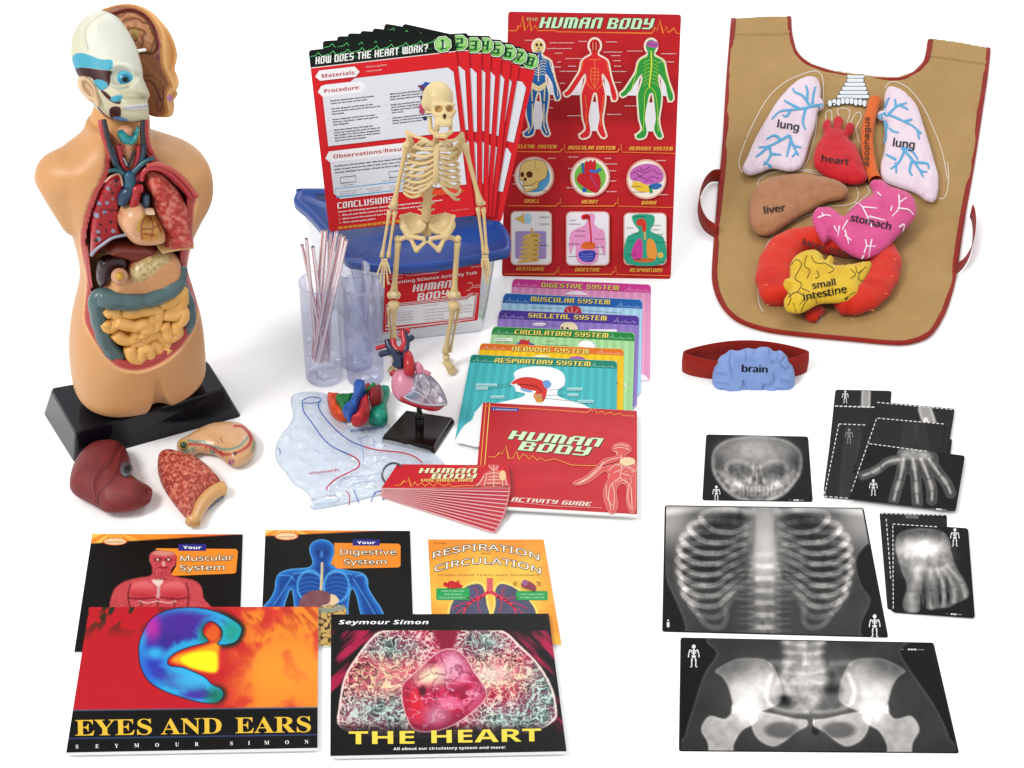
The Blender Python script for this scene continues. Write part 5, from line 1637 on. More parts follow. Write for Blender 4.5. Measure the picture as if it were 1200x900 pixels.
# ------------------------------------------------------------------ the eight procedure cards standing on the tub lid
LID_Z = 0.118
TLS = [(361.5, 59), (378, 48), (395, 42.5), (407.5, 39), (422.5, 36), (437, 33), (451, 27.5), (472.5, 27.5)]
OCT = [(519, 52), (538.5, 50.3), (555, 53), (568.6, 53.2), (581.6, 57.5), (595.7, 61.2), (608.3, 66), (621.7, 71.8)]
def procedure_cards():
 GR = 'numbered procedure cards standing in a fan on the tub'
 p0 = Ground(LID_Z).at(np.array(390.), np.array(275.))
 p1 = Ground(LID_Z).at(np.array(590.), np.array(270.))
 base = lean_plane(p0, p1, 33)
 for i in range(7, -1, -1):
  TL, oc = np.array(TLS[i]), np.array(OCT[i])
  t0 = oc - TL
  L0 = np.linalg.norm(t0)
  ang = math.atan2(t0[1], t0[0]) - math.radians(4.0 - .0 * i)
  wdt = 172.0 - 1.35 * i
  ex = np.array([math.cos(ang), math.sin(ang)])
  ey = np.array([-ex[1], ex[0]])
  XY = lambda u, v: TL + ex * u * wdt + ey * v * wdt
  pl = base.up(-.0028 * i)
  a = Art(pl)
  a.xf = lambda pts: TL + np.asarray(pts)[:, :1] * wdt * ex + np.asarray(pts)[:, 1:2] * wdt * ey
  H = 1.245
  a.slab(rrect(0, 0, 1, H, .02), .0009, top='#d61f28', side='#f0e8e8')
  a.poly([(0, .02), (.006, .006), (.02, 0), (.98, 0), (.994, .006), (1, .02), (1, .118), (0, .118)], '#0a160e')
  a.up()
  e = []
  for k in range(9):
   e += [(.01 + .1 * k, .045), (.045 + .1 * k, .04), (.065 + .1 * k, .022), (.085 + .1 * k, .052)]
  a.stroke(e, .005, '#58c070')
  a.stroke([(x + .03, y + .035) for x, y in e if x < .84], .004, '#2a7a40', L=a.L + 1)
  a.rect(.005, .118, .995, .124, '#f0e4e0')
  a.rect(.01, .124, .99, .5, '#d81f27', L=a.L - 1)
  a.up(2)
  oc_u, oc_v = (oc - TL) @ ex / wdt, (oc - TL) @ ey / wdt
  for r, c in ((.066, '#0b1a10'), (.060, '#e8f4e4'), (.054, '#6cba4c'), (.047, '#a2d884')):
   a.poly([(oc_u + r * 1.05 * math.cos(PI / 8 + k * PI / 4), oc_v + r * math.sin(PI / 8 + k * PI / 4)) for k in range(8)], c)
   a.up()
  a.poly([(oc_u - .048, oc_v + .018), (oc_u - .02, oc_v + .045), (oc_u + .02, oc_v + .045), (oc_u + .048, oc_v + .018)], '#7cc85a')
  a.up()
  if i == 0:
   a.text('1', oc_u, oc_v + .036, .072, '#ffffff', align='c', bold=.05)
   a.up(2)
  a.block(str(i + 1), oc_u, oc_v + .035, .068, '#0c5a34', align='c', shear=.1, width=.048 if i else .04)
  a.up()
  pn = '#dfe1ea'
  a.poly([(.08, .245), (.26, .245), (.29, .225), (.93, .225), (.965, .26), (.965, .665), (.06, .665), (.06, .27)], pn)
  a.poly([(.08, .735), (.62, .735), (.65, .715), (.93, .715), (.965, .75), (.965, 1.03), (.06 + .04, 1.03), (.06, .99), (.06, .75)], pn)
  a.up()
  if i == 0:
   a.block('HOW DOES THE HEART WORK?', .04, .1, .05, '#f4f8f4', width=.77, shear=.15)
   wh = '#f2f0f4'
   a.poly([(.025, .185), (.055, .145), (.30, .145), (.33, .185), (.30, .215), (.055, .215)], wh)
   a.poly([(.03, .29), (.06, .25), (.33, .25), (.36, .285), (.33, .325), (.06, .325)], wh)
   a.poly([(.03, .745), (.06, .7), (.62, .7), (.66, .735), (.62, .775), (.06, .775)], wh)
   a.up()
   dr = '#b01824'
   a.text('Materials:', .07, .198, .038, dr, width=.235, key='bold')
   a.text('Procedure:', .075, .302, .038, dr, width=.245, key='bold')
   a.text('Observations/Results', .085, .752, .038, dr, width=.53, key='bold')
   a.text('∙ Science Log Sheet', .37, .163, .016, '#f6d8d4', width=.15); a.text('∙ Heart model', .37, .193, .016, '#f6d8d4', width=.11)
   k0 = '#3a3a44'
   A = ['Read the information about the human', 'heart on the back of the card.', '', 'Use the diagram on the back of the', 'card to locate each part of the heart on', 'the model.', '', 'Draw a diagram of the heart on your', 'Science Log Sheet. Label each part of', 'your diagram.', '', 'Show how blood flows through the', 'heart by coloring the path it takes on', 'the model. Use red to show oxygenated', 'blood flow and use blue to show blood', 'that does not have oxygen.']
   B = ['When you have finished your heart', 'diagram, find the section of blood your', 'heart pumps with each heartbeat.', '', 'Begin by tracing the heart below on', 'your Science Log Sheet. Find your', 'height and heart surface area on', 'the chart.', '', 'Add your information to the equation', 'below to find how much blood your', 'heart pumps in one beat.']
   for X0, Lx, W0 in ((.11, A, .3), (.515, B, .31)):
    n = 1 if X0 < .3 else 5
    first = True
    for k, l in enumerate(Lx):
     if not l:
      first = True
      continue
     y = .365 + .0182 * k
     if first:
      a.text(f'{n}.', X0 - .03, y, .0105, k0)
      n += 1
      first = False
     a.text(l, X0, y, .0145, k0, width=.0083 * len(l), key='bold', bold=.03)
   for k, l in enumerate(('To find your normal pulse rate, take your index and middle finger and feel the', 'pulse on your wrist on the side of your neck. Use a clock and count the beats for', 'seconds. Multiply the number of beats by four to get your pulse rate.')):
    a.text(l, .085, .81 + .022 * k, .0150, k0, width=.0082 * len(l), key='bold', bold=.03)
   a.text('pulse height', .125, .945, .011, k0, width=.075); a.text('heart surface area (from chart)', .40, .945, .011, k0, width=.20)
   for x0 in (.115, .45):
    for l in ([(x0, .885), (x0 + .105, .885), (x0 + .105, .925), (x0, .925), (x0, .885)],):
     a.stroke(l, .003, '#555560')
   a.stroke([(.075, .958), (.70, .958), (.70, 1.015), (.075, 1.015), (.075, .958)], .004, '#58b0dc')
   for l in ([(.10, .985), (.22, .985)], [(.28, .985), (.40, .985)], [(.44, .985), (.56, .985)]):
    a.stroke(l, .002, '#555560')
   a.text('x  37  +', .23, .985, .011, k0); a.text('heart surface area', .1, 1.003, .0105, k0, width=.11); a.text('stroke output', .3, 1.003, .0105, k0, width=.09); a.text('stroke volume', .45, 1.003, .0105, k0, width=.09)
   a.block('CONCLUSIONS', .075, 1.095, .042, '#f8f2f0', width=.38, shear=.05)
   for k, l in enumerate(('Answer the following questions about what you observed during your experiment.', '1.  Why do you think some of the heart is in a blood and some is...', '2.  What causes the sound of your heartbeat?', '3.  What causes your pulse?')):
    a.text(l, .075, 1.122 + .025 * k, .0155, '#fbe6e2', width=.0092 * len(l), key='bold', bold=.03)
   for k in range(58):
    a.rect(.06 + .011 * k, 1.217, .068 + .011 * k, 1.235, '#f0b040' if k % 3 else '#e87a30')
   a.poly([(.60, 1.04), (.9, 1.04), (.93, 1.06), (.9, 1.085), (.58, 1.085)], '#e04a2a')
   a.text('≫', .905, 1.09, .05, '#f09040')
   a.text('educational cards', .84, 1.2, .009, '#f0c8c0', width=.12)
   for u, v, r, c in ((.745, .40, .022, '#2c55a4'), (.77, .385, .02, '#2c55a4'), (.79, .40, .02, '#244a94'), (.765, .42, .022, '#7a2440'), (.735, .47, .016, '#1c2c50'), (.72, .53, .018, '#c05070'), (.722, .56, .02, '#b04868'), (.735, .61, .014, '#20304c')):
    a.ell(u, v - .06, r, r, c); a.up()
   a.stroke([(.715, .325), (.75, .345)], .012, '#8a2038'); a.stroke([(.77, .33), (.80, .315)], .012, '#2c55a4')
  lab = 'front red card headed HOW DOES THE HEART WORK, numbered 1, on the tub' if i == 0 else f'red procedure card numbered {i + 1} in a green octagon, standing in the fan'
  tag(a.build('procedure_card', PAPER), lab, 'card', GR)
# ------------------------------------------------------------------ storage tub, straws and tubes
def scale_ring(P, k, dz=0.0):
 c = P.mean(0)
 Q = c + (P - c) * k
 Q[:, 2] = P[:, 2] + dz
 return Q
def inset(P, d, dz=0.0):
 T = np.roll(P, -1, 0) - np.roll(P, 1, 0)
 N = np.stack([-T[:, 1], T[:, 0], 0 * T[:, 0]], 1)
 N /= np.linalg.norm(N, axis=1)[:, None] + 1e-9
 if ((P.mean(0) - P) * N).sum() < 0:
  N = -N
 return P + N * d + np.array([0, 0, dz])
def tub():
 t = thing('storage_tub', 'clear plastic tub with a blue lid and red label, behind the skeleton', 'tub', G(500, 370))
 lid = cr([(344, 230.5), (347, 224), (353, 219.5), (420, 221), (500, 226), (560, 238), (590, 262), (598, 277), (598.5, 288), (593, 293.5), (572, 297.5), (545, 303), (513, 308.5), (490, 310.5), (470, 311.5), (437, 309.5), (417, 306), (404, 302), (383, 275), (362, 250), (346, 236)], 3)
 L = Ground(LID_Z).at(lid[:, 0], lid[:, 1])
 rs = [inset(L, .004, -.0125), inset(L, .0006, -.012), scale_ring(L, 1.0, -.003), inset(L, .0016, -.0004), inset(L, .0075, -.0001), inset(L, .0095, -.0038), scale_ring(inset(L, .0095, -.0038), .3, -.0002)]
 V, F = rings(rs)
 mb = MB().add(V, F, '#1f4aa0', True)
 P = Ground(LID_Z - .0045).at(np.array([369., 392, 396, 372]), np.array([228., 228.5, 236, 235]))
 V, F = prism(P + (0, 0, -.0005), P + (0, 0, .0009))
 mb.add(V, F, '#12295e', False)
 mb.build('lid', HARD, t)
 top = np.array([(353, 239), (408, 307), (583, 296.5), (566, 240)], float)
 bot = np.array([(379, 351), (430, 404), (567.5, 388.8), (556, 338)], float)
 T = Ground(LID_Z - .012).at(*round_quad(top, 6).T)
 B = Ground(0.0005).at(*round_quad(bot, 5).T)
 M = T * .5 + B * .5
 V, F = rings([T, M, scale_ring(B, 1.0, .004), scale_ring(B, .97, 0)], cap0=False)
 m = clear_material('frosted_tub_plastic', (.94, .955, .985), (.60, .635, .70), .5, rough=.12, edge=.35, bump=(14, .2, .004))
 mk('tub_body', V, F, '#dfe3ea', m, t, True)
 pts = [G(430, 404), G(567.5, 388.8), Ground(LID_Z - .012).at(np.array(583.), np.array(296.5))]
 n = np.cross(pts[1] - pts[0], pts[2] - pts[0])
 n /= np.linalg.norm(n)
 if n @ (CAM - pts[0]) < 0:
  n = -n
 a = Art(Plane(pts[0] + n * .0012, n))
 Z = lambda p: zm(p, 430, 290, .14167)
 a.slab(round_quad(np.array(Z([(150, 217), (955, 132), (916, 602), (132, 702)])), 2), .0003, top='#d8232c', side='#d8232c')
 w = '#f8f2f2'
 a.stroke(Z([(165, 245), (300, 205), (335, 235), (590, 205), (592, 185), (700, 172)]), .7, '#f0b0b0')
 a.stroke(Z([(190, 238), (295, 224), (297, 250), (185, 262), (190, 238)]), .5, '#f0b0b0')
 a.text('Learning Science Activity Tub', *Z([(182, 308)])[0], 5.0, w, width=104, ang=-7.0, key='bold')
 a.text('88805', *Z([(862, 168)])[0], 2.0, w, width=10, ang=-6)
 a.block('HUMAN', *Z([(385, 368)])[0], 8.4, w, shear=.3, width=45, ang=-7)
 a.block('BODY', *Z([(424, 440)])[0], 8.4, w, shear=.3, width=36, ang=-7)
 a.stroke(Z([(835, 295), (870, 292), (872, 318), (940, 308)]), .6, '#f6d0d0'); a.stroke(Z([(820, 356), (850, 352), (855, 335), (940, 325)]), .6, '#f6d0d0')
 a.stroke(Z([(165, 385), (285, 385)]), .6, '#f6d0d0')
 a.up(2)
 for pts_, ww, c in (([(160, 480), (820, 415), (855, 385), (908, 378), (885, 585), (155, 665)], 0, '#f6f2f4'),):
  a.stroke(np.array(Z(pts_)), 2.4, '#f6f2f4', closed=True); a.up(); a.stroke(np.array(Z(pts_)), 1.0, '#d8232c', closed=True); a.up()
 a.poly(Z([(175, 495), (825, 430), (862, 400), (896, 396), (875, 572), (170, 648)]), '#f4f2f5')
 a.up()
 k0 = '#555059'
 a.text('Contents:', *Z([(465, 488)])[0], 2.0, '#b03040', width=17, ang=-6)
 for i, l in enumerate(('∙ A body system card set', '∙ A lung model balloon', '∙ Skeleton model', '∙ Digestive model')):
  a.text(l, *Z([(468, 524 + 26 * i)])[0], 2.0, k0, width=(40, 38, 24, 24)[i], ang=-6)
 for i, l in enumerate(('∙ A heart model', '∙ Straws & tubes', '∙ Plastic balloons')):
  a.text(l, *Z([(740, 494 + 26 * i)])[0], 2.0, k0, width=18, ang=-6)
 for i, l in enumerate(('∙ Apron & organs', '∙ X-ray films', '∙ Procedure cards', '∙ Vocabulary cards')):
  a.text(l, *Z([(240, 548 + 21 * i)])[0], 1.9, k0, width=20, ang=-6)
 a.stroke(Z([(330, 663), (780, 610)]), .5, '#f6d0d0')
 a.build('label_sticker', PAPER, t)
def tubes():
 m = clear_material('clear_tube_plastic', (.905, .92, .99), (.80, .84, 1.0), .035, rough=.02, edge=.38)
 GT = 'clear plastic tubes in front of the tub'
 axes = {}
 for i, (cx, w, by, ty, lab) in enumerate(((380.5, 44, 441.5, 330, 'clear plastic tube full of striped straws'), (428.5, 43.5, 443, 333, 'empty clear plastic tube beside the tube of straws, nearer the viewer'), (419, 40, 425, 314, 'taller empty clear plastic tube standing behind the other two'))):
  c = G(cx, by)
  S = ((c - CAM) @ FW) / FPX
  r = w / 2 * S
  topp = Vert(c[1]).at(np.array(float(cx)), np.array(float(ty)))
  hz = topp[2]
  axes[i] = (c, r, hz)
  t = r * .05
  prof = [(r * .2, .001), (r * .96, .001), (r, .003), (r, .022), (r * 1.015, .023), (r, .024), (r, hz * .5), (r, hz - .001), (r + .0006, hz), (r - t * .4, hz + .0004), (r - t * .6, hz - .002)]
  V, F = lathe(c, prof, 44)
  o = mk('clear_tube', V, F, '#dfe3f2', m, None, True)
  tag(o, lab, 'tube', GT)
 c, r, hz = axes[0]
 Y0 = c[1]
 Z = lambda x, y: (340 + .2222 * x, 260 + .2222 * y)
 ST_ = [((62, 120), (165, 600), .2, -.1), ((85, 88), (140, 700), -.5, .6), ((119, 130), (190, 690), -.2, .2), ((172, 45), (118, 690), .4, .5), ((189, 46), (135, 720), .1, .1), ((215, 60), (180, 735), .55, .3), ((245, 52), (122, 720), -.1, -.3), ((268, 68), (130, 735), .2, 0), ((283, 78), (165, 740), -.45, -.5), ((297, 96), (150, 745), -.6, -.6), ((206, 120), (205, 735), .7, .6)]
 LB = ['leaning far left', 'behind the left straws', 'cut short, left of the middle', 'tallest at left', 'tall, second from the left clump', 'white, upright in the middle', 'red-striped, right of the middle', 'slanting right, fourth from the right', 'slanting right, third from the right', 'slanting furthest right, in front', 'short, at the back of the tube']
 for k, ((x0, y0), (x1, y1), d0, d1) in enumerate(ST_):
  A = Vert(Y0 + d0 * r * .7).at(*[np.array(v) for v in Z(x0, y0)])
  B = Vert(Y0 + d1 * r * .6).at(*[np.array(v) for v in Z(x1, y1)])
  B[2] = max(B[2], .006)
  off = B[:2] - c[:2]
  q = np.linalg.norm(off)
  if q > r * .82:
   B[:2] = c[:2] + off * (r * .82 / q)
  dirv = (A - B)
  n = 12
  path = [B + dirv * j / n for j in range(n + 1)]
  V, F = tube(path, .0021, 12, cap=False)
  V2, F2 = tube(path[-3:], .0017, 12, cap=False)
  seg = np.arange(len(V)) % 12
  turn = (seg + (k * 5)) % 12
  col = np.where((np.isin(turn, (0, 4, 8)))[:, None], rgb('#d8485c'), rgb('#fbf8fb'))
  mb = MB().add(V, F, col).add(V2, F2, '#d8c8d0')
  tag(mb.build('drinking_straw', HARD), f'white drinking straw with red stripes, {LB[k]}', 'straw', 'striped straws in the clear tube')
# ------------------------------------------------------------------ the model skeleton
def skeleton():
 Ys = float(G(525, 432)[1])
 P = lambda x, y, d=0.0: Vert(Ys + d).at(np.array(float(x)), np.array(float(y)))
 S = float(((P(500, 250) - CAM) @ FW) / FPX)
 A = lambda x, y: (440 + .2222 * x, 80 + .2222 * y)      # upper zoom
 B = lambda x, y: (440 + .2222 * x, 260 + .2222 * y)     # lower zoom
 t = thing('skeleton_model', 'cream plastic model skeleton standing in front of the blue-lidded tub', 'skeleton', G(500, 436))
 bone = '#e0c68e'
 dark = '#d8bc84'
 def path(pts, n=5):
  Q = np.array([P(*p) for p in pts])
  return cr(Q, n, False) if len(pts) > 2 else Q
 def long_bone(mb, a, b, r0, rm, r1, n=14, col=bone, flat=1.0):
  p0, p1 = P(*a), P(*b)
  u = np.linspace(0, 1, n)
  Q = p0 + (p1 - p0) * u[:, None]
  R = rm + (r0 - rm) * np.exp(-(u / .13) ** 2) + (r1 - rm) * np.exp(-((1 - u) / .13) ** 2)
  mb.add(*tube(Q, R * S, 10), col)
 vf = VF(P(513, 128, -.004), 513, 128)
 def skull(X, Y, Z):
  d = sell(X, Y, Z, (513, 114, -5), (18.2, 19.5, 20))
  d = smin(d, sell(X, Y, Z, (504, 121, -4), (10, 9, 11)), 4)
  face = sell(X, Y, Z, (520, 132, 7), (13.5, 12, 9))
  d = smin(d, face, 5)
  d = smin(d, scap(X, Y, Z, (514, 145, 9), (526, 145, 9), 5, 5), 4)
  d = smin(d, scap(X, Y, Z, (509, 124, 12), (520, 125, 15), 2.2), 2.5)
  d = smin(d, scap(X, Y, Z, (523, 125, 15), (532, 124, 10), 2.2), 2.5)
  d = smin(d, scap(X, Y, Z, (500, 132, 6), (511, 136, 12), 2.0), 2)
  d = smin(d, scap(X, Y, Z, (529, 136, 12), (533.5, 131, 6), 2.0), 2)
  d = smax(d, -sell(X, Y, Z, (514.5, 129.6, 16), (5.2, 4.2, 8)), 1.2)
  d = smax(d, -sell(X, Y, Z, (527.6, 129.2, 15), (4.6, 4.0, 8)), 1.2)
  d = smax(d, -sell(X, Y, Z, (521.6, 138.3, 18), (2.4, 3.6, 6)), .8)
  d = smax(d, -sell(X, Y, Z, (504, 139, 10), (5, 5, 9)), 2)
  return d
 V, F, L = vf.sdf(skull, (490, 90, -30), (540, 153, 26), .8)
 col = np.tile(rgb('#e2cb95'), (len(V), 1))
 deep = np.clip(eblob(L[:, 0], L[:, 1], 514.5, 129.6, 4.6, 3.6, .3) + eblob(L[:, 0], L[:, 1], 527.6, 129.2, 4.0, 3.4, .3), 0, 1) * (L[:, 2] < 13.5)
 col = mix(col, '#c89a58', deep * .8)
 col = mix(col, '#5a4020', eblob(L[:, 0], L[:, 1], 521.6, 138.3, 2, 3.2, .3) * (L[:, 2] < 15))
 col = mix(col, '#cdb98a', blob(L[:, 0], L[:, 1], [(496, 112), (504, 108), (508, 118), (503, 128), (497, 124)], 4) * .5)
 sk = mk('skull', V, F, col, BONE, t)
 mb = MB()
 for k in range(8):
  a = (k - 3.5) / 3.5
  mb.add(*ball(vf.w(520 + 6.6 * a, 149.0 - .8 * a * a, 12.5 - 3.0 * a * a), np.array([.85, .9, 1.35]) * vf.S, 8, 6), '#f2e4bc')
 mb.build('upper_teeth', BONE, sk)
 def jaw(X, Y, Z):
  d = scap(X, Y, Z, (503.5, 139, -2), (505, 153, 1), 2.4, 2.6)
  d = smin(d, scap(X, Y, Z, (505, 153, 1), (513, 160, 9), 2.7), 2)
  d = smin(d, scap(X, Y, Z, (513, 160, 9), (522, 160.5, 10), 3.2), 2)
  d = smin(d, scap(X, Y, Z, (522, 160.5, 10), (528, 155, 3), 2.7), 2)
  d = smin(d, scap(X, Y, Z, (528, 155, 3), (528.5, 143, -2), 2.2), 2)
  return d
 V, F, L = vf.sdf(jaw, (496, 132, -8), (536, 168, 18), .7)
 j = mk('jaw', V, F, '#dcc48c', BONE, t)
 mb = MB()
 for k in range(7):
  a = (k - 3) / 3
  mb.add(*ball(vf.w(518 + 6.5 * a, 157.2 - 1.2 * a * a, 10.5 - 3 * a * a), np.array([.8, .9, 1.3]) * vf.S, 8, 6), '#f2e4bc')
 mb.build('lower_teeth', BONE, j)
 mb = MB()
 neck = [(512, 150, .006), (511, 158, .006), (510.5, 165, .007), (510, 172, .011)]
 thor = [(509, 180, .013), (508, 190, .014), (506, 200, .014), (504, 209, .012)]
 lum = [(503, 216, .008), (502, 226, .004), (500.5, 237, .002), (499.5, 248, .002), (499, 258, .004)]
 ctr = path(neck + thor + lum, 6)
 ctr = resample(ctr, .0045)
 n = len(ctr)
 R = (np.linspace(3.0, 5.8, n) + .7 * np.cos(np.arange(n) * PI)) * S
 mb.add(*tube(ctr, R, 12), '#d8bd84')
 for i in range(0, n, 2):
  f = i / n
  w = (5.5 + 5.0 * f) * S
  if f > .18:
   mb.add(*tube([ctr[i] + (-w, .004, .0), ctr[i] + (-w * .5, .003, -.001), ctr[i] + (0, .002, -.0015), ctr[i] + (w * .5, .003, -.001), ctr[i] + (w, .004, 0)], np.array([.9, 1.5, 2.2, 1.5, .9]) * S, 8), '#dcc28a')
 mb.build('spine', BONE, t)
 mb = MB()
 st = path([(512, 170, -.020), (511.5, 184, -.024), (511, 198, -.026), (510.5, 209, -.025), (510.5, 217, -.022)])
 mb.add(*tube(st, np.interp(np.linspace(0, 1, len(st)), [0, .12, .3, .7, .85, 1], [4.6, 4.2, 3.0, 3.6, 3.0, 1.2]) * S, 10, flat=.5, nrm=(0, -1, 0)), '#e0c792')
 left = [[(306, 402), (262, 382), (232, 392), (214, 418)], [(312, 425), (258, 428), (214, 415), (196, 425)], [(314, 450), (258, 466), (205, 458), (180, 445)], [(315, 478), (258, 502), (200, 498), (168, 482)], [(316, 504), (256, 534), (196, 534), (160, 516)], [(316, 530), (256, 565), (198, 568), (156, 550)], [(316, 558), (262, 592), (206, 602), (153, 583)], [(314, 584), (270, 612), (208, 634), (152, 612)], [(306, 596), (256, 640), (204, 658), (150, 636)], [(262, 636), (226, 672), (186, 678), (152, 655)]]
 right = [[(336, 405), (372, 384), (396, 392), (404, 412)], [(332, 428), (374, 432), (404, 420), (414, 426)], [(332, 452), (376, 466), (412, 452), (424, 440)], [(332, 478), (378, 498), (416, 486), (430, 470)], [(332, 504), (378, 528), (420, 520), (436, 504)], [(332, 530), (378, 558), (424, 554), (440, 538)], [(330, 556), (380, 590), (424, 588), (442, 572)], [(330, 580), (384, 622), (426, 622), (444, 604)], [(338, 600), (384, 652), (424, 668), (444, 640)], [(352, 628), (388, 660), (420, 690), (440, 692)]]
 for side, ribs in ((-1, left), (1, right)):
  for k, r in enumerate(ribs):
   px = [A(*p) for p in r]
   dep = [-.022, -.020, -.010, .002] if k < 9 else [-.014, -.016, -.010, .0]
   pts = [(x, y, d) for (x, y), d in zip(px, dep)]
   ex, ey = px[-1]
   sp = (509 - 10 * (k / 10.0), 166 + 5.2 * k)
   if not (side == 1 and k == 9):
    pts += [(ex * .86 + sp[0] * .14, ey * .9 + sp[1] * .1 - 1, .016), ((ex + sp[0]) / 2, (ey + sp[1]) / 2 - 2, .024), (sp[0], sp[1], .018)]
   Q = path(pts, 6)
   mb.add(*tube(Q, np.interp(np.linspace(0, 1, len(Q)), [0, .3, 1], [1.75, 2.0, 1.5]) * S, 8), bone if k % 2 else '#e4cc98')
 rc = mb.build('rib_cage', BONE, t)
 for s, pts, blade in ((-1, [(508.5, 171, -.02), (500, 164, -.018), (487, 160, -.010), (477, 155, .0)], [(477, 157), (484, 163), (487, 175), (486, 192), (480, 182), (476, 168)]), (1, [(514, 171, -.02), (522, 166, -.018), (533, 164, -.010), (542, 157, .0)], [(543, 158), (536, 166), (530, 176), (527, 190), (538, 184), (545, 170)])):
  mb = MB()
  Q = path(pts, 6)
  mb.add(*tube(Q, np.interp(np.linspace(0, 1, len(Q)), [0, .2, .7, 1], [2.4, 1.7, 1.9, 3.2]) * S, 10), bone)
  mb.build('collar_bone', BONE, t)
  pw = Pillow(cr(blade, 3), Vert(Ys + .012), .004, .002, 4, step=1.0)
  mk('shoulder_blade', pw.V, pw.F, '#e0c992', BONE, t)
 for s, sh, el, w1, w2, hand in ((-1, (476.7, 169), (461, 243), ((456.5, 248), (447.5, 301)), ((463, 248), (455, 301)), ((450.5, 305.5), [(442, 322), (445.5, 331), (450, 337), (454.8, 333), (457.5, 321)])),
         (1, (545, 171), (563, 239), ((560, 244), (567, 297)), ((566.5, 244), (570.5, 297)), ((568.5, 301), [(564.5, 313), (566.5, 326), (569.5, 333), (572, 331), (573.8, 322)]))):
  mb = MB()
  long_bone(mb, (sh[0], sh[1], -.004), (el[0], el[1], -.004), 4.6, 2.6, 5.0)
  mb.add(*ball(P(sh[0], sh[1] + 1, -.005), 4.6 * S), '#e0c792')
  mb.add(*ball(P(el[0] + s * 3, el[1] - 1, -.004), np.array([3.2, 3, 2.6]) * S), bone)
  mb.build('upper_arm_bone', BONE, t)
  for a, b in (w1, w2):
   mb = MB()
   long_bone(mb, (a[0], a[1], -.004), (b[0], b[1], -.010), 2.9, 1.75, 2.9)
   mb.build('forearm_bone', BONE, t)
  mb = MB()
  wx, wy = hand[0]
  for dx in (-2.6, 0, 2.6):
   for dy in (-1, 1.6):
    mb.add(*ball(P(wx + dx * .9, wy + dy, -.011), 1.75 * S, 8, 6), '#e4cd98')
  for k, (fx, fy) in enumerate(hand[1]):
   x0, y0 = wx + (k - 2) * 1.7, wy + 2.4
   n_ = 3
   pr = (x0, y0)
   for q in range(1, n_ + 1):
    u = q / n_
    nx, ny = x0 + (fx - x0) * u ** .9, y0 + (fy - y0) * u
    long_bone(mb, (pr[0], pr[1], -.012 - .003 * (q - 1)), (nx, ny, -.012 - .003 * q), 1.6 - .15 * q, 1.2 - .1 * q, 1.55 - .18 * q, 7)
    pr = (nx, ny)
  mb.build('hand', BONE, t)
 vp = VF(P(500, 272, -.004), 500, 272)
 def pelvis(X, Y, Z):
  d = 1e3 + 0 * X
  for s in (-1, 1):
   cx = 501
   m = lambda x: cx + s * x
   wing = sell(X, Y, Z, (m(17), 263, -2), (16, 13.5, 9))
   inner = sell(X, Y, Z, (m(14), 258, 8), (15, 15.5, 11.5))
   w = smax(wing, -inner, 1.5)
   w = smin(w, scap(X, Y, Z, (m(31), 254, 3), (m(27), 268, 2), 2.0), 2)
   w = smin(w, scap(X, Y, Z, (m(31), 254, 3), (m(20), 250, -4), 1.7), 2)
   w = smin(w, scap(X, Y, Z, (m(26), 268, 2), (m(22), 277, 1), 4.0, 4.6), 3)
   w = smin(w, scap(X, Y, Z, (m(22), 277, 3), (m(4), 280, 6), 2.6, 2.8), 2)
   w = smin(w, scap(X, Y, Z, (m(19), 281, 1), (m(13), 293, 0), 2.6, 3.0), 2)
   w = smin(w, scap(X, Y, Z, (m(13), 293, 0), (m(2.5), 284, 5), 2.6, 2.3), 2)
   d = smin(d, w, 1.2)
  d = smin(d, sell(X, Y, Z, (500, 264, -9), (9, 13, 4)), 3)
  return d
 V, F, L = vp.sdf(pelvis, (464, 244, -18), (538, 302, 14), .9)
 mk('pelvis', V, F, mix(np.tile(rgb('#e0c690'), (len(V), 1)), '#d9be84', sstep(0, -9, L[:, 2])), BONE, t)
 for s, hip, tr, kn, an, toes in ((-1, (478, 277), (466.5, 281), (461.5, 347), (463, 420), [(455, 437), (458, 440), (461, 441), (464, 440), (467, 438)]), (1, (524.5, 277), (536, 281), (532, 347), (522.8, 415), [(526.6, 440), (529, 441), (531.4, 440.5), (533.6, 439.2), (535.6, 437)])):
  mb = MB()
  long_bone(mb, (tr[0], tr[1] + 3, -.002), (kn[0], kn[1] - 2, -.004), 4.0, 3.2, 5.2, 16)
  mb.add(*ball(P(hip[0], hip[1], -.004), 4.4 * S), '#e0c792')
  long_bone(mb, (hip[0], hip[1], -.004), (tr[0], tr[1], -.002), 3.6, 3.0, 4.0, 6)
  mb.add(*ball(P(tr[0] + s * .5, tr[1] - 1, -.002), np.array([4.2, 4, 4.6]) * S), bone)
  for dx in (-4.0, 4.0):
   mb.add(*ball(P(kn[0] + dx, kn[1] - 1, -.004), np.array([4.2, 4.6, 5.2]) * S), bone)
  mb.build('thigh_bone', BONE, t)
  mb = MB()
  mb.add(*ball(P(kn[0], kn[1] - 1, -.012), np.array([4.2, 2.4, 4.8]) * S), '#eedcae')
  mb.build('kneecap', BONE, t)
  mb = MB()
  long_bone(mb, (kn[0], kn[1] + 9, -.004), (an[0] - 1, an[1] - 2, -.002), 7.4, 3.0, 4.4, 16)
  mb.build('shin_bone', BONE, t)
  mb = MB()
  long_bone(mb, (kn[0] + 6 * (1 if s > 0 else -1), kn[1] + 14, .0), (an[0] + (4.5 if s > 0 else -4.5), an[1] - 3, .0), 2.4, 1.5, 2.5, 12)
  mb.build('calf_bone', BONE, t)
  mb = MB()
  a0 = P(an[0], an[1] + 3, -.002)
  mb.add(*ball(a0, np.array([4.6, 5.5, 4.2]) * S), '#e4cd98')
  heel = a0 * 1.0
  heel[1] += .012
  heel[2] = .006
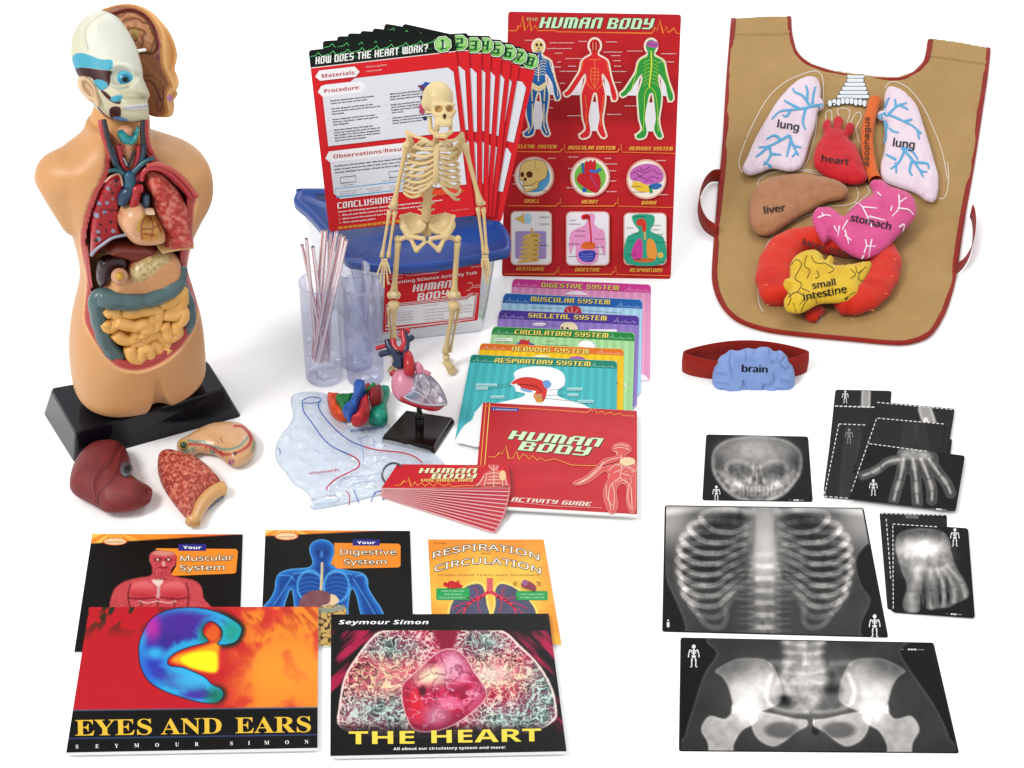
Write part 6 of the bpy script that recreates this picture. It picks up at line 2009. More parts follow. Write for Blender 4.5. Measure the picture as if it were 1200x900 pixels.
  mb.add(*ball(heel, np.array([4.2, 7, 5.2]) * S), '#e4cd98')
  for k, (x, y) in enumerate(toes):
   tip = G(x, y)
   tip[2] = .0025
   st0 = a0 + np.array([(k - 2) * .0016, -.004, -.003])
   st0[2] = max(.006, st0[2] - .002)
   mid = st0 * .45 + tip * .55
   mid[2] = (st0[2] * .45 + tip[2] * .55) + .002
   for p0, p1, r0, rm, r1 in ((st0, mid, 2.0, 1.5, 1.9), (mid, tip, 1.6, 1.1, 1.5)):
    u = np.linspace(0, 1, 8)
    R = rm + (r0 - rm) * np.exp(-(u / .16) ** 2) + (r1 - rm) * np.exp(-((1 - u) / .16) ** 2)
    mb.add(*tube(p0 + (p1 - p0) * u[:, None], R * S, 8), bone)
  mb.build('foot', BONE, t)
# ------------------------------------------------------------------ the torso model
TP = {}
def torso():
 zt = .043
 topc = np.array([(59, 456), (88.5, 508.5), (264, 455.5), (243, 423)], float)
 botc = np.array([(50.5, 483), (87.5, 542.5), (283, 488), (252, 436)], float)
 T = Ground(zt).at(*round_quad(topc, 4).T)
 B = Ground(0).at(*round_quad(botc, 4).T)
 e = G(283, 488) - G(87.5, 542.5)
 e[2] = 0
 e /= np.linalg.norm(e)
 n = np.array([e[1], -e[0], 0.0])
 o = Ground(zt).at(np.array(163.), np.array(462.))
 Tm = Plane(o, n)
 TP['pl'] = Tm
 t = thing('torso_model', 'open anatomical torso model with removable organs on a black plinth', 'torso model', G(165, 480))
 V, F = rings([B, B * .04 + T * .96, scale_ring(T, .985, .0012), scale_ring(T, .93, .0012)])
 mk('plinth', V, F, '#10131c', BLACKGLOSS, t, False)
 Lp = [(100, 120), (100, 140), (99, 156), (90, 170), (68, 187), (58, 197), (56, 208), (60, 222), (66, 240), (72, 258), (77, 275), (81, 292), (86, 322), (86.5, 345), (82, 375), (79.5, 405), (80, 435), (84, 460), (92, 482), (100, 505)]
 Rp = [(172, 120), (172, 136), (175, 149), (186, 157), (208, 164), (232, 173), (246, 185), (251, 203), (249, 222), (240, 240), (231, 262), (226.5, 288), (226, 305), (231, 330), (237, 362), (240.5, 395), (241, 425), (237, 447), (228, 463), (222, 476)]
 def sz(pts):
  Q = Tm.at(*cr(pts, 6, False).T)
  return (Q - o) @ e, Q[:, 2]
 sL, zL = sz(Lp)
 sR, zR = sz(Rp)
 fl = lambda z: np.interp(z, zL[::-1], sL[::-1])
 fr = lambda z: np.interp(z, zR[::-1], sR[::-1])
 H = min(zL.max(), zR.max())
 fl0, fr0 = fl, fr
 zz = lambda py: float(Tm.at(np.array(150.), np.array(float(py)))[2])
 bz_z = [zz(480), zz(440), zz(400), zz(360), zz(320), zz(280), zz(240), zz(205), zz(185), zz(165), zz(150), zz(120)]
 bz_b = [.050, .058, .060, .058, .053, .056, .060, .056, .046, .036, .031, .030]
 fb = lambda z: np.interp(z, bz_z, bz_b)
 zw = zz(312)
 slim = lambda z: .945 - .085 * np.exp(-((z - zw) / .052) ** 2)
 fl = lambda z: (fl0(z) + fr0(z)) / 2 - (fr0(z) - fl0(z)) / 2 * slim(z)
 fr = lambda z: (fl0(z) + fr0(z)) / 2 + (fr0(z) - fl0(z)) / 2 * slim(z)
 loc = lambda x, y: (float((Tm.at(np.array(float(x)), np.array(float(y))) - o) @ e), float(Tm.at(np.array(float(x)), np.array(float(y)))[2]))
 (ax, az), (bx, bz_), (c1x, c1z), (c2x, c2z) = loc(76, 211), loc(86, 250), loc(35, 209), loc(88, 290)
 cn = np.array([c2z - c1z, -(c2x - c1x)])
 cn = cn / np.linalg.norm(cn)
 cn = cn if cn[1] < 0 else -cn
 EX = 2.4
 def front(s_, z):
  a, c = (fr(z) - fl(z)) / 2, (fr(z) + fl(z)) / 2
  q = np.clip(np.abs((s_ - c) / np.maximum(a, 1e-4)), 0, 1)
  return fb(z) * (1 - q ** EX) ** (1 / EX)
 rim = cr([(121, 140), (123, 165), (122, 190), (119, 205), (108, 226), (100, 248), (95, 268), (93.5, 285), (97, 305), (101, 330), (99, 355), (98.5, 375), (104, 390), (114, 406), (126, 422), (138, 432), (152, 436), (166, 436), (188, 428.5), (210, 412), (226, 390), (233, 366), (232, 348), (226, 325), (221.5, 305), (226, 275), (229, 245), (230.5, 232), (218, 216), (204, 204), (190, 192), (181, 178), (176, 160), (173, 140)], 4)
 rpx, rpy = rim[:, 0], rim[:, 1]
 s0, s1 = min(sL.min(), -.14) - .01, max(sR.max(), .14) + .01
 gs, gz = np.linspace(s0, s1, 300), np.linspace(zt - .02, H + .05, 640)
 GS, GZ = np.meshgrid(gs, gz, indexing='ij')
 W = o[None, None] * np.array([1, 1, 0]) + GS[..., None] * e + front(GS, GZ)[..., None] * n
 W[..., 2] = GZ
 ux, uy = proj(W)
 LUT = poly_sdf(ux, uy, rim)
 Sm = float(((o - CAM) @ FW) / FPX)
 def lut(s_, z):
  i = np.clip((s_ - gs[0]) / (gs[1] - gs[0]), 0, len(gs) - 1.001)
  j = np.clip((z - gz[0]) / (gz[1] - gz[0]), 0, len(gz) - 1.001)
  i0, j0 = i.astype(int), j.astype(int)
  fi, fj = i - i0, j - j0
  return (LUT[i0, j0] * (1 - fi) + LUT[i0 + 1, j0] * fi) * (1 - fj) + (LUT[i0, j0 + 1] * (1 - fi) + LUT[i0 + 1, j0 + 1] * fi) * fj
 ztop = zz(138)
 sc_ = float((Tm.at(np.array(172.), np.array(450.)) - o) @ e)
 def body(X, Y, Z):          # X = along e, Y = towards the front, Z up
  a, c = (fr(Z) - fl(Z)) / 2, (fr(Z) + fl(Z)) / 2
  b = fb(Z)
  q = (np.abs((X - c) / a) ** EX + np.abs(Y / b) ** EX) ** (1 / EX)
  d = (q - 1) * np.minimum(a, b) * .8
  arm = scap(X, Y, Z, (ax, -.004, az), (bx, -.004, bz_), 31 * Sm, 25 * Sm)
  arm = smax(arm, (X - c1x) * cn[0] + (Z - c1z) * cn[1], .004)
  d = smin(d, arm, .006)
  d = smax(d, Z - ztop, .004)
  d = smax(d, zt + .0005 - Z, .026)
  k = sstep(zz(420), zz(474), Z)
  g = np.sqrt(((X - sc_) / .55) ** 2 + (Y - b * 1.02) ** 2) - (.002 + .024 * k)
  g = smax(g, Z - zz(422), .01)
  d = smax(d, -g, .012)
  m = lut(X, Z)
  nf = front(X, Z)
  lip = (m + 9.5) * Sm
  carve = smax(lip, (nf - .040) - Y, .004)
  d = smax(d, -carve, .002)
  step = smax((m + .4) * Sm, (nf - .0022) - Y, .0008)
  d = smax(d, -step, .001)
  return d
 V, F = surface_nets(body, (s0, -.075, zt - .004), (s1, .085, ztop + .01), .0019)
 m = lut(V[:, 0], V[:, 2])
 nf = front(V[:, 0], V[:, 2])
 isf = V[:, 1] > nf - .012
 col = np.tile(rgb('#d6a06a'), (len(V), 1))
 n1 = fbm(V[:, 0] * 30, V[:, 2] * 30, 3)
 col = mix(col, '#cb9058', n1 * .5)
 isin = (m < 0) & (V[:, 1] > 0)
 stri = .5 + .5 * np.sin(m * 2.1 + 2.5 * fbm(V[:, 0] * 60, V[:, 2] * 60, 5))
 red = mix(np.tile(rgb('#bf5047'), (len(V), 1)), '#a8383a', stri)
 red = mix(red, '#d9806a', sstep(-4, -1, m) * .6)
 col = np.where(isin[:, None], red, col)
 col = mix(col, '#efbd84', np.exp(-(m / 1.1) ** 2) * (V[:, 1] > 0) * .9)
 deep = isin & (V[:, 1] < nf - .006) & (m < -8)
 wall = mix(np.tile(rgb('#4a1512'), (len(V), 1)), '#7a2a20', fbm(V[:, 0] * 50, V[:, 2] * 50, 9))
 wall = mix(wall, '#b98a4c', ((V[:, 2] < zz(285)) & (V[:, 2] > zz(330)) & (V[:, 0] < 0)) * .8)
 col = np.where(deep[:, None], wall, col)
 Wd = o * np.array([1, 1, 0]) + V[:, :1] * e + V[:, 1:2] * n + V[:, 2:] * np.array([0, 0, 1.0])
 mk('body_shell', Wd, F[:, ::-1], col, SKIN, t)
 OP = Tm.up(.036)      # where the organs lie
 Pp = lambda d: Tm.up(.036 + d)
 A = lambda pts: zm(pts, 30, 170, .21667)
 C = lambda pts: zm(pts, 30, 320, .225)
 def rope(pts, r, d, col, name, seg=12, mat=ORGAN, n=6, wob=None, build=True, flat=1.0):
  pts = [(x, y) for x, y in pts]
  P2 = cr(pts, n, False)
  Q = Pp(0).at(P2[:, 0], P2[:, 1], d) if np.isscalar(d) else np.array([Pp(0).at(np.array(x), np.array(y), dd) for (x, y), dd in zip(P2, np.interp(np.linspace(0, 1, len(P2)), np.linspace(0, 1, len(d)), d))])
  Q = resample(Q, .0022) if wob else Q
  R = np.full(len(Q), r * Sm) if np.isscalar(r) else np.interp(np.linspace(0, 1, len(Q)), np.linspace(0, 1, len(r)), r) * Sm
  if wob:
   R = R * (1 + wob[0] * np.abs(np.sin(np.arange(len(Q)) * wob[1])) ** .7)
  V, F = tube(Q, R, seg, flat=flat, nrm=None)
  if build:
   return mk(name, V, F, col, mat, t)
  return V, F
 def slab(pts, name, col, d=0.0, fr_=.012, bk=.006, edge=8, mat=ORGAN, step=1.3, relief=None, n=4):
  p = Pillow(cr(pts, n), Pp(d), fr_, bk, edge, step=step, relief=relief)
  return p.build(name, col, mat, t)
 def cutlung(px, py):
  c = colr(px, '#b8252c')
  nn = fbm(px * .2, py * .2, 4)
  c = mix(c, '#96161e', nn * .6)
  c = mix(c, '#3a0c12', lblob(px, py, A([(350, 365), (420, 350), (500, 355)]), 1.0, .6))
  for k, (x, y, r) in enumerate(((447, 237, 2.4), (398, 320, 2.6), (440, 312, 2.4), (385, 382, 3.0), (428, 365, 2.6), (392, 468, 2.4), (474, 465, 2.6), (394, 510, 3.2), (470, 290, 1.4))):
   qx, qy = A([(x, y)])[0]
   c = mix(c, '#8fa0bc', eblob(px, py, qx, qy, r, r * .9, .3))
  for x, y, r in ((490, 195, 2.6), (445, 200, 2.0), (488, 220, 1.6), (425, 270, 1.6), (470, 260, 2), (460, 240, 1.6), (400, 330, 1.6), (430, 372, 1.5), (375, 395, 1.4), (460, 415, 2.2), (405, 430, 1.6), (435, 460, 1.4), (398, 485, 1.6), (380, 515, 2.6), (460, 355, 1.6), (475, 350, 1.4), (405, 385, 1.2)):
   qx, qy = A([(x, y)])[0]
   c = mix(c, '#1a0c14', eblob(px, py, qx, qy, r * .9, r * .8, .3))
  return c
 slab(A([(440, 190), (480, 165), (515, 165), (522, 220), (500, 290), (500, 360), (498, 430), (520, 480), (470, 500), (420, 535), (380, 570), (352, 598), (350, 530), (352, 440), (362, 350), (385, 280), (415, 225)]), 'cut_lung', cutlung, .002, .008, .004, 4, mat=ORGAN)
 rope(A([(352, 598), (380, 565), (420, 535), (470, 502), (545, 485)]), 1.7, .012, '#9aa2b4', 'diaphragm_edge')
 rope(A([(430, 200), (460, 172), (500, 155), (518, 180), (524, 220)]), 1.3, .010, '#c89a80', 'lung_edge')
 def lungc(px, py):
  n2 = fbm(px * .28, py * .28, 12, 3)
  return mix(mix(colr(px, '#cf4d42'), '#e08672', sstep(.5, .7, n2)), '#a82a28', sstep(.5, .3, n2) * .8)
 lo = [(640, 185), (655, 155), (690, 145), (730, 155), (780, 190), (830, 250), (865, 320), (885, 400), (895, 470), (898, 520), (850, 535), (740, 545), (720, 520), (745, 490), (740, 450), (700, 400), (685, 340), (680, 280), (655, 225)]
 slab(A(lo), 'left_lung', lungc, .004, .022, .006, 12, mat=SPONGY)
 slab(A([(702, 520), (725, 535), (800, 525), (870, 515), (898, 508), (900, 540), (850, 545), (760, 560), (720, 566)]), 'lung_base_trim', '#e2b878', .012, .012, .006, 3)
 rope(A([(625, 190), (635, 150), (670, 125), (730, 130), (790, 165), (850, 225), (900, 290)]), 3.2, .012, '#b8353c', 'muscle_band')
 rope(A([(655, 110), (720, 105), (800, 140), (870, 205), (925, 280)]), 2.6, .012, '#c8524c', 'muscle_band')
 def heartc(px, py):
  c = colr(px, '#dba67c')
  y, x = (np.asarray(py) - 170) / .21667, (np.asarray(px) - 30) / .21667
  c = mix(c, '#c08a3a', blob(x, y, [(640, 380), (690, 370), (740, 460), (720, 510), (640, 515), (620, 450)], 10) * .9)
  for l in ([(645, 390), (625, 440), (630, 510)], [(625, 455), (690, 450), (720, 430)], [(670, 380), (690, 430), (680, 500)], [(700, 400), (735, 470)], [(640, 480), (700, 490)]):
   c = mix(c, '#7a1c18', lblob(x, y, l, 7, 4) * .8)
  c = mix(c, '#c0a030', lblob(x, y, [(640, 380), (615, 420), (605, 460), (620, 450)], 14, 5) * .8)
  c = mix(c, '#a83838', lblob(x, y, [(505, 360), (520, 345)], 10, 5) * .6)
  return c
 slab(A([(500, 370), (520, 330), (560, 305), (610, 298), (640, 330), (645, 360), (690, 365), (720, 400), (745, 455), (740, 495), (690, 515), (620, 518), (560, 505), (515, 450), (498, 410)]), 'heart', heartc, .010, .022, .006, 12)
 rope(A([(582, 335), (590, 280), (600, 240), (630, 235)]), [4.5, 6, 5.5, 4.5], .016, '#b02028', 'aorta')
 rope(A([(520, 320), (535, 275), (560, 250), (575, 270)]), [5, 7, 6.5, 4], .014, '#1c3c58', 'vena_cava')
 rope(A([(640, 350), (650, 310), (652, 270)]), [3, 4.4, 3.6], .014, '#3a5468', 'pulmonary_artery')
 slab(A([(638, 345), (690, 342), (692, 358), (640, 360)]), 'heart_band', '#e6c8a4', .018, .010, .004, 2)
 D = lambda pts: zm(pts, 30, 0, .2)
 rope([(147, 150), (149, 168), (152, 184), (152, 198)], [7.5, 6.5, 5.5, 4.6], .000, '#d99a76', 'windpipe', wob=(.10, .9))
 slab(D([(535, 775), (575, 760), (620, 790), (650, 745), (665, 735), (655, 790), (630, 835), (590, 840), (555, 825)]), 'voice_box', '#1f8f92', .004, .008, .003, 5)
 for pts, r in (([(533, 860), (555, 890), (575, 900)], 1.0), ([(580, 850), (570, 880)], .9), ([(640, 850), (655, 870)], .9)):
  rope(D(pts), r, .008, '#b02430', 'small_vessel', seg=7)
 rope(A([(455, 0), (475, 60), (495, 115), (530, 150), (555, 170)]), [3.6, 3.6, 3.2, 3.2, 3.2], .008, '#173a4c', 'jugular_vein')
 rope(A([(500, 0), (512, 60), (530, 110), (555, 140)]), [3.4, 3.2, 2.8, 2.4], .006, '#b02832', 'carotid_artery')
 rope(A([(640, 0), (632, 60), (610, 110), (585, 140)]), [3.4, 3.2, 3, 2.8], .008, '#173a4c', 'jugular_vein')
 rope(A([(612, 0), (606, 60), (590, 110), (572, 140)]), [2.6, 2.4, 2.2, 2.0], .007, '#b82c34', 'carotid_artery')
 rope([(119, 142), (121, 155), (126, 172), (130, 184)], [4, 3.8, 3.4, 3], .004, '#c03a3c', 'neck_muscle')
 rope([(170, 142), (170, 156), (173, 170), (178, 180)], [4, 4, 3.4, 2.6], .004, '#c03a3c', 'neck_muscle')
 rope([(122, 141), (126, 160), (131, 178), (134, 188)], [2.6, 2.8, 2.6, 2.2], .009, '#16222c', 'jugular_vein')
 rope([(167, 143), (167, 158), (169, 172), (171, 180)], [2.4, 2.6, 2.4, 2.0], .009, '#16222c', 'jugular_vein')
 rope(A([(555, 150), (565, 190), (560, 240), (545, 280)]), [6, 6.4, 6.4, 6], .011, '#1d5470', 'vena_cava')
 rope(A([(450, 140), (490, 135), (530, 155)]), [1.8, 2.2, 2.4], .011, '#245a66', 'collar_vein')
 rope(A([(580, 150), (620, 110), (660, 80), (695, 72)]), [3, 2.6, 2.4, 1.8], .011, '#245a66', 'collar_vein')
 rope(A([(585, 210), (600, 175), (640, 165)]), [4, 4.5, 4], .008, '#a8242e', 'aortic_arch')
 rope(A([(555, 120), (575, 70), (585, 30)]), [1.6, 1.5, .9], .009, '#14242c', 'small_vessel', seg=7)
 rope(A([(548, 110), (535, 80), (525, 70)]), [1.2, 1.0, .7], .009, '#8aa4a8', 'small_vessel', seg=7)
 slab(A([(400, 610), (450, 590), (520, 580), (545, 620), (530, 670), (480, 690), (440, 730), (400, 760), (382, 720), (385, 650)]), 'gall_and_liver_piece', '#2a1016', .000, .012, .004, 8)
 slab(A([(425, 560), (470, 520), (540, 515), (600, 520), (640, 520), (700, 540), (690, 580), (640, 605), (580, 625), (540, 610), (500, 600), (440, 580)]), 'liver_piece', '#7a3428', -.002, .012, .004, 7)
 def stomc(px, py):
  x, y = (np.asarray(px) - 30) / .21667, (np.asarray(py) - 170) / .21667
  c = colr(px, '#d9a06c')
  pn = fbm(np.asarray(px) * .45, np.asarray(py) * .45, 8, 3)
  c = mix(c, mix(colr(px, '#d4bf8c'), '#a88a54', sstep(.5, .35, pn)), blob(x, y, [(568, 680), (570, 645), (610, 620), (660, 600), (720, 570), (790, 572), (800, 600), (760, 640), (700, 690), (640, 735), (580, 738)], 5))
  c = mix(c, '#c8243a', lblob(x, y, [(545, 705), (545, 660), (575, 625), (640, 600), (720, 545)], 16, 5))
  return c
 slab(A([(405, 760), (440, 745), (460, 700), (500, 685), (545, 690), (560, 640), (620, 600), (690, 570), (750, 560), (800, 580), (830, 620), (830, 690), (780, 740), (700, 780), (600, 800), (500, 795)]), 'stomach', stomc, .004, .016, .006, 9)
 mb = MB()
 x, y = A([(508, 710)])[0]
 mb.add(*tube([Pp(.016).at(np.array(x), np.array(y)), Pp(.026).at(np.array(x), np.array(y))], [9.5 * Sm, 8.6 * Sm], 20), '#cf9a78')
 mb.add(*ball(Pp(.030).at(np.array(x), np.array(y)), 5.0 * Sm), '#c8962c')
 mb.build('stomach_outlet', ORGAN, t)
 rope(C([(495, 440), (450, 410), (410, 340), (385, 260), (372, 170), (385, 120), (430, 108)]), [8.5, 8.5, 8, 8, 8.5, 9, 8], .006, '#4f6a6c', 'ascending_colon', wob=(.16, .30))
 rope(C([(385, 125), (420, 130), (500, 142), (600, 138), (690, 115), (760, 75), (795, 30), (800, -30)]), [10, 11.5, 11, 10.5, 10.5, 10.5, 9.5, 8], [.012, .014, .016, .016, .016, .014, .010, .006], '#4f6a6c', 'transverse_colon', wob=(.12, .30))
 rope(C([(790, 30), (830, 120), (850, 200), (840, 270), (800, 340), (765, 375)]), [6, 7, 7.5, 8, 8, 7], .004, '#4f6a6c', 'descending_colon', wob=(.14, .30))
 coils = [[(415, 215), (450, 195), (480, 230), (460, 265), (430, 285), (415, 255)],
     [(505, 200), (560, 205), (610, 195), (660, 185), (690, 195), (680, 240), (640, 230)],
     [(470, 250), (520, 265), (570, 275), (620, 262), (650, 280), (600, 300)],
     [(465, 310), (500, 340), (545, 345), (580, 325), (550, 315)],
     [(700, 160), (750, 150), (790, 120), (810, 90), (815, 150), (770, 185), (730, 200)],
     [(720, 215), (775, 215), (815, 195), (815, 240), (780, 280), (790, 310), (750, 335), (735, 300), (715, 265)],
     [(610, 350), (640, 325), (690, 315), (725, 345), (740, 400), (700, 425), (690, 380), (650, 360)],
     [(540, 385), (560, 440), (590, 455), (600, 400), (640, 395), (650, 450), (610, 460)],
     [(690, 250), (670, 285), (620, 305), (610, 330)], [(545, 370), (580, 360), (610, 372), (640, 375)], [(690, 425), (720, 415), (745, 385)]]
 mb = MB()
 back = Pillow(cr(C([(400, 190), (520, 170), (700, 150), (815, 70), (828, 210), (800, 330), (760, 410), (660, 470), (560, 468), (530, 400), (450, 330), (405, 260)]), 4), Pp(.000), .010, .004, 8)
 back.into(mb, '#d9962a')
 for k, cl in enumerate(coils):
  Vv, Ff = rope(C(cl), 6.9 if k < 8 else 6.0, .012 + .002 * (k % 3), None, '', wob=(.13, .36), build=False)
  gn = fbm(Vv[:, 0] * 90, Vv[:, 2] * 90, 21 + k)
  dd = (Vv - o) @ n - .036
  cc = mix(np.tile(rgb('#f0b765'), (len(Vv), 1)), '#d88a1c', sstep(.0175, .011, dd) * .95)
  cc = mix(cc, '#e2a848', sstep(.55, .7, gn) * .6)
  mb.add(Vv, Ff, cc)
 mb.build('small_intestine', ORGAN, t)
 head(t, Tm, Sm)
def head(t, Tm, Sm):
 D = lambda pts: zm(pts, 30, 0, .2)
 vf = VF(Tm.up(.018).at(np.array(140.), np.array(120.)), 140, 120)
 out = cr(D([(455, 65), (395, 78), (330, 125), (290, 185), (272, 245), (268, 320), (280, 380), (300, 430), (330, 500), (360, 560), (400, 620), (440, 665), (500, 700), (600, 716), (690, 712), (718, 696), (722, 640), (716, 590), (728, 560), (715, 520), (690, 460), (685, 410), (672, 350), (655, 290), (620, 215), (580, 150), (530, 95)]), 4)
 def relief(px, py):
  X, Y = (px - 30) / .2, py / .2
  r = 0 * X
  r -= .006 * eblob(X, Y, 580, 468, 55, 50, .45)
  r += .0035 * lblob(X, Y, [(520, 430), (570, 405), (630, 415), (660, 430)], 26, 16)
  r += .0045 * lblob(X, Y, [(535, 515), (570, 530), (610, 522)], 18, 12)
  r += .006 * blob(X, Y, [(690, 470), (728, 560), (690, 570), (650, 540), (660, 500)], 14)
  r += .003 * lblob(X, Y, [(580, 640), (650, 642), (715, 630)], 34, 10)
  r -= .002 * lblob(X, Y, [(575, 600), (640, 596), (712, 588)], 14, 8)
  r += .002 * lblob(X, Y, [(480, 85), (400, 150), (370, 220), (390, 310)], 12, 8)
  return r
 def paint(px, py):
  X, Y = (px - 30) / .2, py / .2
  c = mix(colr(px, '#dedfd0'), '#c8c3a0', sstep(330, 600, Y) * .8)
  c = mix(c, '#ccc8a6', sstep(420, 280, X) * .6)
  c = mix(c, '#eae6d0', lblob(X, Y, [(480, 85), (400, 150), (372, 220), (390, 310)], 8, 5) * .6)
  c = mix(c, '#47a7c0', blob(X, Y, [(275, 330), (320, 310), (380, 325), (440, 348), (500, 350), (512, 380), (495, 410), (430, 405), (350, 395), (285, 405)], 3, 3))
  c = mix(c, '#3c1216', blob(X, Y, [(288, 405), (350, 397), (430, 408), (505, 418), (498, 445), (490, 500), (445, 530), (410, 500), (400, 470), (370, 450), (310, 445)], 3, 3))
  c = mix(c, '#47a7c0', blob(X, Y, [(400, 475), (430, 465), (470, 480), (482, 505), (450, 528), (425, 515)], 3))
  c = mix(c, '#3c1216', blob(X, Y, [(440, 530), (470, 540), (510, 575), (555, 580), (552, 610), (510, 600), (470, 570)], 3))
  c = mix(c, '#3c1216', blob(X, Y, [(495, 635), (550, 625), (555, 685), (500, 690)], 3))
  c = mix(c, '#47a7c0', blob(X, Y, [(495, 580), (520, 562), (565, 558), (560, 585), (520, 597)], 3))
  c = mix(c, '#d8bfa0', lblob(X, Y, [(450, 560), (490, 600), (550, 622)], 10, 4) * .8)
  c = mix(c, '#5a2024', lblob(X, Y, [(425, 630), (470, 680), (530, 708), (620, 718), (715, 712)], 9, 4))
  c = mix(c, '#5a90c4', blob(X, Y, [(510, 688), (560, 685), (605, 705), (560, 712)], 3))
  m = blob(X, Y, [(580, 622), (650, 615), (716, 605), (716, 630), (650, 640), (590, 640)], 2, 2)
  c = mix(c, '#e2e4ec', m)
  c = mix(c, '#8a8f9c', m * np.exp(-((Y - (633 - (X - 580) * .08)) / 3.5) ** 2))
  c = mix(c, '#a8acb8', m * sstep(.7, .95, np.abs(np.sin((X - 580) * .2))) * .6)
  c = mix(c, '#a89a78', eblob(X, Y, 690, 570, 24, 12, .5) * .6)
  c = mix(c, '#b0a884', blob(X, Y, [(530, 515), (570, 540), (630, 520), (620, 545), (560, 560)], 8) * .3)
  return c
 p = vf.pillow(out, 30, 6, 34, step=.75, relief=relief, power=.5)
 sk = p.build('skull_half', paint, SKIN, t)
 ey = vf.w(*D([(582, 468)])[0], 0)
 x, y = D([(582, 467)])[0]
 c0 = p.at(np.array(x), np.array(y), -.0075)
 V, F = ball(c0, .0115, 40, 30)
 u_, v_ = proj(V)
 r = np.sqrt((u_ - x) ** 2 + (v_ - y) ** 2)
 col = np.tile(rgb('#3a98bc'), (len(V), 1))
 col = mix(col, '#62bcd8', sstep(6.5, 8.5, r))
 col = mix(col, '#1f6480', np.exp(-((r - 5.6) / 1.0) ** 2) * .7)
 col = mix(col, '#0c1014', sstep(4.0, 3.2, np.sqrt((u_ - x - .6) ** 2 + (v_ - y) ** 2)))
 mk('eye', V, F, col, BLACKGLOSS, sk)
 er = cr(D([(302, 470), (320, 448), (350, 446), (390, 470), (415, 510), (430, 560), (440, 600), (430, 628), (400, 600), (370, 590), (335, 555), (310, 520)]), 4)
 def earp(px, py):
  X, Y = (px - 30) / .2, py / .2
  c = colr(px, '#e0bf9a')
  c = mix(c, '#b08a60', blob(X, Y, [(340, 480), (370, 485), (400, 530), (400, 570), (370, 555), (345, 520)], 8) * .7)
  return mix(c, '#e8cca8', lblob(X, Y, [(355, 500), (385, 530), (390, 565)], 8, 5) * .7)
 def earr(px, py):
  X, Y = (px - 30) / .2, py / .2
  return -.004 * blob(X, Y, [(340, 480), (370, 485), (400, 530), (400, 570), (370, 555), (345, 520)], 10)
 vf.pillow(er, 7, 2, 7, w=24, step=.8, relief=earr).build('ear', earp, SKIN, t)
 vb = VF(Tm.up(-.010).at(np.array(165.), np.array(120.)), 165, 120)
 out2 = cr(D([(440, 72), (480, 45), (540, 28), (610, 24), (680, 38), (745, 75), (800, 130), (845, 190), (872, 255), (884, 310), (880, 350), (870, 395), (882, 430), (894, 470), (890, 500), (880, 520), (888, 545), (876, 565), (864, 585), (868, 610), (862, 655), (845, 678), (810, 686), (750, 682), (715, 670), (640, 640), (560, 560), (500, 400), (450, 200)]), 4)
 def paint2(px, py):
  X, Y = (px - 30) / .2, py / .2
  nn = fbm(px * .2, py * .2, 5)
  c = colr(px, '#e6b274')
  skin_edge = [(440, 60), (520, 25), (600, 22), (680, 50), (740, 100), (790, 180), (805, 260), (805, 340), (815, 400), (850, 470), (862, 510), (842, 520), (826, 560), (830, 610), (836, 660), (800, 690), (700, 700), (400, 700), (380, 100)]
  m = blob(X, Y, skin_edge, 3)
  f = mix(colr(px, '#9a5f38'), '#7c4526', nn * .8)
  f = mix(f, '#d8963c', np.exp(-((poly_sdf(X, Y, cr(skin_edge, 4)) + 8) / 8) ** 2) * .8)
  br = [(540, 90), (610, 72), (680, 95), (730, 150), (755, 220), (762, 280), (735, 310), (690, 300), (660, 320), (600, 330), (520, 250), (480, 120)]
  db = poly_sdf(X, Y, cr(br, 4))
  f = mix(f, '#6e1f20', np.exp(-((db - 14) / 9) ** 2) * sstep(330, 280, Y))
  f = mix(f, '#2a0e0c', np.exp(-((db - 3) / 3.5) ** 2) * .8)
  bc = mix(colr(px, '#a86c40'), '#bf8454', sstep(.4, .7, fbm(px * .3, py * .3, 7)))
  rr = np.sqrt((X - 640) ** 2 + ((Y - 230) * 1.1) ** 2)
  fold = np.sin(rr * .13 + 11 * fbm(X * .016, Y * .016, 9, 2))
  bc = mix(bc, '#74401f', sstep(.55, .95, fold) * .9)
  bc = mix(bc, '#9a8a3c', eblob(X, Y, 640, 195, 22, 28, .5) * .7)
  f = mix(f, bc, 1 - sstep(-2, 2, db))
  for l, w, cc in (([(700, 470), (740, 480), (770, 530), (790, 590)], 9, '#4a1a12'), ([(690, 450), (730, 440), (780, 470), (810, 520)], 6, '#5a2818'), ([(785, 560), (765, 610), (785, 650), (802, 610), (790, 570)], 7, '#4e2014'), ([(805, 530), (810, 570), (800, 590)], 6, '#5a1a14')):
   f = mix(f, cc, lblob(X, Y, l, w, 4) * .85)
  f = mix(f, '#b07448', lblob(X, Y, [(690, 350), (740, 410), (800, 490)], 22, 14) * .6)
  for x, y in ((782, 268), (775, 335)):
   f = mix(f, '#6e1a1c', eblob(X, Y, x, y, 11, 20, .4) * .9)
  c = mix(c, f, m)
  c = mix(c, '#c48ab0', blob(X, Y, [(828, 570), (845, 555), (862, 565), (858, 590), (838, 594)], 3))
  c = mix(c, '#c8905c', lblob(X, Y, [(870, 395), (850, 405), (835, 395)], 8, 6) * .5)
  return c
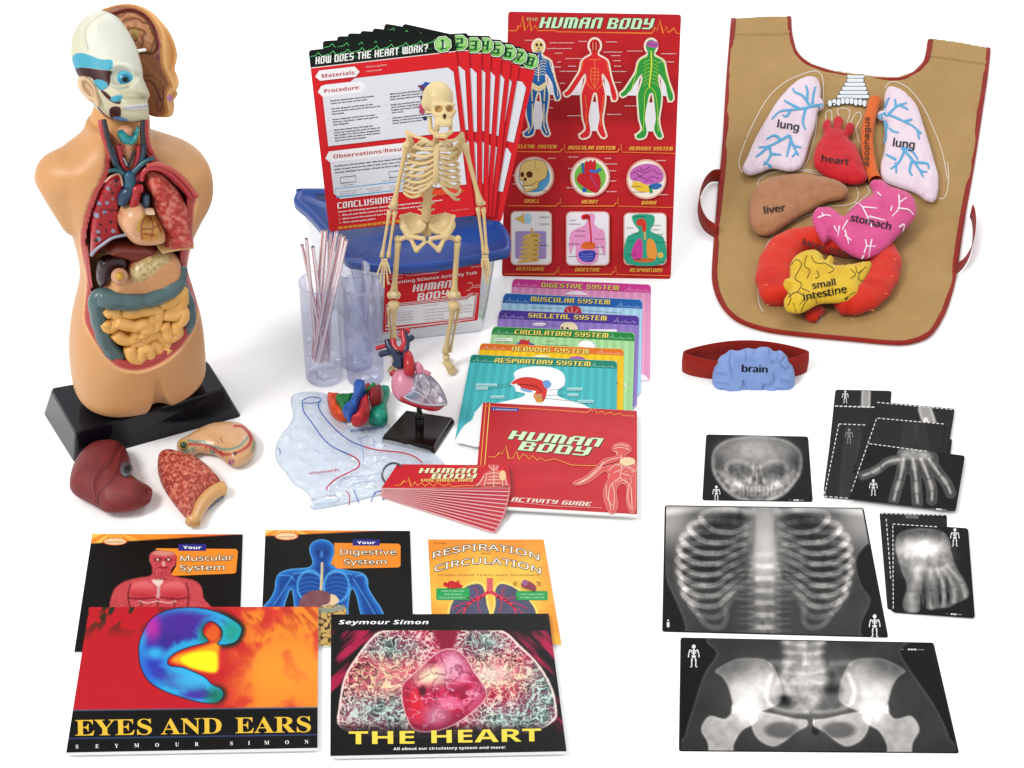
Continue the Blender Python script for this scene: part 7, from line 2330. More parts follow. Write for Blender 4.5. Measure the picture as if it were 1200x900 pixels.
 def rel2(px, py):
  X, Y = (px - 30) / .2, py / .2
  edge = [(440, 60), (520, 25), (600, 22), (680, 50), (740, 100), (790, 180), (805, 260), (805, 340), (815, 400), (850, 470), (862, 510), (842, 520), (826, 560), (830, 610), (836, 660), (800, 690), (700, 700), (400, 700), (380, 100)]
  d = poly_sdf(X, Y, cr(edge, 3))
  r = -.012 * sstep(0, 75, d)
  db = poly_sdf(X, Y, cr([(540, 90), (610, 72), (680, 95), (730, 150), (755, 220), (762, 280), (735, 310), (690, 300), (660, 320), (600, 330), (520, 250), (480, 120)], 4))
  rr = np.sqrt((X - 640) ** 2 + ((Y - 230) * 1.1) ** 2)
  r = r - .003 * np.exp(-((db - 6) / 9) ** 2)
  r = r - .0012 * sstep(.4, .95, np.sin(rr * .13 + 11 * fbm(X * .016, Y * .016, 9, 2))) * (db < 0)
  return r
 vb.pillow(out2, 3, 26, 10, step=.75, relief=rel2).build('face_half', paint2, SKIN, t)
 mb = MB()
 a, b = D([(655, 300)])[0], D([(705, 292)])[0]
 mb.add(*vf.tube([(a[0], a[1], 2), (b[0], b[1], 0)], 1.9), '#f0eee8')
 mb.build('joining_peg', HARD, t)
 mb = MB()
 Q = [Tm.up(-.002).at(np.array(141.), np.array(float(y))) for y in (165, 150, 136, 122)]
 mb.add(*tube(Q, np.array([34, 32, 31, 26]) * Sm, 36, flat=.8), '#dca266')
 mb.build('neck', SKIN, t)
def loose_organs():
 Z = lambda pts: zm(pts, 60, 480, .21667)
 def livp(px, py):
  X, Y = (px - 60) / .21667, (py - 480) / .21667
  c = mix(colr(px, '#6e2428'), '#8a3230', fbm(px * .08, py * .08, 3))
  c = mix(c, '#4c151a', lblob(X, Y, [(385, 220), (375, 280), (340, 370), (290, 420), (250, 475), (265, 530)], 7, 4))
  return c
 def livr(px, py):
  X, Y = (px - 60) / .21667, (py - 480) / .21667
  return -.004 * lblob(X, Y, [(385, 220), (375, 280), (340, 370), (290, 420), (250, 475), (265, 530)], 14, 10) - .010 * sstep(440, 540, X)
 t = thing('liver_model', 'dark red model liver lying in front of the black plinth', 'model organ', G(128, 580), 'loose model organs in front of the torso')
 o = cr(Z([(100, 400), (130, 300), (200, 220), (290, 190), (380, 200), (425, 260), (437, 330), (442, 378), (500, 405), (545, 430), (535, 490), (470, 530), (390, 547), (300, 547), (250, 522), (200, 495), (120, 450)]), 4)
 p = Pillow(o, Ground(.016), .026, .0155, 34, step=1.2, relief=livr)
 p.build('liver_body', livp, material('satin_painted_liver', rough=.5, spec=.3, tint=.08, tint_scale=150), t)
 x, y = Z([(407, 325)])[0]
 q = p.at(np.array(x), np.array(y), .002)
 nrm = p.at(np.array(x), np.array(y), .010) - p.at(np.array(x), np.array(y), 0)
 mb = MB()
 th = np.linspace(0, 2 * PI, 25)
 circ = np.array([p.at(np.array(x + 5.0 * math.cos(a)), np.array(y + 7.0 * math.sin(a)), .0012) for a in th])
 mb.add(*tube(circ, .0024, 8, cap=False), '#5a5c60')
 disc = np.array([p.at(np.array(x + 4.0 * math.cos(a)), np.array(y + 6.0 * math.sin(a)), .0022) for a in th[:-1]])
 mb.add(disc, [tuple(range(24))], '#1c0a0e', False)
 mb.build('socket_ring', HARD, t)
 def lp(px, py):
  X, Y = (px - 60) / .21667, (py - 480) / .21667
  n2 = fbm(px * .5, py * .5, 12, 3)
  c = mix(mix(colr(px, '#c4503c'), '#e28a70', sstep(.5, .68, n2)), '#96261f', sstep(.48, .3, n2))
  for l in ([(610, 415), (700, 385), (860, 345)], [(690, 480), (780, 440), (890, 420)]):
   c = mix(c, '#7c1c18', lblob(X, Y, l, 5, 3) * .8)
  return c
 t = thing('lung_model', 'red speckled model lung lying with its pale base edge to the right', 'model organ', G(224, 575), 'loose model organs in front of the torso')
 o = cr(Z([(575, 290), (588, 252), (640, 235), (720, 253), (800, 283), (860, 330), (920, 400), (905, 425), (850, 455), (800, 510), (770, 590), (750, 605), (680, 530), (610, 430), (580, 350)]), 4)
 p = Pillow(o, Ground(.012), .018, .0115, 20, step=1.1)
 p.build('lung_body', lp, SPONGY, t)
 Q = cr(Z([(765, 612), (785, 560), (815, 510), (860, 462), (905, 432), (940, 424)]), 5, False)
 mb = MB()
 mb.add(*tube(Ground(.012).at(Q[:, 0], Q[:, 1]), .0085, 12, flat=.9), '#d6a468')
 mb.build('base_trim', ORGAN, t)
 Q = cr(Z([(830, 520), (880, 480), (930, 445)]), 5, False)
 mb = MB()
 mb.add(*tube(Ground(.005).at(Q[:, 0], Q[:, 1]), np.array([.004] + [.0055] * (len(Q) - 2) + [.003]), 10), '#5a6066')
 mb.build('base_plate', HARD, t)
 def sp(px, py):
  X, Y = (px - 60) / .21667, (py - 480) / .21667
  c = mix(colr(px, '#d3a072'), '#e0b285', fbm(px * .1, py * .1, 5))
  for l, w, cc in (([(690, 225), (750, 215), (830, 215), (880, 235)], 11, '#3f9088'), ([(740, 165), (790, 175), (830, 172)], 9, '#3f9088'), ([(830, 178), (880, 200), (950, 215), (1020, 195), (1060, 150)], 9, '#3f9088'), ([(1100, 170), (1085, 240), (1060, 270)], 7, '#3f9088'),
        ([(745, 187), (820, 190), (880, 210), (925, 240), (990, 237), (1060, 200), (1080, 150), (1040, 95), (990, 88)], 12, '#b8242e'), ([(918, 225), (928, 250)], 9, '#b8242e')):
   c = mix(c, cc, lblob(X, Y, l, w, 4))
  c = mix(c, '#1a1210', eblob(X, Y, 992, 238, 10, 9, .3))
  c = mix(c, '#8a3a8c', blob(X, Y, [(955, 275), (985, 272), (992, 292), (965, 297)], 3))
  for l in ([(900, 150), (930, 175)], [(885, 165), (910, 180)], [(920, 145), (925, 180)]):
   c = mix(c, '#7a5230', lblob(X, Y, l, 4, 3) * .6)
  return c
 t = thing('stomach_model', 'small tan model stomach with red and teal lines beside the plinth', 'model organ', G(258, 525), 'loose model organs in front of the torso')
 o = cr(Z([(678, 205), (695, 180), (735, 160), (800, 120), (880, 90), (970, 84), (1040, 95), (1098, 150), (1110, 205), (1080, 262), (1010, 300), (960, 292), (920, 262), (880, 237), (800, 227), (760, 245), (700, 240)]), 4)
 p = Pillow(o, Ground(.011), .015, .0105, 16, step=1.0)
 p.build('stomach_body', sp, ORGAN, t)
 x, y = Z([(715, 192)])[0]
 mb = MB()
 c = p.at(np.array(x), np.array(y), -.003)
 d = (CAM - c) / np.linalg.norm(CAM - c)
 mb.add(*tube([c, c + d * .005], [.0062, .0056], 16), '#c8a04c')
 mb.add(*tube([c + d * .0048, c + d * .0062], [.0042, .0036], 14), '#2c4a2c')
 mb.build('pyloric_ring', HARD, t)
# ------------------------------------------------------------------ the felt apron with its stuffed organs
def apron():
 A = lambda pts: zm(pts, 800, 0, .31667)
 B = lambda pts: zm(pts, 800, 190, .31667)
 out = np.array([(857, 22), (880, 20.5), (927, 20), (928, 38), (933, 58), (941, 68), (952, 75), (977, 83), (1015, 89), (1052, 90.5), (1070, 84), (1082, 72), (1086, 58), (1088, 46), (1093, 45.5), (1125, 50), (1160.5, 57), (1157, 90), (1151, 130), (1141, 195), (1129, 262), (1120, 322), (1114, 347), (1105, 371), (1090, 393), (1070, 402), (1046, 404), (990, 399), (927, 393), (895, 388), (870, 380), (855, 370), (844, 356), (837, 338), (835, 320), (837, 285), (842, 222), (847, 170), (851, 100)], float)
 t = thing('organ_apron', 'tan cloth apron with a dark red border, lying flat at upper right', 'apron', G(990, 300))
 S = float(((G(990, 220) - CAM) @ FW) / FPX)
 def rel(px, py):
  r = .0030 * (fbm(px * .022, py * .03, 3, 4) - .5) * 2 + .0022 * (.5 - np.abs(fbm(px * .03 + py * .012, py * .02, 13, 2) - .5) * 2) ** 3
  r += .0012 * lblob(px, py, [(1050, 392), (1075, 378), (1092, 362)], 8, 6)
  r += .0008 * lblob(px, py, [(865, 250), (862, 300), (880, 345)], 20, 16)
  r += .0010 * lblob(px, py, [(1105, 300), (1095, 340), (1060, 372)], 20, 14)
  return r + .0010 * lblob(px, py, [(858, 41), (926, 40)], 2.5, 2, False) + .0010 * lblob(px, py, [(1090, 66), (1156, 76)], 2.5, 2, False)
 def tan(px, py):
  c = mix(colr(px, '#ab8853'), '#b99560', fbm(px * .03, py * .04, 7))
  for l in ([(858, 41), (926, 40)], [(1090, 66), (1156, 76)]):
   c = mix(c, '#7d5f36', lblob(px, py, l, 1.3, .8, False) * .7)
  return c
 p = Pillow(out, Ground(.0012), .0034, .001, 3, step=1.6, relief=rel)
 p.build('apron_cloth', tan, CLOTH, t)
 mb = MB()
 for seg in (out[2:15], np.concatenate([out[16:], out[:1]])):
  q = cr(seg, 5, False)
  c0 = np.array([1000, 230.])
  T = np.gradient(q, axis=0)
  N = np.stack([-T[:, 1], T[:, 0]], 1) / (np.linalg.norm(T, axis=1)[:, None] + 1e-9)
  q = q + N * 2.6
  Q = Ground(.0036).at(q[:, 0], q[:, 1])
  V, F = tube(Q, 3.4 * S, 10, flat=.55, nrm=(0, 0, 1))
  mb.add(V, F, mix(np.tile(rgb('#a02c20'), (len(V), 1)), '#8a2018', fbm(V[:, 0] * 60, V[:, 1] * 60, 3)))
 mb.build('border_binding', CLOTH, t)
 for pts in ([(842, 213), (832, 214), (823, 224), (817.5, 241), (819, 258), (826, 271), (838, 279)], [(1136, 254), (1139, 262), (1139.5, 280), (1136, 300), (1128, 315), (1120, 322)]):
  q = cr(pts, 6, False)
  Q0 = Ground(.002).at(q[:, 0], q[:, 1])
  Q1 = Q0 + np.array([.002, .003, .017])
  n = len(q)
  V = np.concatenate([Q0, Q1, Q1 + (.001, .0012, 0), Q0 + (.001, .0012, 0)])
  F = [(k * n + i, k * n + i + 1, ((k + 1) % 4) * n + i + 1, ((k + 1) % 4) * n + i) for k in range(4) for i in range(n - 1)]
  mk('side_loop', V, F, '#98281e', CLOTH, t)
 a = Art(Ground(.0046))
 a.place = p.at
 wl = '#f0e8dc'
 for l in (A([(222, 640), (210, 615), (212, 580), (250, 480), (310, 370), (370, 310), (440, 275), (490, 263), (515, 280), (521, 330), (522, 370)]), A([(520, 400), (500, 420), (490, 500), (465, 590), (440, 632)]), A([(290, 662), (330, 640), (430, 630), (530, 650)]), A([(750, 325), (765, 305), (790, 303), (840, 330), (890, 395), (930, 480), (960, 560), (980, 663)]), B([(980, 0), (985, 60), (975, 120), (960, 135), (945, 133)]),
     A([(530, 445), (530, 415), (550, 412), (552, 445)]), A([(578, 430), (572, 405), (595, 400), (618, 410), (608, 455)]), A([(620, 460), (635, 425), (655, 415), (660, 435), (642, 470), (645, 495), (655, 530)]),
     B([(275, 100), (285, 60), (330, 35), (420, 28), (480, 30), (560, 50)]), B([(590, 70), (635, 85), (650, 115), (640, 145), (600, 160), (540, 162)]), B([(330, 268), (370, 235), (430, 210), (480, 190)]), B([(340, 265), (310, 310), (285, 400), (278, 470), (285, 530), (300, 552)]), B([(455, 545), (462, 585), (490, 592), (512, 585), (515, 560), (525, 545), (545, 548)]), B([(680, 85), (690, 110), (660, 140), (610, 180)])):
  a.stroke(cr(l, 5, False), .8, wl, L=1 + random.random())
 a.up(3)
 for k in range(6):
  w = 30 - abs(k - 1) * -4.0 + 3 * k
  x, y = 641 - 2 * k, 282 + 15 * k
  a.poly(rrect(*A([(x - w, y - 8)])[0], *A([(x + w, y + 8)])[0], 2.2), '#22262e'); a.up()
  a.poly(rrect(*(np.array(A([(x - w, y - 8)])[0]) + .5), *(np.array(A([(x + w, y + 8)])[0]) - .5), 2.0), '#e6ecf2'); a.up()
 for k in range(9):
  x = 545 + 16 * k
  y = 378 + (4 if k in (0, 8) else 0) - 5 * (abs(k - 4) < 2)
  a.ell(*A([(x, y)])[0], 3.0, 4.6, '#22262e', n=14); a.up(.5)
  a.ell(*A([(x, y)])[0], 2.5, 4.0, '#e6ecf2', n=14); a.up(.5)
 a.build('printed_outlines', CLOTH, t)
 GO = 'stuffed organs laid on the apron'
 def organ(name, label, pts, col, painter, th, edge, words_, z=.0045, fn=A, relief=None, step=1.4, parts=None):
  o = cr(fn(pts), 4)
  pl = Ground(z + th)
  pw = Pillow(o, pl, th * 1.05, th * .98, edge, step=step, relief=lambda px, py: .0024 * (fbm(px * .09, py * .09, len(name), 3) - .5) - .0016 * np.exp(-((poly_sdf(px, py, o) + 3.5) / 3.0) ** 2) * np.sin(np.arctan2(py - o[:, 1].mean(), (px - o[:, 0].mean())) * 34 + 5 * fbm(px * .05, py * .05, 6)) ** 2)
  mb = MB()
  pw.into(mb, painter if painter else col)
  a = Art(pl)
  a.place = pw.at
  a.top = 0.0003
  if parts:
   parts(a)
  a.up(4)
  for w, x, y, s, ang, wd in words_:
   x, y = fn([(x, y)])[0]
   a.text(w, x, y, s * 1.42, '#161414', ang=ang, width=wd, bold=.03)
  if a.V:
   mb.add(np.concatenate(a.V), a.F, np.concatenate(a.C), False)
  return tag(mb.build(name, PLUSH), label, 'stuffed organ', GO)
 def edgy(base, dark):
  return lambda px, py: mix(colr(px, base), dark, sstep(.45, .8, fbm(px * .12, py * .12, 4)) * .5)
 bl = '#5aa9d6'
 def tree(lines, w, col, fn):
  def f(a):
   for l in lines:
    n_ = len(cr(fn(l), 4, False))
    a.stroke(cr(fn(l), 4, False), np.linspace(w, w * .55, n_), col, L=a.L + random.random() * 2)
  return f
 L1 = [[(520, 388), (490, 390), (450, 400), (410, 405), (360, 412), (330, 440)], [(470, 390), (445, 355), (415, 340), (408, 325)], [(460, 370), (462, 335), (455, 315)], [(480, 385), (485, 345), (492, 320)], [(430, 400), (400, 385), (375, 370)], [(400, 405), (385, 430), (370, 425)], [(455, 400), (445, 450), (455, 480)],
    [(395, 500), (360, 520), (320, 540), (280, 545)], [(320, 540), (285, 570), (270, 580)], [(320, 540), (325, 575), (300, 612)], [(330, 570), (365, 572)], [(300, 600), (330, 612)], [(395, 500), (410, 540), (430, 575)], [(410, 540), (440, 545)], [(400, 520), (385, 580)], [(360, 515), (340, 500), (310, 515)], [(425, 560), (405, 580)]]
 organ('stuffed_lung', 'pale pink stuffed lung with blue branches, at the left of the apron', [(425, 300), (470, 286), (503, 300), (512, 335), (510, 365), (522, 378), (520, 402), (500, 412), (490, 470), (470, 530), (450, 600), (430, 625), (390, 632), (330, 622), (280, 640), (240, 645), (222, 622), (240, 580), (270, 510), (310, 440), (340, 390), (380, 340)], None, edgy('#ecd8e4', '#e0c4d4'), .0085, 13, [('lung', 350, 470, 9, 10, 25)], parts=tree(L1, 3.4, bl, A))
 L2 = [[(722, 430), (760, 425), (800, 440), (850, 465), (885, 495)], [(745, 425), (752, 385), (765, 360)], [(760, 425), (790, 395), (830, 380)], [(790, 395), (785, 365)], [(820, 450), (850, 440)], [(745, 440), (770, 480), (800, 490)], [(750, 450), (752, 500), (745, 530)], [(800, 385), (835, 405)], [(870, 480), (875, 515)],
    [(810, 545), (850, 590), (880, 630), (905, 635)], [(810, 545), (850, 560), (870, 590)], [(820, 560), (800, 600), (770, 625)], [(790, 590), (750, 570)], [(860, 600), (905, 605), (910, 625)], [(850, 590), (840, 630), (850, 650)], [(790, 600), (790, 640)], [(880, 630), (890, 655)]]
 organ('stuffed_lung', 'pale pink stuffed lung with blue branches, right of the orange gullet', [(760, 325), (800, 330), (840, 360), (870, 400), (890, 460), (912, 530), (932, 600), (946, 655), (944, 715), (930, 745), (900, 740), (860, 712), (800, 692), (742, 665), (732, 615), (745, 560), (750, 500), (755, 455), (725, 440), (722, 418), (745, 408), (745, 360)], None, edgy('#ecd8e4', '#e0c4d4'), .0085, 13, [('lung', 778, 540, 9.5, 7, 25)], parts=tree(L2, 3.4, bl, A))
 organ('stuffed_heart', 'red stuffed heart with three short stubs on top', [(520, 500), (518, 460), (532, 445), (548, 450), (554, 480), (560, 440), (578, 433), (594, 445), (592, 485), (606, 462), (622, 458), (637, 468), (630, 492), (612, 515), (640, 540), (662, 590), (680, 645), (678, 668), (640, 680), (580, 672), (520, 645), (485, 610), (490, 550)], None, edgy('#cc1f2a', '#ae1420'), .009, 13, [('heart', 513, 596, 7.5, 8, 32)])
 organ('stuffed_liver', 'brown stuffed liver, wide at left and tapering to the right', [(250, 150), (260, 110), (290, 75), (340, 57), (420, 48), (500, 55), (570, 72), (608, 95), (615, 120), (590, 135), (530, 148), (470, 180), (420, 207), (370, 240), (330, 265), (290, 268), (260, 250), (248, 210)], None, edgy('#b17a55', '#9a6646'), .0095, 16, [('liver', 303, 190, 8.2, -8, 25)], fn=B)
 def stub(a):
  for c0, y in (('#7a1620', -2),):
   a.poly(cr(B([(462, 560), (472, 545), (515, 545), (510, 575), (490, 582), (466, 578)]), 3), '#b02418')
 t2 = [(362, 508), (342, 450), (350, 375), (385, 315), (440, 290), (510, 286), (580, 300), (660, 310), (722, 325), (745, 375), (725, 435), (685, 485), (630, 512), (575, 520)]
 P2 = cr(B(t2), 6, False)
 Q = Ground(.0145).at(P2[:, 0], P2[:, 1])
 R = np.interp(np.linspace(0, 1, len(Q)), [0, .08, .3, .7, .92, 1], [17, 20, 18.5, 18.5, 19.5, 17]) * S
 R = R * (1 + .085 * np.abs(np.sin(np.arange(len(Q)) * .62)))
 mb = MB()
 V, F = tube(Q, R, 22, flat=.62, nrm=(0, 0, 1))
 mb.add(V, F, mix(np.tile(rgb('#d8321f'), (len(V), 1)), '#b82014', sstep(.5, .8, fbm(V[:, 0] * 60, V[:, 1] * 60, 5)) * .6))
 V, F = tube(Ground(.009).at(np.array([960., 953, 950]), np.array([362., 368, 374])), [8 * S, 8 * S, 7 * S], 14, flat=.7, nrm=(0, 0, 1))
 mb.add(V, F, '#c02a1a')
 a = Art(Ground(.0268))
 a.text('large intes', *B([(443, 304)])[0], 10.5, '#2a1010', ang=16, width=58, bold=.03)
 for x, y, r in ((330, 300, 30), (300, 370, 60), (292, 440, 90), (300, 510, 110), (800, 350, -60), (792, 410, -80), (770, 470, -100), (720, 530, -130), (640, 560, -160), (420, 255, 10), (375, 275, 20)):
  x, y = B([(x, y)])[0]
  c, s_ = math.cos(math.radians(r)), math.sin(math.radians(r))
  a.stroke([(x + 4 * s_, y - 4 * c + 4), (x + 7 * s_ + 2.5 * c, y - 1 * c + 5)], .6, '#f0a040')
 mb.add(np.concatenate(a.V), a.F, np.concatenate(a.C), False)
 tag(mb.build('stuffed_large_intestine', PLUSH), 'bright red stuffed large intestine curving round the yellow one', 'stuffed organ', GO)
 def smallp(a):
  for l in ([(400, 380), (420, 360), (440, 375), (430, 400)], [(430, 400), (415, 430), (440, 450), (425, 480)], [(460, 345), (450, 380), (470, 400), (460, 430)], [(475, 345), (490, 370), (520, 375)], [(520, 370), (560, 395), (540, 410)], [(640, 385), (650, 410), (680, 385)], [(660, 400), (650, 430), (670, 440)], [(390, 500), (420, 480), (450, 500), (430, 530)], [(440, 540), (470, 500), (500, 515)], [(385, 470), (400, 500), (390, 530)], [(495, 400), (505, 420), (490, 430)], [(620, 395), (640, 415), (620, 430)], [(410, 520), (420, 545)], [(470, 480), (440, 465)], [(600, 500), (640, 480)]):
   a.stroke(cr(B(l), 4, False), .7, '#3a2a10', L=a.L + random.random() * 2)
 organ('stuffed_small_intestine', 'yellow stuffed small intestine with thin dark squiggles, inside the red ring', [(400, 372), (440, 338), (490, 330), (518, 350), (525, 368), (540, 350), (562, 362), (560, 385), (620, 382), (695, 372), (690, 410), (660, 460), (640, 500), (590, 516), (510, 520), (470, 540), (430, 555), (382, 545), (375, 510), (390, 485), (370, 465), (375, 442), (395, 430)], None, edgy('#e2bc32', '#cda024'), .009, 12, [('small', 482, 468, 7.8, -9, 27), ('intestine', 450, 510, 8.0, -11, 51)], z=.0165, fn=B, parts=smallp)
 def stv(a):
  tree([[(700, 240), (665, 165), (640, 150)], [(665, 165), (720, 170)], [(690, 200), (750, 215)], [(800, 120), (800, 170), (775, 200)], [(800, 150), (830, 130)], [(795, 170), (835, 175), (855, 195)], [(770, 180), (775, 160)], [(500, 205), (530, 195), (550, 200)], [(520, 197), (515, 185)], [(580, 235), (575, 270)], [(600, 250), (615, 300)], [(600, 270), (625, 290)], [(665, 345), (680, 310), (675, 285)], [(680, 310), (715, 310)], [(800, 240), (820, 230), (815, 255)], [(610, 215), (590, 250)], [(560, 235), (570, 255)], [(700, 285), (690, 340)], [(720, 110), (735, 125)]], 2.0, '#f6dfe8', B)(a)
 organ('stuffed_stomach', 'pink stuffed stomach with white veins', [(692, 78), (738, 72), (760, 90), (800, 105), (840, 122), (862, 155), (862, 200), (830, 240), (790, 280), (750, 320), (710, 345), (660, 355), (600, 328), (560, 292), (545, 285), (520, 298), (497, 260), (478, 212), (490, 180), (530, 170), (570, 186), (590, 205), (612, 190), (640, 160), (680, 135), (705, 118)], None, edgy('#db5590', '#c43f7c'), .0105, 16, [('stomach', 620, 216, 8.6, 13, 48)], z=.0185, fn=B, parts=stv)
 P2 = cr(A([(712, 372), (700, 410), (688, 460), (682, 520), (688, 580), (700, 640), (714, 668)]), 6, False)
 Q = Ground(.0115).at(P2[:, 0], P2[:, 1])
 mb = MB()
 V, F = tube(Q, np.interp(np.linspace(0, 1, len(Q)), [0, .05, .5, 1], [8.2, 7.6, 7.6, 7.8]) * S, 20, flat=.85, nrm=(0, 0, 1), cap=False)
 mb.add(V, F, '#dd661c')
 V, F = tube(Q[:3], [6.9 * S] * 3, 16, flat=.85, nrm=(0, 0, 1))
 mb.add(V, F[::1], '#a8430e')
 a = Art(Ground(.0208))
 a.text('esophagus', *A([(688, 613)])[0], 9.0, '#2a1408', ang=-89, width=57, bold=.03)
 mb.add(np.concatenate(a.V), a.F, np.concatenate(a.C), False)
 tag(mb.build('stuffed_gullet', PLUSH), 'orange stuffed gullet, a roll lettered esophagus', 'stuffed organ', GO)
def headband():
 A = lambda pts: zm(pts, 780, 380, .31667)
 t = thing('brain_headband', 'dark red cloth headband with a blue stuffed brain, below the apron', 'headband', G(872, 440))
 n = 60
 ang = np.linspace(0, 2 * PI, n, endpoint=False)
 px = 872.5 + 73.5 * np.cos(ang)
 py = 434 + 12.5 * np.sin(ang)
 B0 = G(px, py)
 B0[:, 2] = .0006
 H = .0265 + .002 * np.sin(3 * ang)
 k = 1 + .02 * np.cos(2 * ang)
 c = B0.mean(0)
 out, inn = [], []
 T0 = B0 + np.stack([0 * H, 0 * H, H], 1)
 M0 = c + (B0 * .5 + T0 * .5 - c) * np.array([1.012, 1.02, 1])
 I = lambda R: c * [1, 1, 0] + (R - c * [1, 1, 0]) * np.array([.975, .95, 1])
 rs = [B0, M0, T0, I(T0), I(M0), I(B0)]
 V = np.concatenate(rs)
 F = [(r * n + i, r * n + (i + 1) % n, (r + 1) * n + (i + 1) % n, (r + 1) * n + i) for r in range(5) for i in range(n)]
 col = mix(np.tile(rgb('#a62c22'), (len(V), 1)), '#8e2018', fbm(V[:, 0] * 70, V[:, 2] * 140, 4))
 mk('band', V, F, col, CLOTH, t)
 q = G(np.array([820., 925.]), np.array([447.5, 446.5]))
 pl = lean_plane(q[0] + (0, -.004, 0), q[1] + (0, -.004, 0), 24)
 o = cr(A([(172, 205), (180, 160), (200, 122), (222, 108), (240, 95), (268, 98), (300, 88), (330, 92), (352, 84), (382, 86), (402, 100), (425, 97), (448, 118), (458, 140), (470, 155), (479, 195), (474, 235), (455, 262), (430, 278), (398, 276), (360, 262), (320, 256), (270, 266), (222, 272), (200, 258), (180, 245)]), 4)
 def rel(px, py):
  X, Y = (px - 780) / .31667, (py - 380) / .31667
  r = 0 * X
  for l in SEAM:
   r -= .0022 * lblob(X, Y, l, 10, 8)
  return r
 SEAM = [[(240, 100), (235, 140), (245, 180)], [(295, 92), (298, 130)], [(415, 100), (412, 130), (390, 140)], [(440, 120), (420, 140), (440, 165), (460, 155)], [(398, 180), (402, 205), (380, 225), (360, 220)], [(185, 182), (220, 180)], [(190, 215), (230, 218)], [(290, 205), (280, 235)], [(285, 205), (300, 240)], [(425, 205), (460, 212)], [(405, 235), (440, 240)], [(360, 225), (365, 258)], [(190, 240), (215, 238)], [(330, 90), (325, 108)], [(380, 90), (385, 108)]]
 pw = Pillow(o, pl, .014, .004, 14, step=1.1, relief=rel)
 mb = MB()
 pw.into(mb, lambda px, py: mix(colr(px, '#90abe0'), '#7d98d4', fbm(px * .1, py * .1, 3)))
 a = Art(pl)
 a.place = pw.at
 for l in SEAM:
  q = resample(np.array(A(l)), .9)
  for i in range(0, len(q) - 1, 2):
   a.stroke(q[i:i + 2], .6, '#33427a', L=a.L + random.random())
 a.up(3)
 a.text('brain', *A([(283, 176)])[0], 11.5, '#121620', ang=2, width=29.5, bold=.045)
 mb.add(np.concatenate(a.V), a.F, np.concatenate(a.C), False)
 mb.build('stuffed_brain', PLUSH, t)
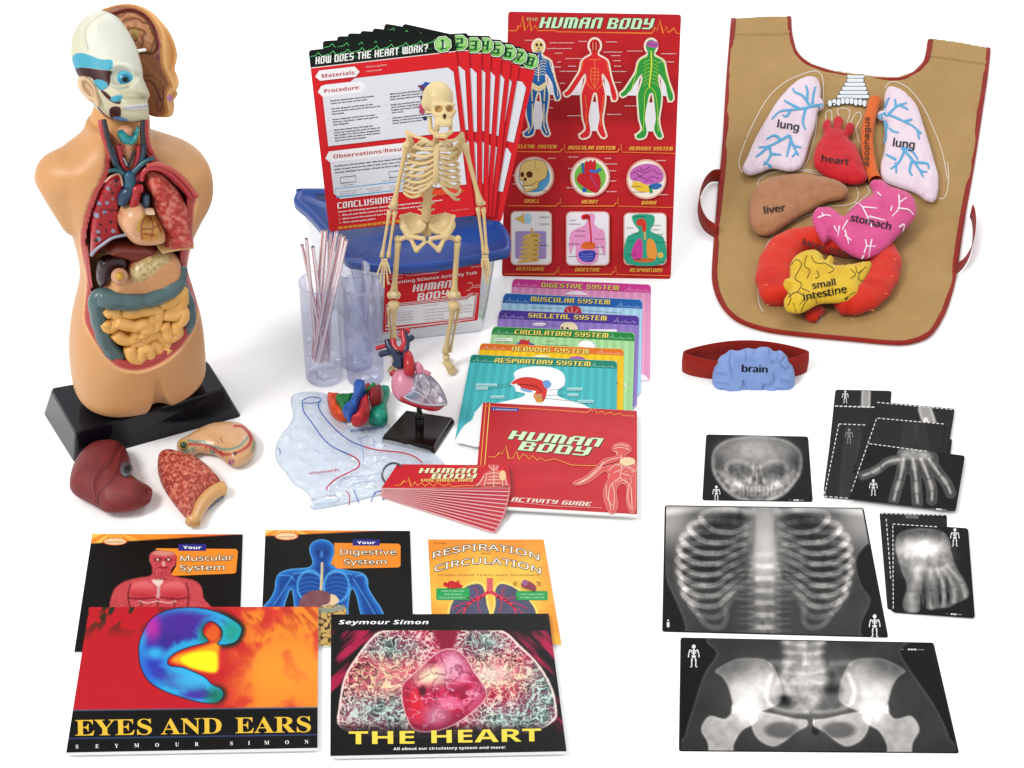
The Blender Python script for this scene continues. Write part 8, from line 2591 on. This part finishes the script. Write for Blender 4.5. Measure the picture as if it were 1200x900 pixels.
# ------------------------------------------------------------------ heart model, balloons, bag, word cards
def heart_model():
 Z = lambda pts: zm(pts, 440, 370, .16667)
 t = thing('heart_model', 'plastic heart model cut open, on a square black stand', 'heart model', G(492, 503))
 top = np.array([(476, 480.8), (531, 489.5), (508, 524.5), (448.5, 511)], float)
 zt = .0085
 T = Ground(zt).at(*round_quad(top, 1.5).T)
 c = T.mean(0)
 B = c * [1, 1, 0] + (T - c) * [1.05, 1.05, 0]
 V, F = rings([B, B + (0, 0, .003), scale_ring(T, .99), scale_ring(T, .96, .0002)])
 mk('stand_base', V, F, '#17100f', BLACKGLOSS, t, False)
 p0 = Ground(zt).at(np.array(492.), np.array(501.))
 V, F = lathe(p0, [(.0052, 0), (.0052, .012), (.0040, .014), (.0056, .017), (.0040, .021), (.0030, .023), (.0030, .036)], 20)
 mk('stand_post', V, F, '#15100f', BLACKGLOSS, t)
 anc = Vert(float(p0[1])).at(np.array(492.), np.array(478.))
 vf = VF(anc, 492, 478)
 def hb(X, Y, Zz):
  d = sell(X, Y, Zz, (473, 450, 2), (14.5, 21, 14))
  d = smin(d, sell(X, Y, Zz, (492, 458, 0), (22, 20, 13)), 8)
  d = smin(d, sell(X, Y, Zz, (508, 470, 0), (14.5, 12, 10)), 8)
  return d
 V, F, L = vf.sdf(hb, (452, 424, -20), (530, 490, 22), 1.0)
 x, y = L[:, 0], L[:, 1]
 col = np.tile(rgb('#d88aa2'), (len(V), 1))
 col = mix(col, '#c01f2c', blob(x, y, Z([(185, 570), (230, 600), (330, 632), (440, 640), (505, 625), (520, 700), (300, 700), (180, 650)]), 1.5) * 1.0)
 col = mix(col, '#3a3f8c', blob(x, y, Z([(150, 590), (190, 610), (205, 640), (160, 640)]), 1.5))
 mk('heart_body', V, F, col, ORGAN, t)
 o = cr(Z([(278, 412), (330, 393), (400, 430), (460, 500), (498, 580), (500, 630), (430, 640), (330, 628), (240, 600), (192, 568), (230, 520), (262, 460)]), 4)
 def cut(px, py):
  X, Y = (px - 440) / .16667, (py - 370) / .16667
  n_ = fbm(X * .02, Y * .03, 4, 4)
  c = mix(colr(px, '#85828e'), '#b4b0ba', sstep(.4, .7, n_))
  c = mix(c, '#6e7a98', eblob(X, Y, 250, 555, 50, 40, .7) * .7)
  c = mix(c, '#a88a9c', eblob(X, Y, 380, 590, 80, 40, .8) * .5)
  for i, l in enumerate(([(330, 410), (400, 520), (480, 600)], [(300, 430), (320, 520), (360, 600)], [(280, 480), (340, 540), (460, 570)], [(350, 400), (430, 470), (490, 560)], [(250, 520), (330, 560), (400, 620)], [(380, 440), (390, 520), (350, 610)], [(440, 490), (420, 560), (440, 620)])):
   c = mix(c, '#4e4a58' if i % 2 else '#dcd8e0', lblob(X, Y, l, 6, 4) * .7)
  c = mix(c, '#e8e6ea', lblob(X, Y, [(195, 568), (260, 600), (330, 622), (420, 628), (495, 622)], 9, 4))
  c = mix(c, '#eceaf0', eblob(X, Y, 455, 590, 14, 18, .5))
  return c
 w = vf.pillow(o, 4, 3, 9, w=11, step=.7, relief=lambda px, py: .0014 * (fbm(px * .25, py * .25, 8, 3) - .5))
 w.build('cut_chamber', cut, BLACKGLOSS, t)
 def vessel(name, lines, col):
  mb = MB()
  for pts, r in lines:
   P3 = [(*Z([(x, y)])[0], w_) for x, y, w_ in pts]
   mb.add(*vf.tube(P3, np.array(r) * 1.2 if not np.isscalar(r) else r * 1.2, 14), col)
  mb.build(name, ORGAN, t)
 vessel('aorta', [([(243, 405, 14), (243, 350, 18), (235, 290, 14), (225, 265, 8)], [5.2, 5.6, 4.8, 3.5]), ([(125, 165, 8), (135, 215, 10), (175, 245, 12), (205, 200, 10), (200, 150, 8), (195, 105, 6)], 3.0), ([(170, 150, 4), (200, 110, 4), (240, 108, 4)], 2.8), ([(5, 230, 4), (60, 215, 4), (95, 205, 4)], 2.3), ([(115, 410, -4), (135, 400, 0)], 3.0)], '#b81f2a')
 vessel('vena_cava', [([(172, 360, 8), (168, 310, 9), (140, 260, 10), (105, 225, 10), (82, 170, 8)], [5.8, 5.4, 4.2, 3.4, 3.0]), ([(165, 350, 6), (190, 300, 8), (215, 240, 10), (220, 180, 8), (200, 105, 6)], [4.4, 4, 3.4, 3.2, 2.8]), ([(32, 275, 8), (75, 262, 8), (120, 255, 8)], 3.1), ([(205, 195, 8), (235, 170, 7), (265, 150, 6)], 2.9), ([(130, 330, 4), (150, 350, 4)], 3.0)], '#1b2c4c')
 vessel('pulmonary_vein', [([(285, 340, 10), (305, 365, 12), (318, 400, 10)], [3.4, 4.6, 4]), ([(318, 385, 12), (350, 395, 12), (385, 415, 10)], [2.4, 2.2, 2.6])], '#cf8198')
 mb = MB()
 mb.add(*vf.tube([(*Z([(158, 262)])[0], 16), (*Z([(172, 250)])[0], 17)], 2.6, 12), '#0e1526')
 for x, y in ((32, 275), (266, 149), (198, 104)):
  a_ = Z([(x, y)])[0]
  mb.add(*ball(vf.w(a_[0], a_[1], 8.2), np.array([1.7, 1.7, 1.7]) * vf.S, 8, 6), '#0c1220')
 mb.build('vessel_opening', ORGAN, t)
def balloons():
 Z = lambda pts: zm(pts, 375, 440, .075)
 GB = 'coloured balloons in a heap'
 spec = [('teal', 'teal uninflated balloon at the right of the heap', '#179a80', [(940, 210), (1010, 200), (1080, 205), (1096, 250), (1070, 350), (1042, 440), (1060, 560), (1062, 690), (1000, 735), (930, 748), (850, 740), (770, 710), (740, 640), (790, 560), (800, 465), (880, 440), (950, 400), (985, 320)], .002, .010, 7),
   ('orange', 'orange uninflated balloon at the left of the heap', '#e04a18', [(120, 310), (220, 318), (330, 330), (300, 420), (360, 560), (430, 660), (330, 682), (230, 640), (150, 540), (120, 420)], .002, .009, 6),
   ('scarlet', 'small scarlet balloon end at the back of the heap', '#d83a20', [(700, 190), (715, 165), (750, 150), (790, 160), (785, 210), (740, 230)], .012, .006, 3),
   ('green', 'green balloon folded inside the orange one', '#12803a', [(240, 372), (330, 335), (430, 330), (530, 322), (520, 420), (420, 540), (350, 560), (300, 480)], .011, .009, 5),
   ('leaf', 'bright green balloon neck above the dark red one', '#239046', [(715, 290), (730, 245), (780, 200), (820, 152), (860, 150), (885, 178), (872, 215), (820, 240), (770, 275)], .020, .007, 3),
   ('dark', 'dark red rolled balloon lying across the teal one', '#8e2026', [(758, 295), (830, 248), (900, 212), (965, 215), (985, 275), (975, 350), (940, 400), (860, 425), (795, 440), (770, 370)], .016, .012, 6),
   ('blue', 'blue balloon standing up in the middle of the heap', '#1b5cb8', [(522, 205), (535, 158), (610, 136), (690, 150), (718, 182), (715, 300), (660, 390), (620, 470), (590, 560), (540, 620), (490, 662), (440, 668), (400, 610), (352, 562), (420, 500), (480, 420), (515, 320)], .018, .012, 6),
   ('red', 'bright red balloon at the front of the heap', '#c9242c', [(738, 315), (765, 380), (782, 460), (782, 560), (740, 670), (660, 735), (560, 748), (478, 712), (560, 645), (590, 560), (605, 490), (645, 420), (700, 370)], .014, .012, 8)]
 for nm, lab, col, pts, z, th, e in spec:
  z += th * .9
  p = Pillow(cr(Z(pts), 4), Ground(z), th, min(th, z - .0008), e, step=.8, relief=lambda px, py: .003 * (fbm(px * .16, py * .16, len(lab), 3) - .5))
  d_ = np.clip(rgb(col) * .82, 0, 1)
  o = p.build('balloon', lambda px, py: mix(colr(px, col), d_, sstep(.4, .7, fbm(px * .2, py * .2, 5))), RUBBER)
  tag(o, lab, 'balloon', GB)
def bag():
 Z = lambda pts: zm(pts, 320, 370, .26667)
 t = thing('digestion_bag', 'crinkled clear plastic bag printed with a blue gullet and red stomach', 'plastic bag', G(420, 540))
 o = np.array(Z([(85, 352), (120, 336), (180, 334), (235, 345), (255, 400), (330, 480), (480, 468), (520, 495), (600, 540), (680, 585), (750, 645), (740, 690), (700, 760), (560, 800), (470, 790), (330, 825), (178, 852), (165, 820), (150, 778), (90, 740), (55, 690), (18, 645), (8, 590), (30, 530), (75, 470), (88, 430), (78, 385)]))
 rel = lambda px, py: .0025 * (np.abs(fbm(px * .06, py * .09, 3, 4) - .5) * 2) ** .7 + .003 * fbm(px * .025, py * .03, 9, 3)
 p = Pillow(cr(o, 3), Ground(.0012), .0012, .0008, 4, step=1.3, relief=rel)
 m = clear_material('crinkled_bag_film', (.945, .968, .998), (.82, .90, 1.0), .26, rough=.1, edge=.3, bump=(45, .35, .004))
 mk('bag_film', p.V, p.F, '#d4dce8', m, t)
 a = Art(Ground(.004))
 a.place = p.at
 bl, rd = '#2f62b4', '#c8283e'
 S5 = lambda l, w, c: a.stroke(cr(Z(l), 5, False), w, c, L=a.L + random.random() * 2)
 S5([(125, 375), (160, 358), (205, 362), (208, 376), (165, 384), (128, 380)], 1.0, bl)
 S5([(128, 380), (135, 420), (170, 470), (220, 540), (270, 580), (330, 608)], 1.2, bl)
 S5([(206, 372), (200, 400), (225, 445), (280, 505), (340, 550), (400, 575)], 1.2, bl)
 S5([(330, 608), (370, 630), (378, 660), (340, 685), (280, 715), (240, 750), (238, 766)], 1.5, rd)
 S5([(400, 575), (460, 590), (560, 600), (620, 618), (655, 645)], 1.4, rd)
 S5([(320, 770), (335, 790), (335, 820), (330, 835)], 1.0, rd); S5([(355, 765), (365, 790), (378, 825)], 1.0, bl); S5([(430, 820), (445, 780), (480, 768)], 1.0, bl); S5([(480, 810), (500, 785)], 1.0, bl)
 S5([(295, 750), (310, 715), (400, 705), (480, 690)], .6, '#8aa0cc'); S5([(345, 750), (370, 735), (450, 725)], .6, '#8aa0cc'); S5([(380, 530), (395, 600), (400, 640)], .6, '#7a98d0'); S5([(370, 545), (430, 530), (450, 590)], .6, '#7a98d0')
 S5([(24, 580), (32, 600), (28, 612)], 1.0, bl)
 a.up(4)
 a.text('esophagus', *Z([(342, 512)])[0], 4.6, bl, ang=-8, width=39, bold=.03)
 a.text('stomach', *Z([(158, 698)])[0], 4.6, rd, ang=-7, width=35, bold=.03)
 a.build('bag_print', PAPER, t)
 V, F = tube(Ground(.006).at(*np.array(Z([(172, 815), (280, 800)])).T), [.005, .005], 12, flat=.5, nrm=(0, 0, 1))
 mk('bag_flap', V, F, '#e4e8f0', m, t)
def vocab():
 t = thing('word_card_ring', 'red Human Body vocabulary cards fanned out on a steel ring', 'flash cards', G(520, 575))
 top = np.array([(465.5, 544), (595, 545), (598.5, 571.5), (447, 572)], float)
 N = 12
 zt = .0185
 piv = np.array([455., 566.])
 W0 = Ground(zt).at(*top.T)
 pw = Ground(zt).at(piv[0], piv[1])
 for k in range(N - 1, -1, -1):
  z = zt - .0013 * k
  ang = -math.radians(2.35) * k
  R = np.array([[math.cos(ang), -math.sin(ang)], [math.sin(ang), math.cos(ang)]])
  q = W0.copy()
  q[:, :2] = (W0[:, :2] - pw[:2]) @ R.T + pw[:2]
  q[:, 2] = z
  px, py = proj(q)
  quad = np.stack([px, py], 1)
  a = Art(Ground(z - .001))
  if k:
   a.slab(round_quad(quad, 2), .001, top='#d8505e', side='#f0c4c4')
   c = quad.mean(0)
   a.stroke(round_quad(c + (quad - c) * .985, 2), 1.1, '#f0aeb0', closed=True); a.up()
   a.stroke([quad[3] * .97 + quad[0] * .03, quad[2] * .93 + quad[1] * .07], .8, '#c23444')
  else:
   a.slab(round_quad(quad, 2), .001, top='#c81f2b', side='#f0d8d4')
   Z = lambda pts: zm(pts, 430, 450, .275)
   for dx, c in ((.5, '#161410'), (0, '#e6e8b8')):
    a.block('HUMAN', *(np.array(Z([(224, 379)])[0]) + dx), 5.6, c, shear=.45, width=67)
    a.block('BODY', *(np.array(Z([(277, 403)])[0]) + dx), 5.8, c, shear=.45, width=52)
    a.up()
   a.block('VOCABULARY', *Z([(230, 416)])[0], 3.2, '#e6c86a', shear=.3, width=61)
   a.stroke(Z([(118, 432), (140, 432), (160, 412), (168, 420), (176, 398), (188, 436), (205, 418), (215, 434), (232, 420), (248, 436), (268, 420), (282, 438), (300, 420), (330, 436), (350, 424), (362, 438), (420, 432), (470, 436), (540, 430), (600, 436)]), .8, '#f0a048')
   a.stroke(Z([(418, 356), (428, 348), (436, 356), (470, 352), (500, 350)]), .4, '#e88a5a')
   body = [(515, 344), (555, 344), (562, 352), (558, 364), (575, 372), (592, 385), (600, 420), (602, 438), (460, 438), (480, 415), (497, 385), (515, 372), (528, 364), (524, 352)]
   a.poly(cr(Z(body), 3), '#d8625a'); a.up()
   for l in ([(540, 346), (541, 390), (540, 436)], [(518, 348), (530, 362), (552, 362), (560, 348)], [(500, 388), (480, 420), (466, 436)], [(505, 385), (540, 378), (585, 386)], [(588, 388), (596, 432)], [(520, 395), (560, 395)], [(515, 408), (566, 408)], [(512, 422), (568, 422)], [(510, 390), (500, 436)], [(572, 390), (580, 436)]):
    a.stroke(cr(Z(l), 3, False), .7, '#f6d6ca', L=a.L + random.random() * 2)
   a.up(3)
   a.ell(*Z([(578, 390)])[0], 4, 6, '#f2c890')
  a.build('word_card', GLOSSY_PAPER, t)
 mb = MB()
 P0 = Ground(.0135).at(np.array(460.), np.array(555.))
 th = np.linspace(0, 2 * PI, 41)
 S = float(((P0 - CAM) @ FW) / FPX)
 u, v = RT * .93 + np.array([0, .36, 0]) * .5, np.array([0, .72, .69])
 v = v / np.linalg.norm(v)
 u = u / np.linalg.norm(u)
 Q = P0 + 12.3 * S * (np.cos(th)[:, None] * u + np.sin(th)[:, None] * v)
 mb.add(*tube(Q, .0013, 10, cap=False), '#77787c')
 mb.build('binder_ring', METAL, t)
import time as _t
for _f in ('books', 'xrays', 'poster', 'cards', 'tub', 'skeleton', 'torso', 'loose_organs', 'tubes', 'heart_model', 'balloons', 'bag', 'vocab', 'apron', 'headband'):
 if _f in globals():
  _a = _t.time()
  globals()[_f]()
  print('BUILT', _f, round(_t.time() - _a, 2))
# ------------------------------------------------------------------ the white table, lamps, camera
def setting():
 s = 6.0
 n = 24
 m = bpy.data.materials.new('white_table_top')
 m.use_nodes = True
 nt = m.node_tree
 b = nt.nodes['Principled BSDF']
 nz = nt.nodes.new('ShaderNodeTexNoise')
 nz.inputs['Scale'].default_value = 6
 rp = nt.nodes.new('ShaderNodeValToRGB')
 rp.color_ramp.elements[0].color = (0.93, 0.93, 0.935, 1)
 rp.color_ramp.elements[1].color = (0.95, 0.95, 0.95, 1)
 nt.links.new(nz.outputs['Fac'], rp.inputs['Fac'])
 nt.links.new(rp.outputs['Color'], b.inputs['Base Color'])
 b.inputs['Roughness'].default_value = 0.7
 b.inputs['Specular IOR Level'].default_value = 0.1
 me = bpy.data.meshes.new('ground')
 me.from_pydata([(-s, -s, 0), (s, -s, 0), (s, s, 0), (-s, s, 0)], [], [(0, 1, 2, 3)])
 me.materials.append(m)
 o = bpy.data.objects.new('ground', me)
 COL.objects.link(o)
 o['kind'] = 'structure'
 o['label'] = 'plain white table top under everything'
 w = bpy.data.worlds.new('World')
 SC.world = w
 w.use_nodes = True
 bg = w.node_tree.nodes['Background']
 bg.inputs['Color'].default_value = (1, 1, 1, 1)
 bg.inputs['Strength'].default_value = WORLD_STRENGTH
 def area(name, loc, target, size, power, col=(1, 1, 1)):
  l = bpy.data.lights.new(name, 'AREA')
  l.shape = 'RECTANGLE'
  l.size, l.size_y = size
  l.energy = power
  l.color = col
  ob = bpy.data.objects.new(name, l)
  COL.objects.link(ob)
  ob.location = loc
  d = Vector(target) - Vector(loc)
  ob.rotation_euler = d.to_track_quat('-Z', 'Y').to_euler()
  return ob
 area('key_softbox', (-1.9, -1.5, 3.0), (0, 0.25, 0), (1.0, 1.0), KEY_POWER, (1, 0.985, 0.96))
 area('back_softbox', (0.9, 2.6, 2.6), (0, 0.35, 0), (2.2, 1.0), FILL_POWER, (0.97, 0.985, 1))
 c = bpy.data.cameras.new('camera')
 c.sensor_width = 36
 c.sensor_fit = 'HORIZONTAL'
 c.lens = 36 * FPX / 1200
 c.clip_end = 100
 co = bpy.data.objects.new('camera', c)
 COL.objects.link(co)
 co.location = tuple(CAM)
 co.rotation_euler = (math.radians(90) - TH, 0, 0)
 SC.camera = co
 SC.view_settings.view_transform = 'Standard'
 SC.view_settings.look = 'None'
 SC.view_settings.exposure = 0
 SC.view_settings.gamma = 1
 SC.cycles.max_bounces = 8
 SC.cycles.transparent_max_bounces = 24
 SC.cycles.use_denoising = True
WORLD_STRENGTH, KEY_POWER, FILL_POWER = 0.92, 86, 40
setting()
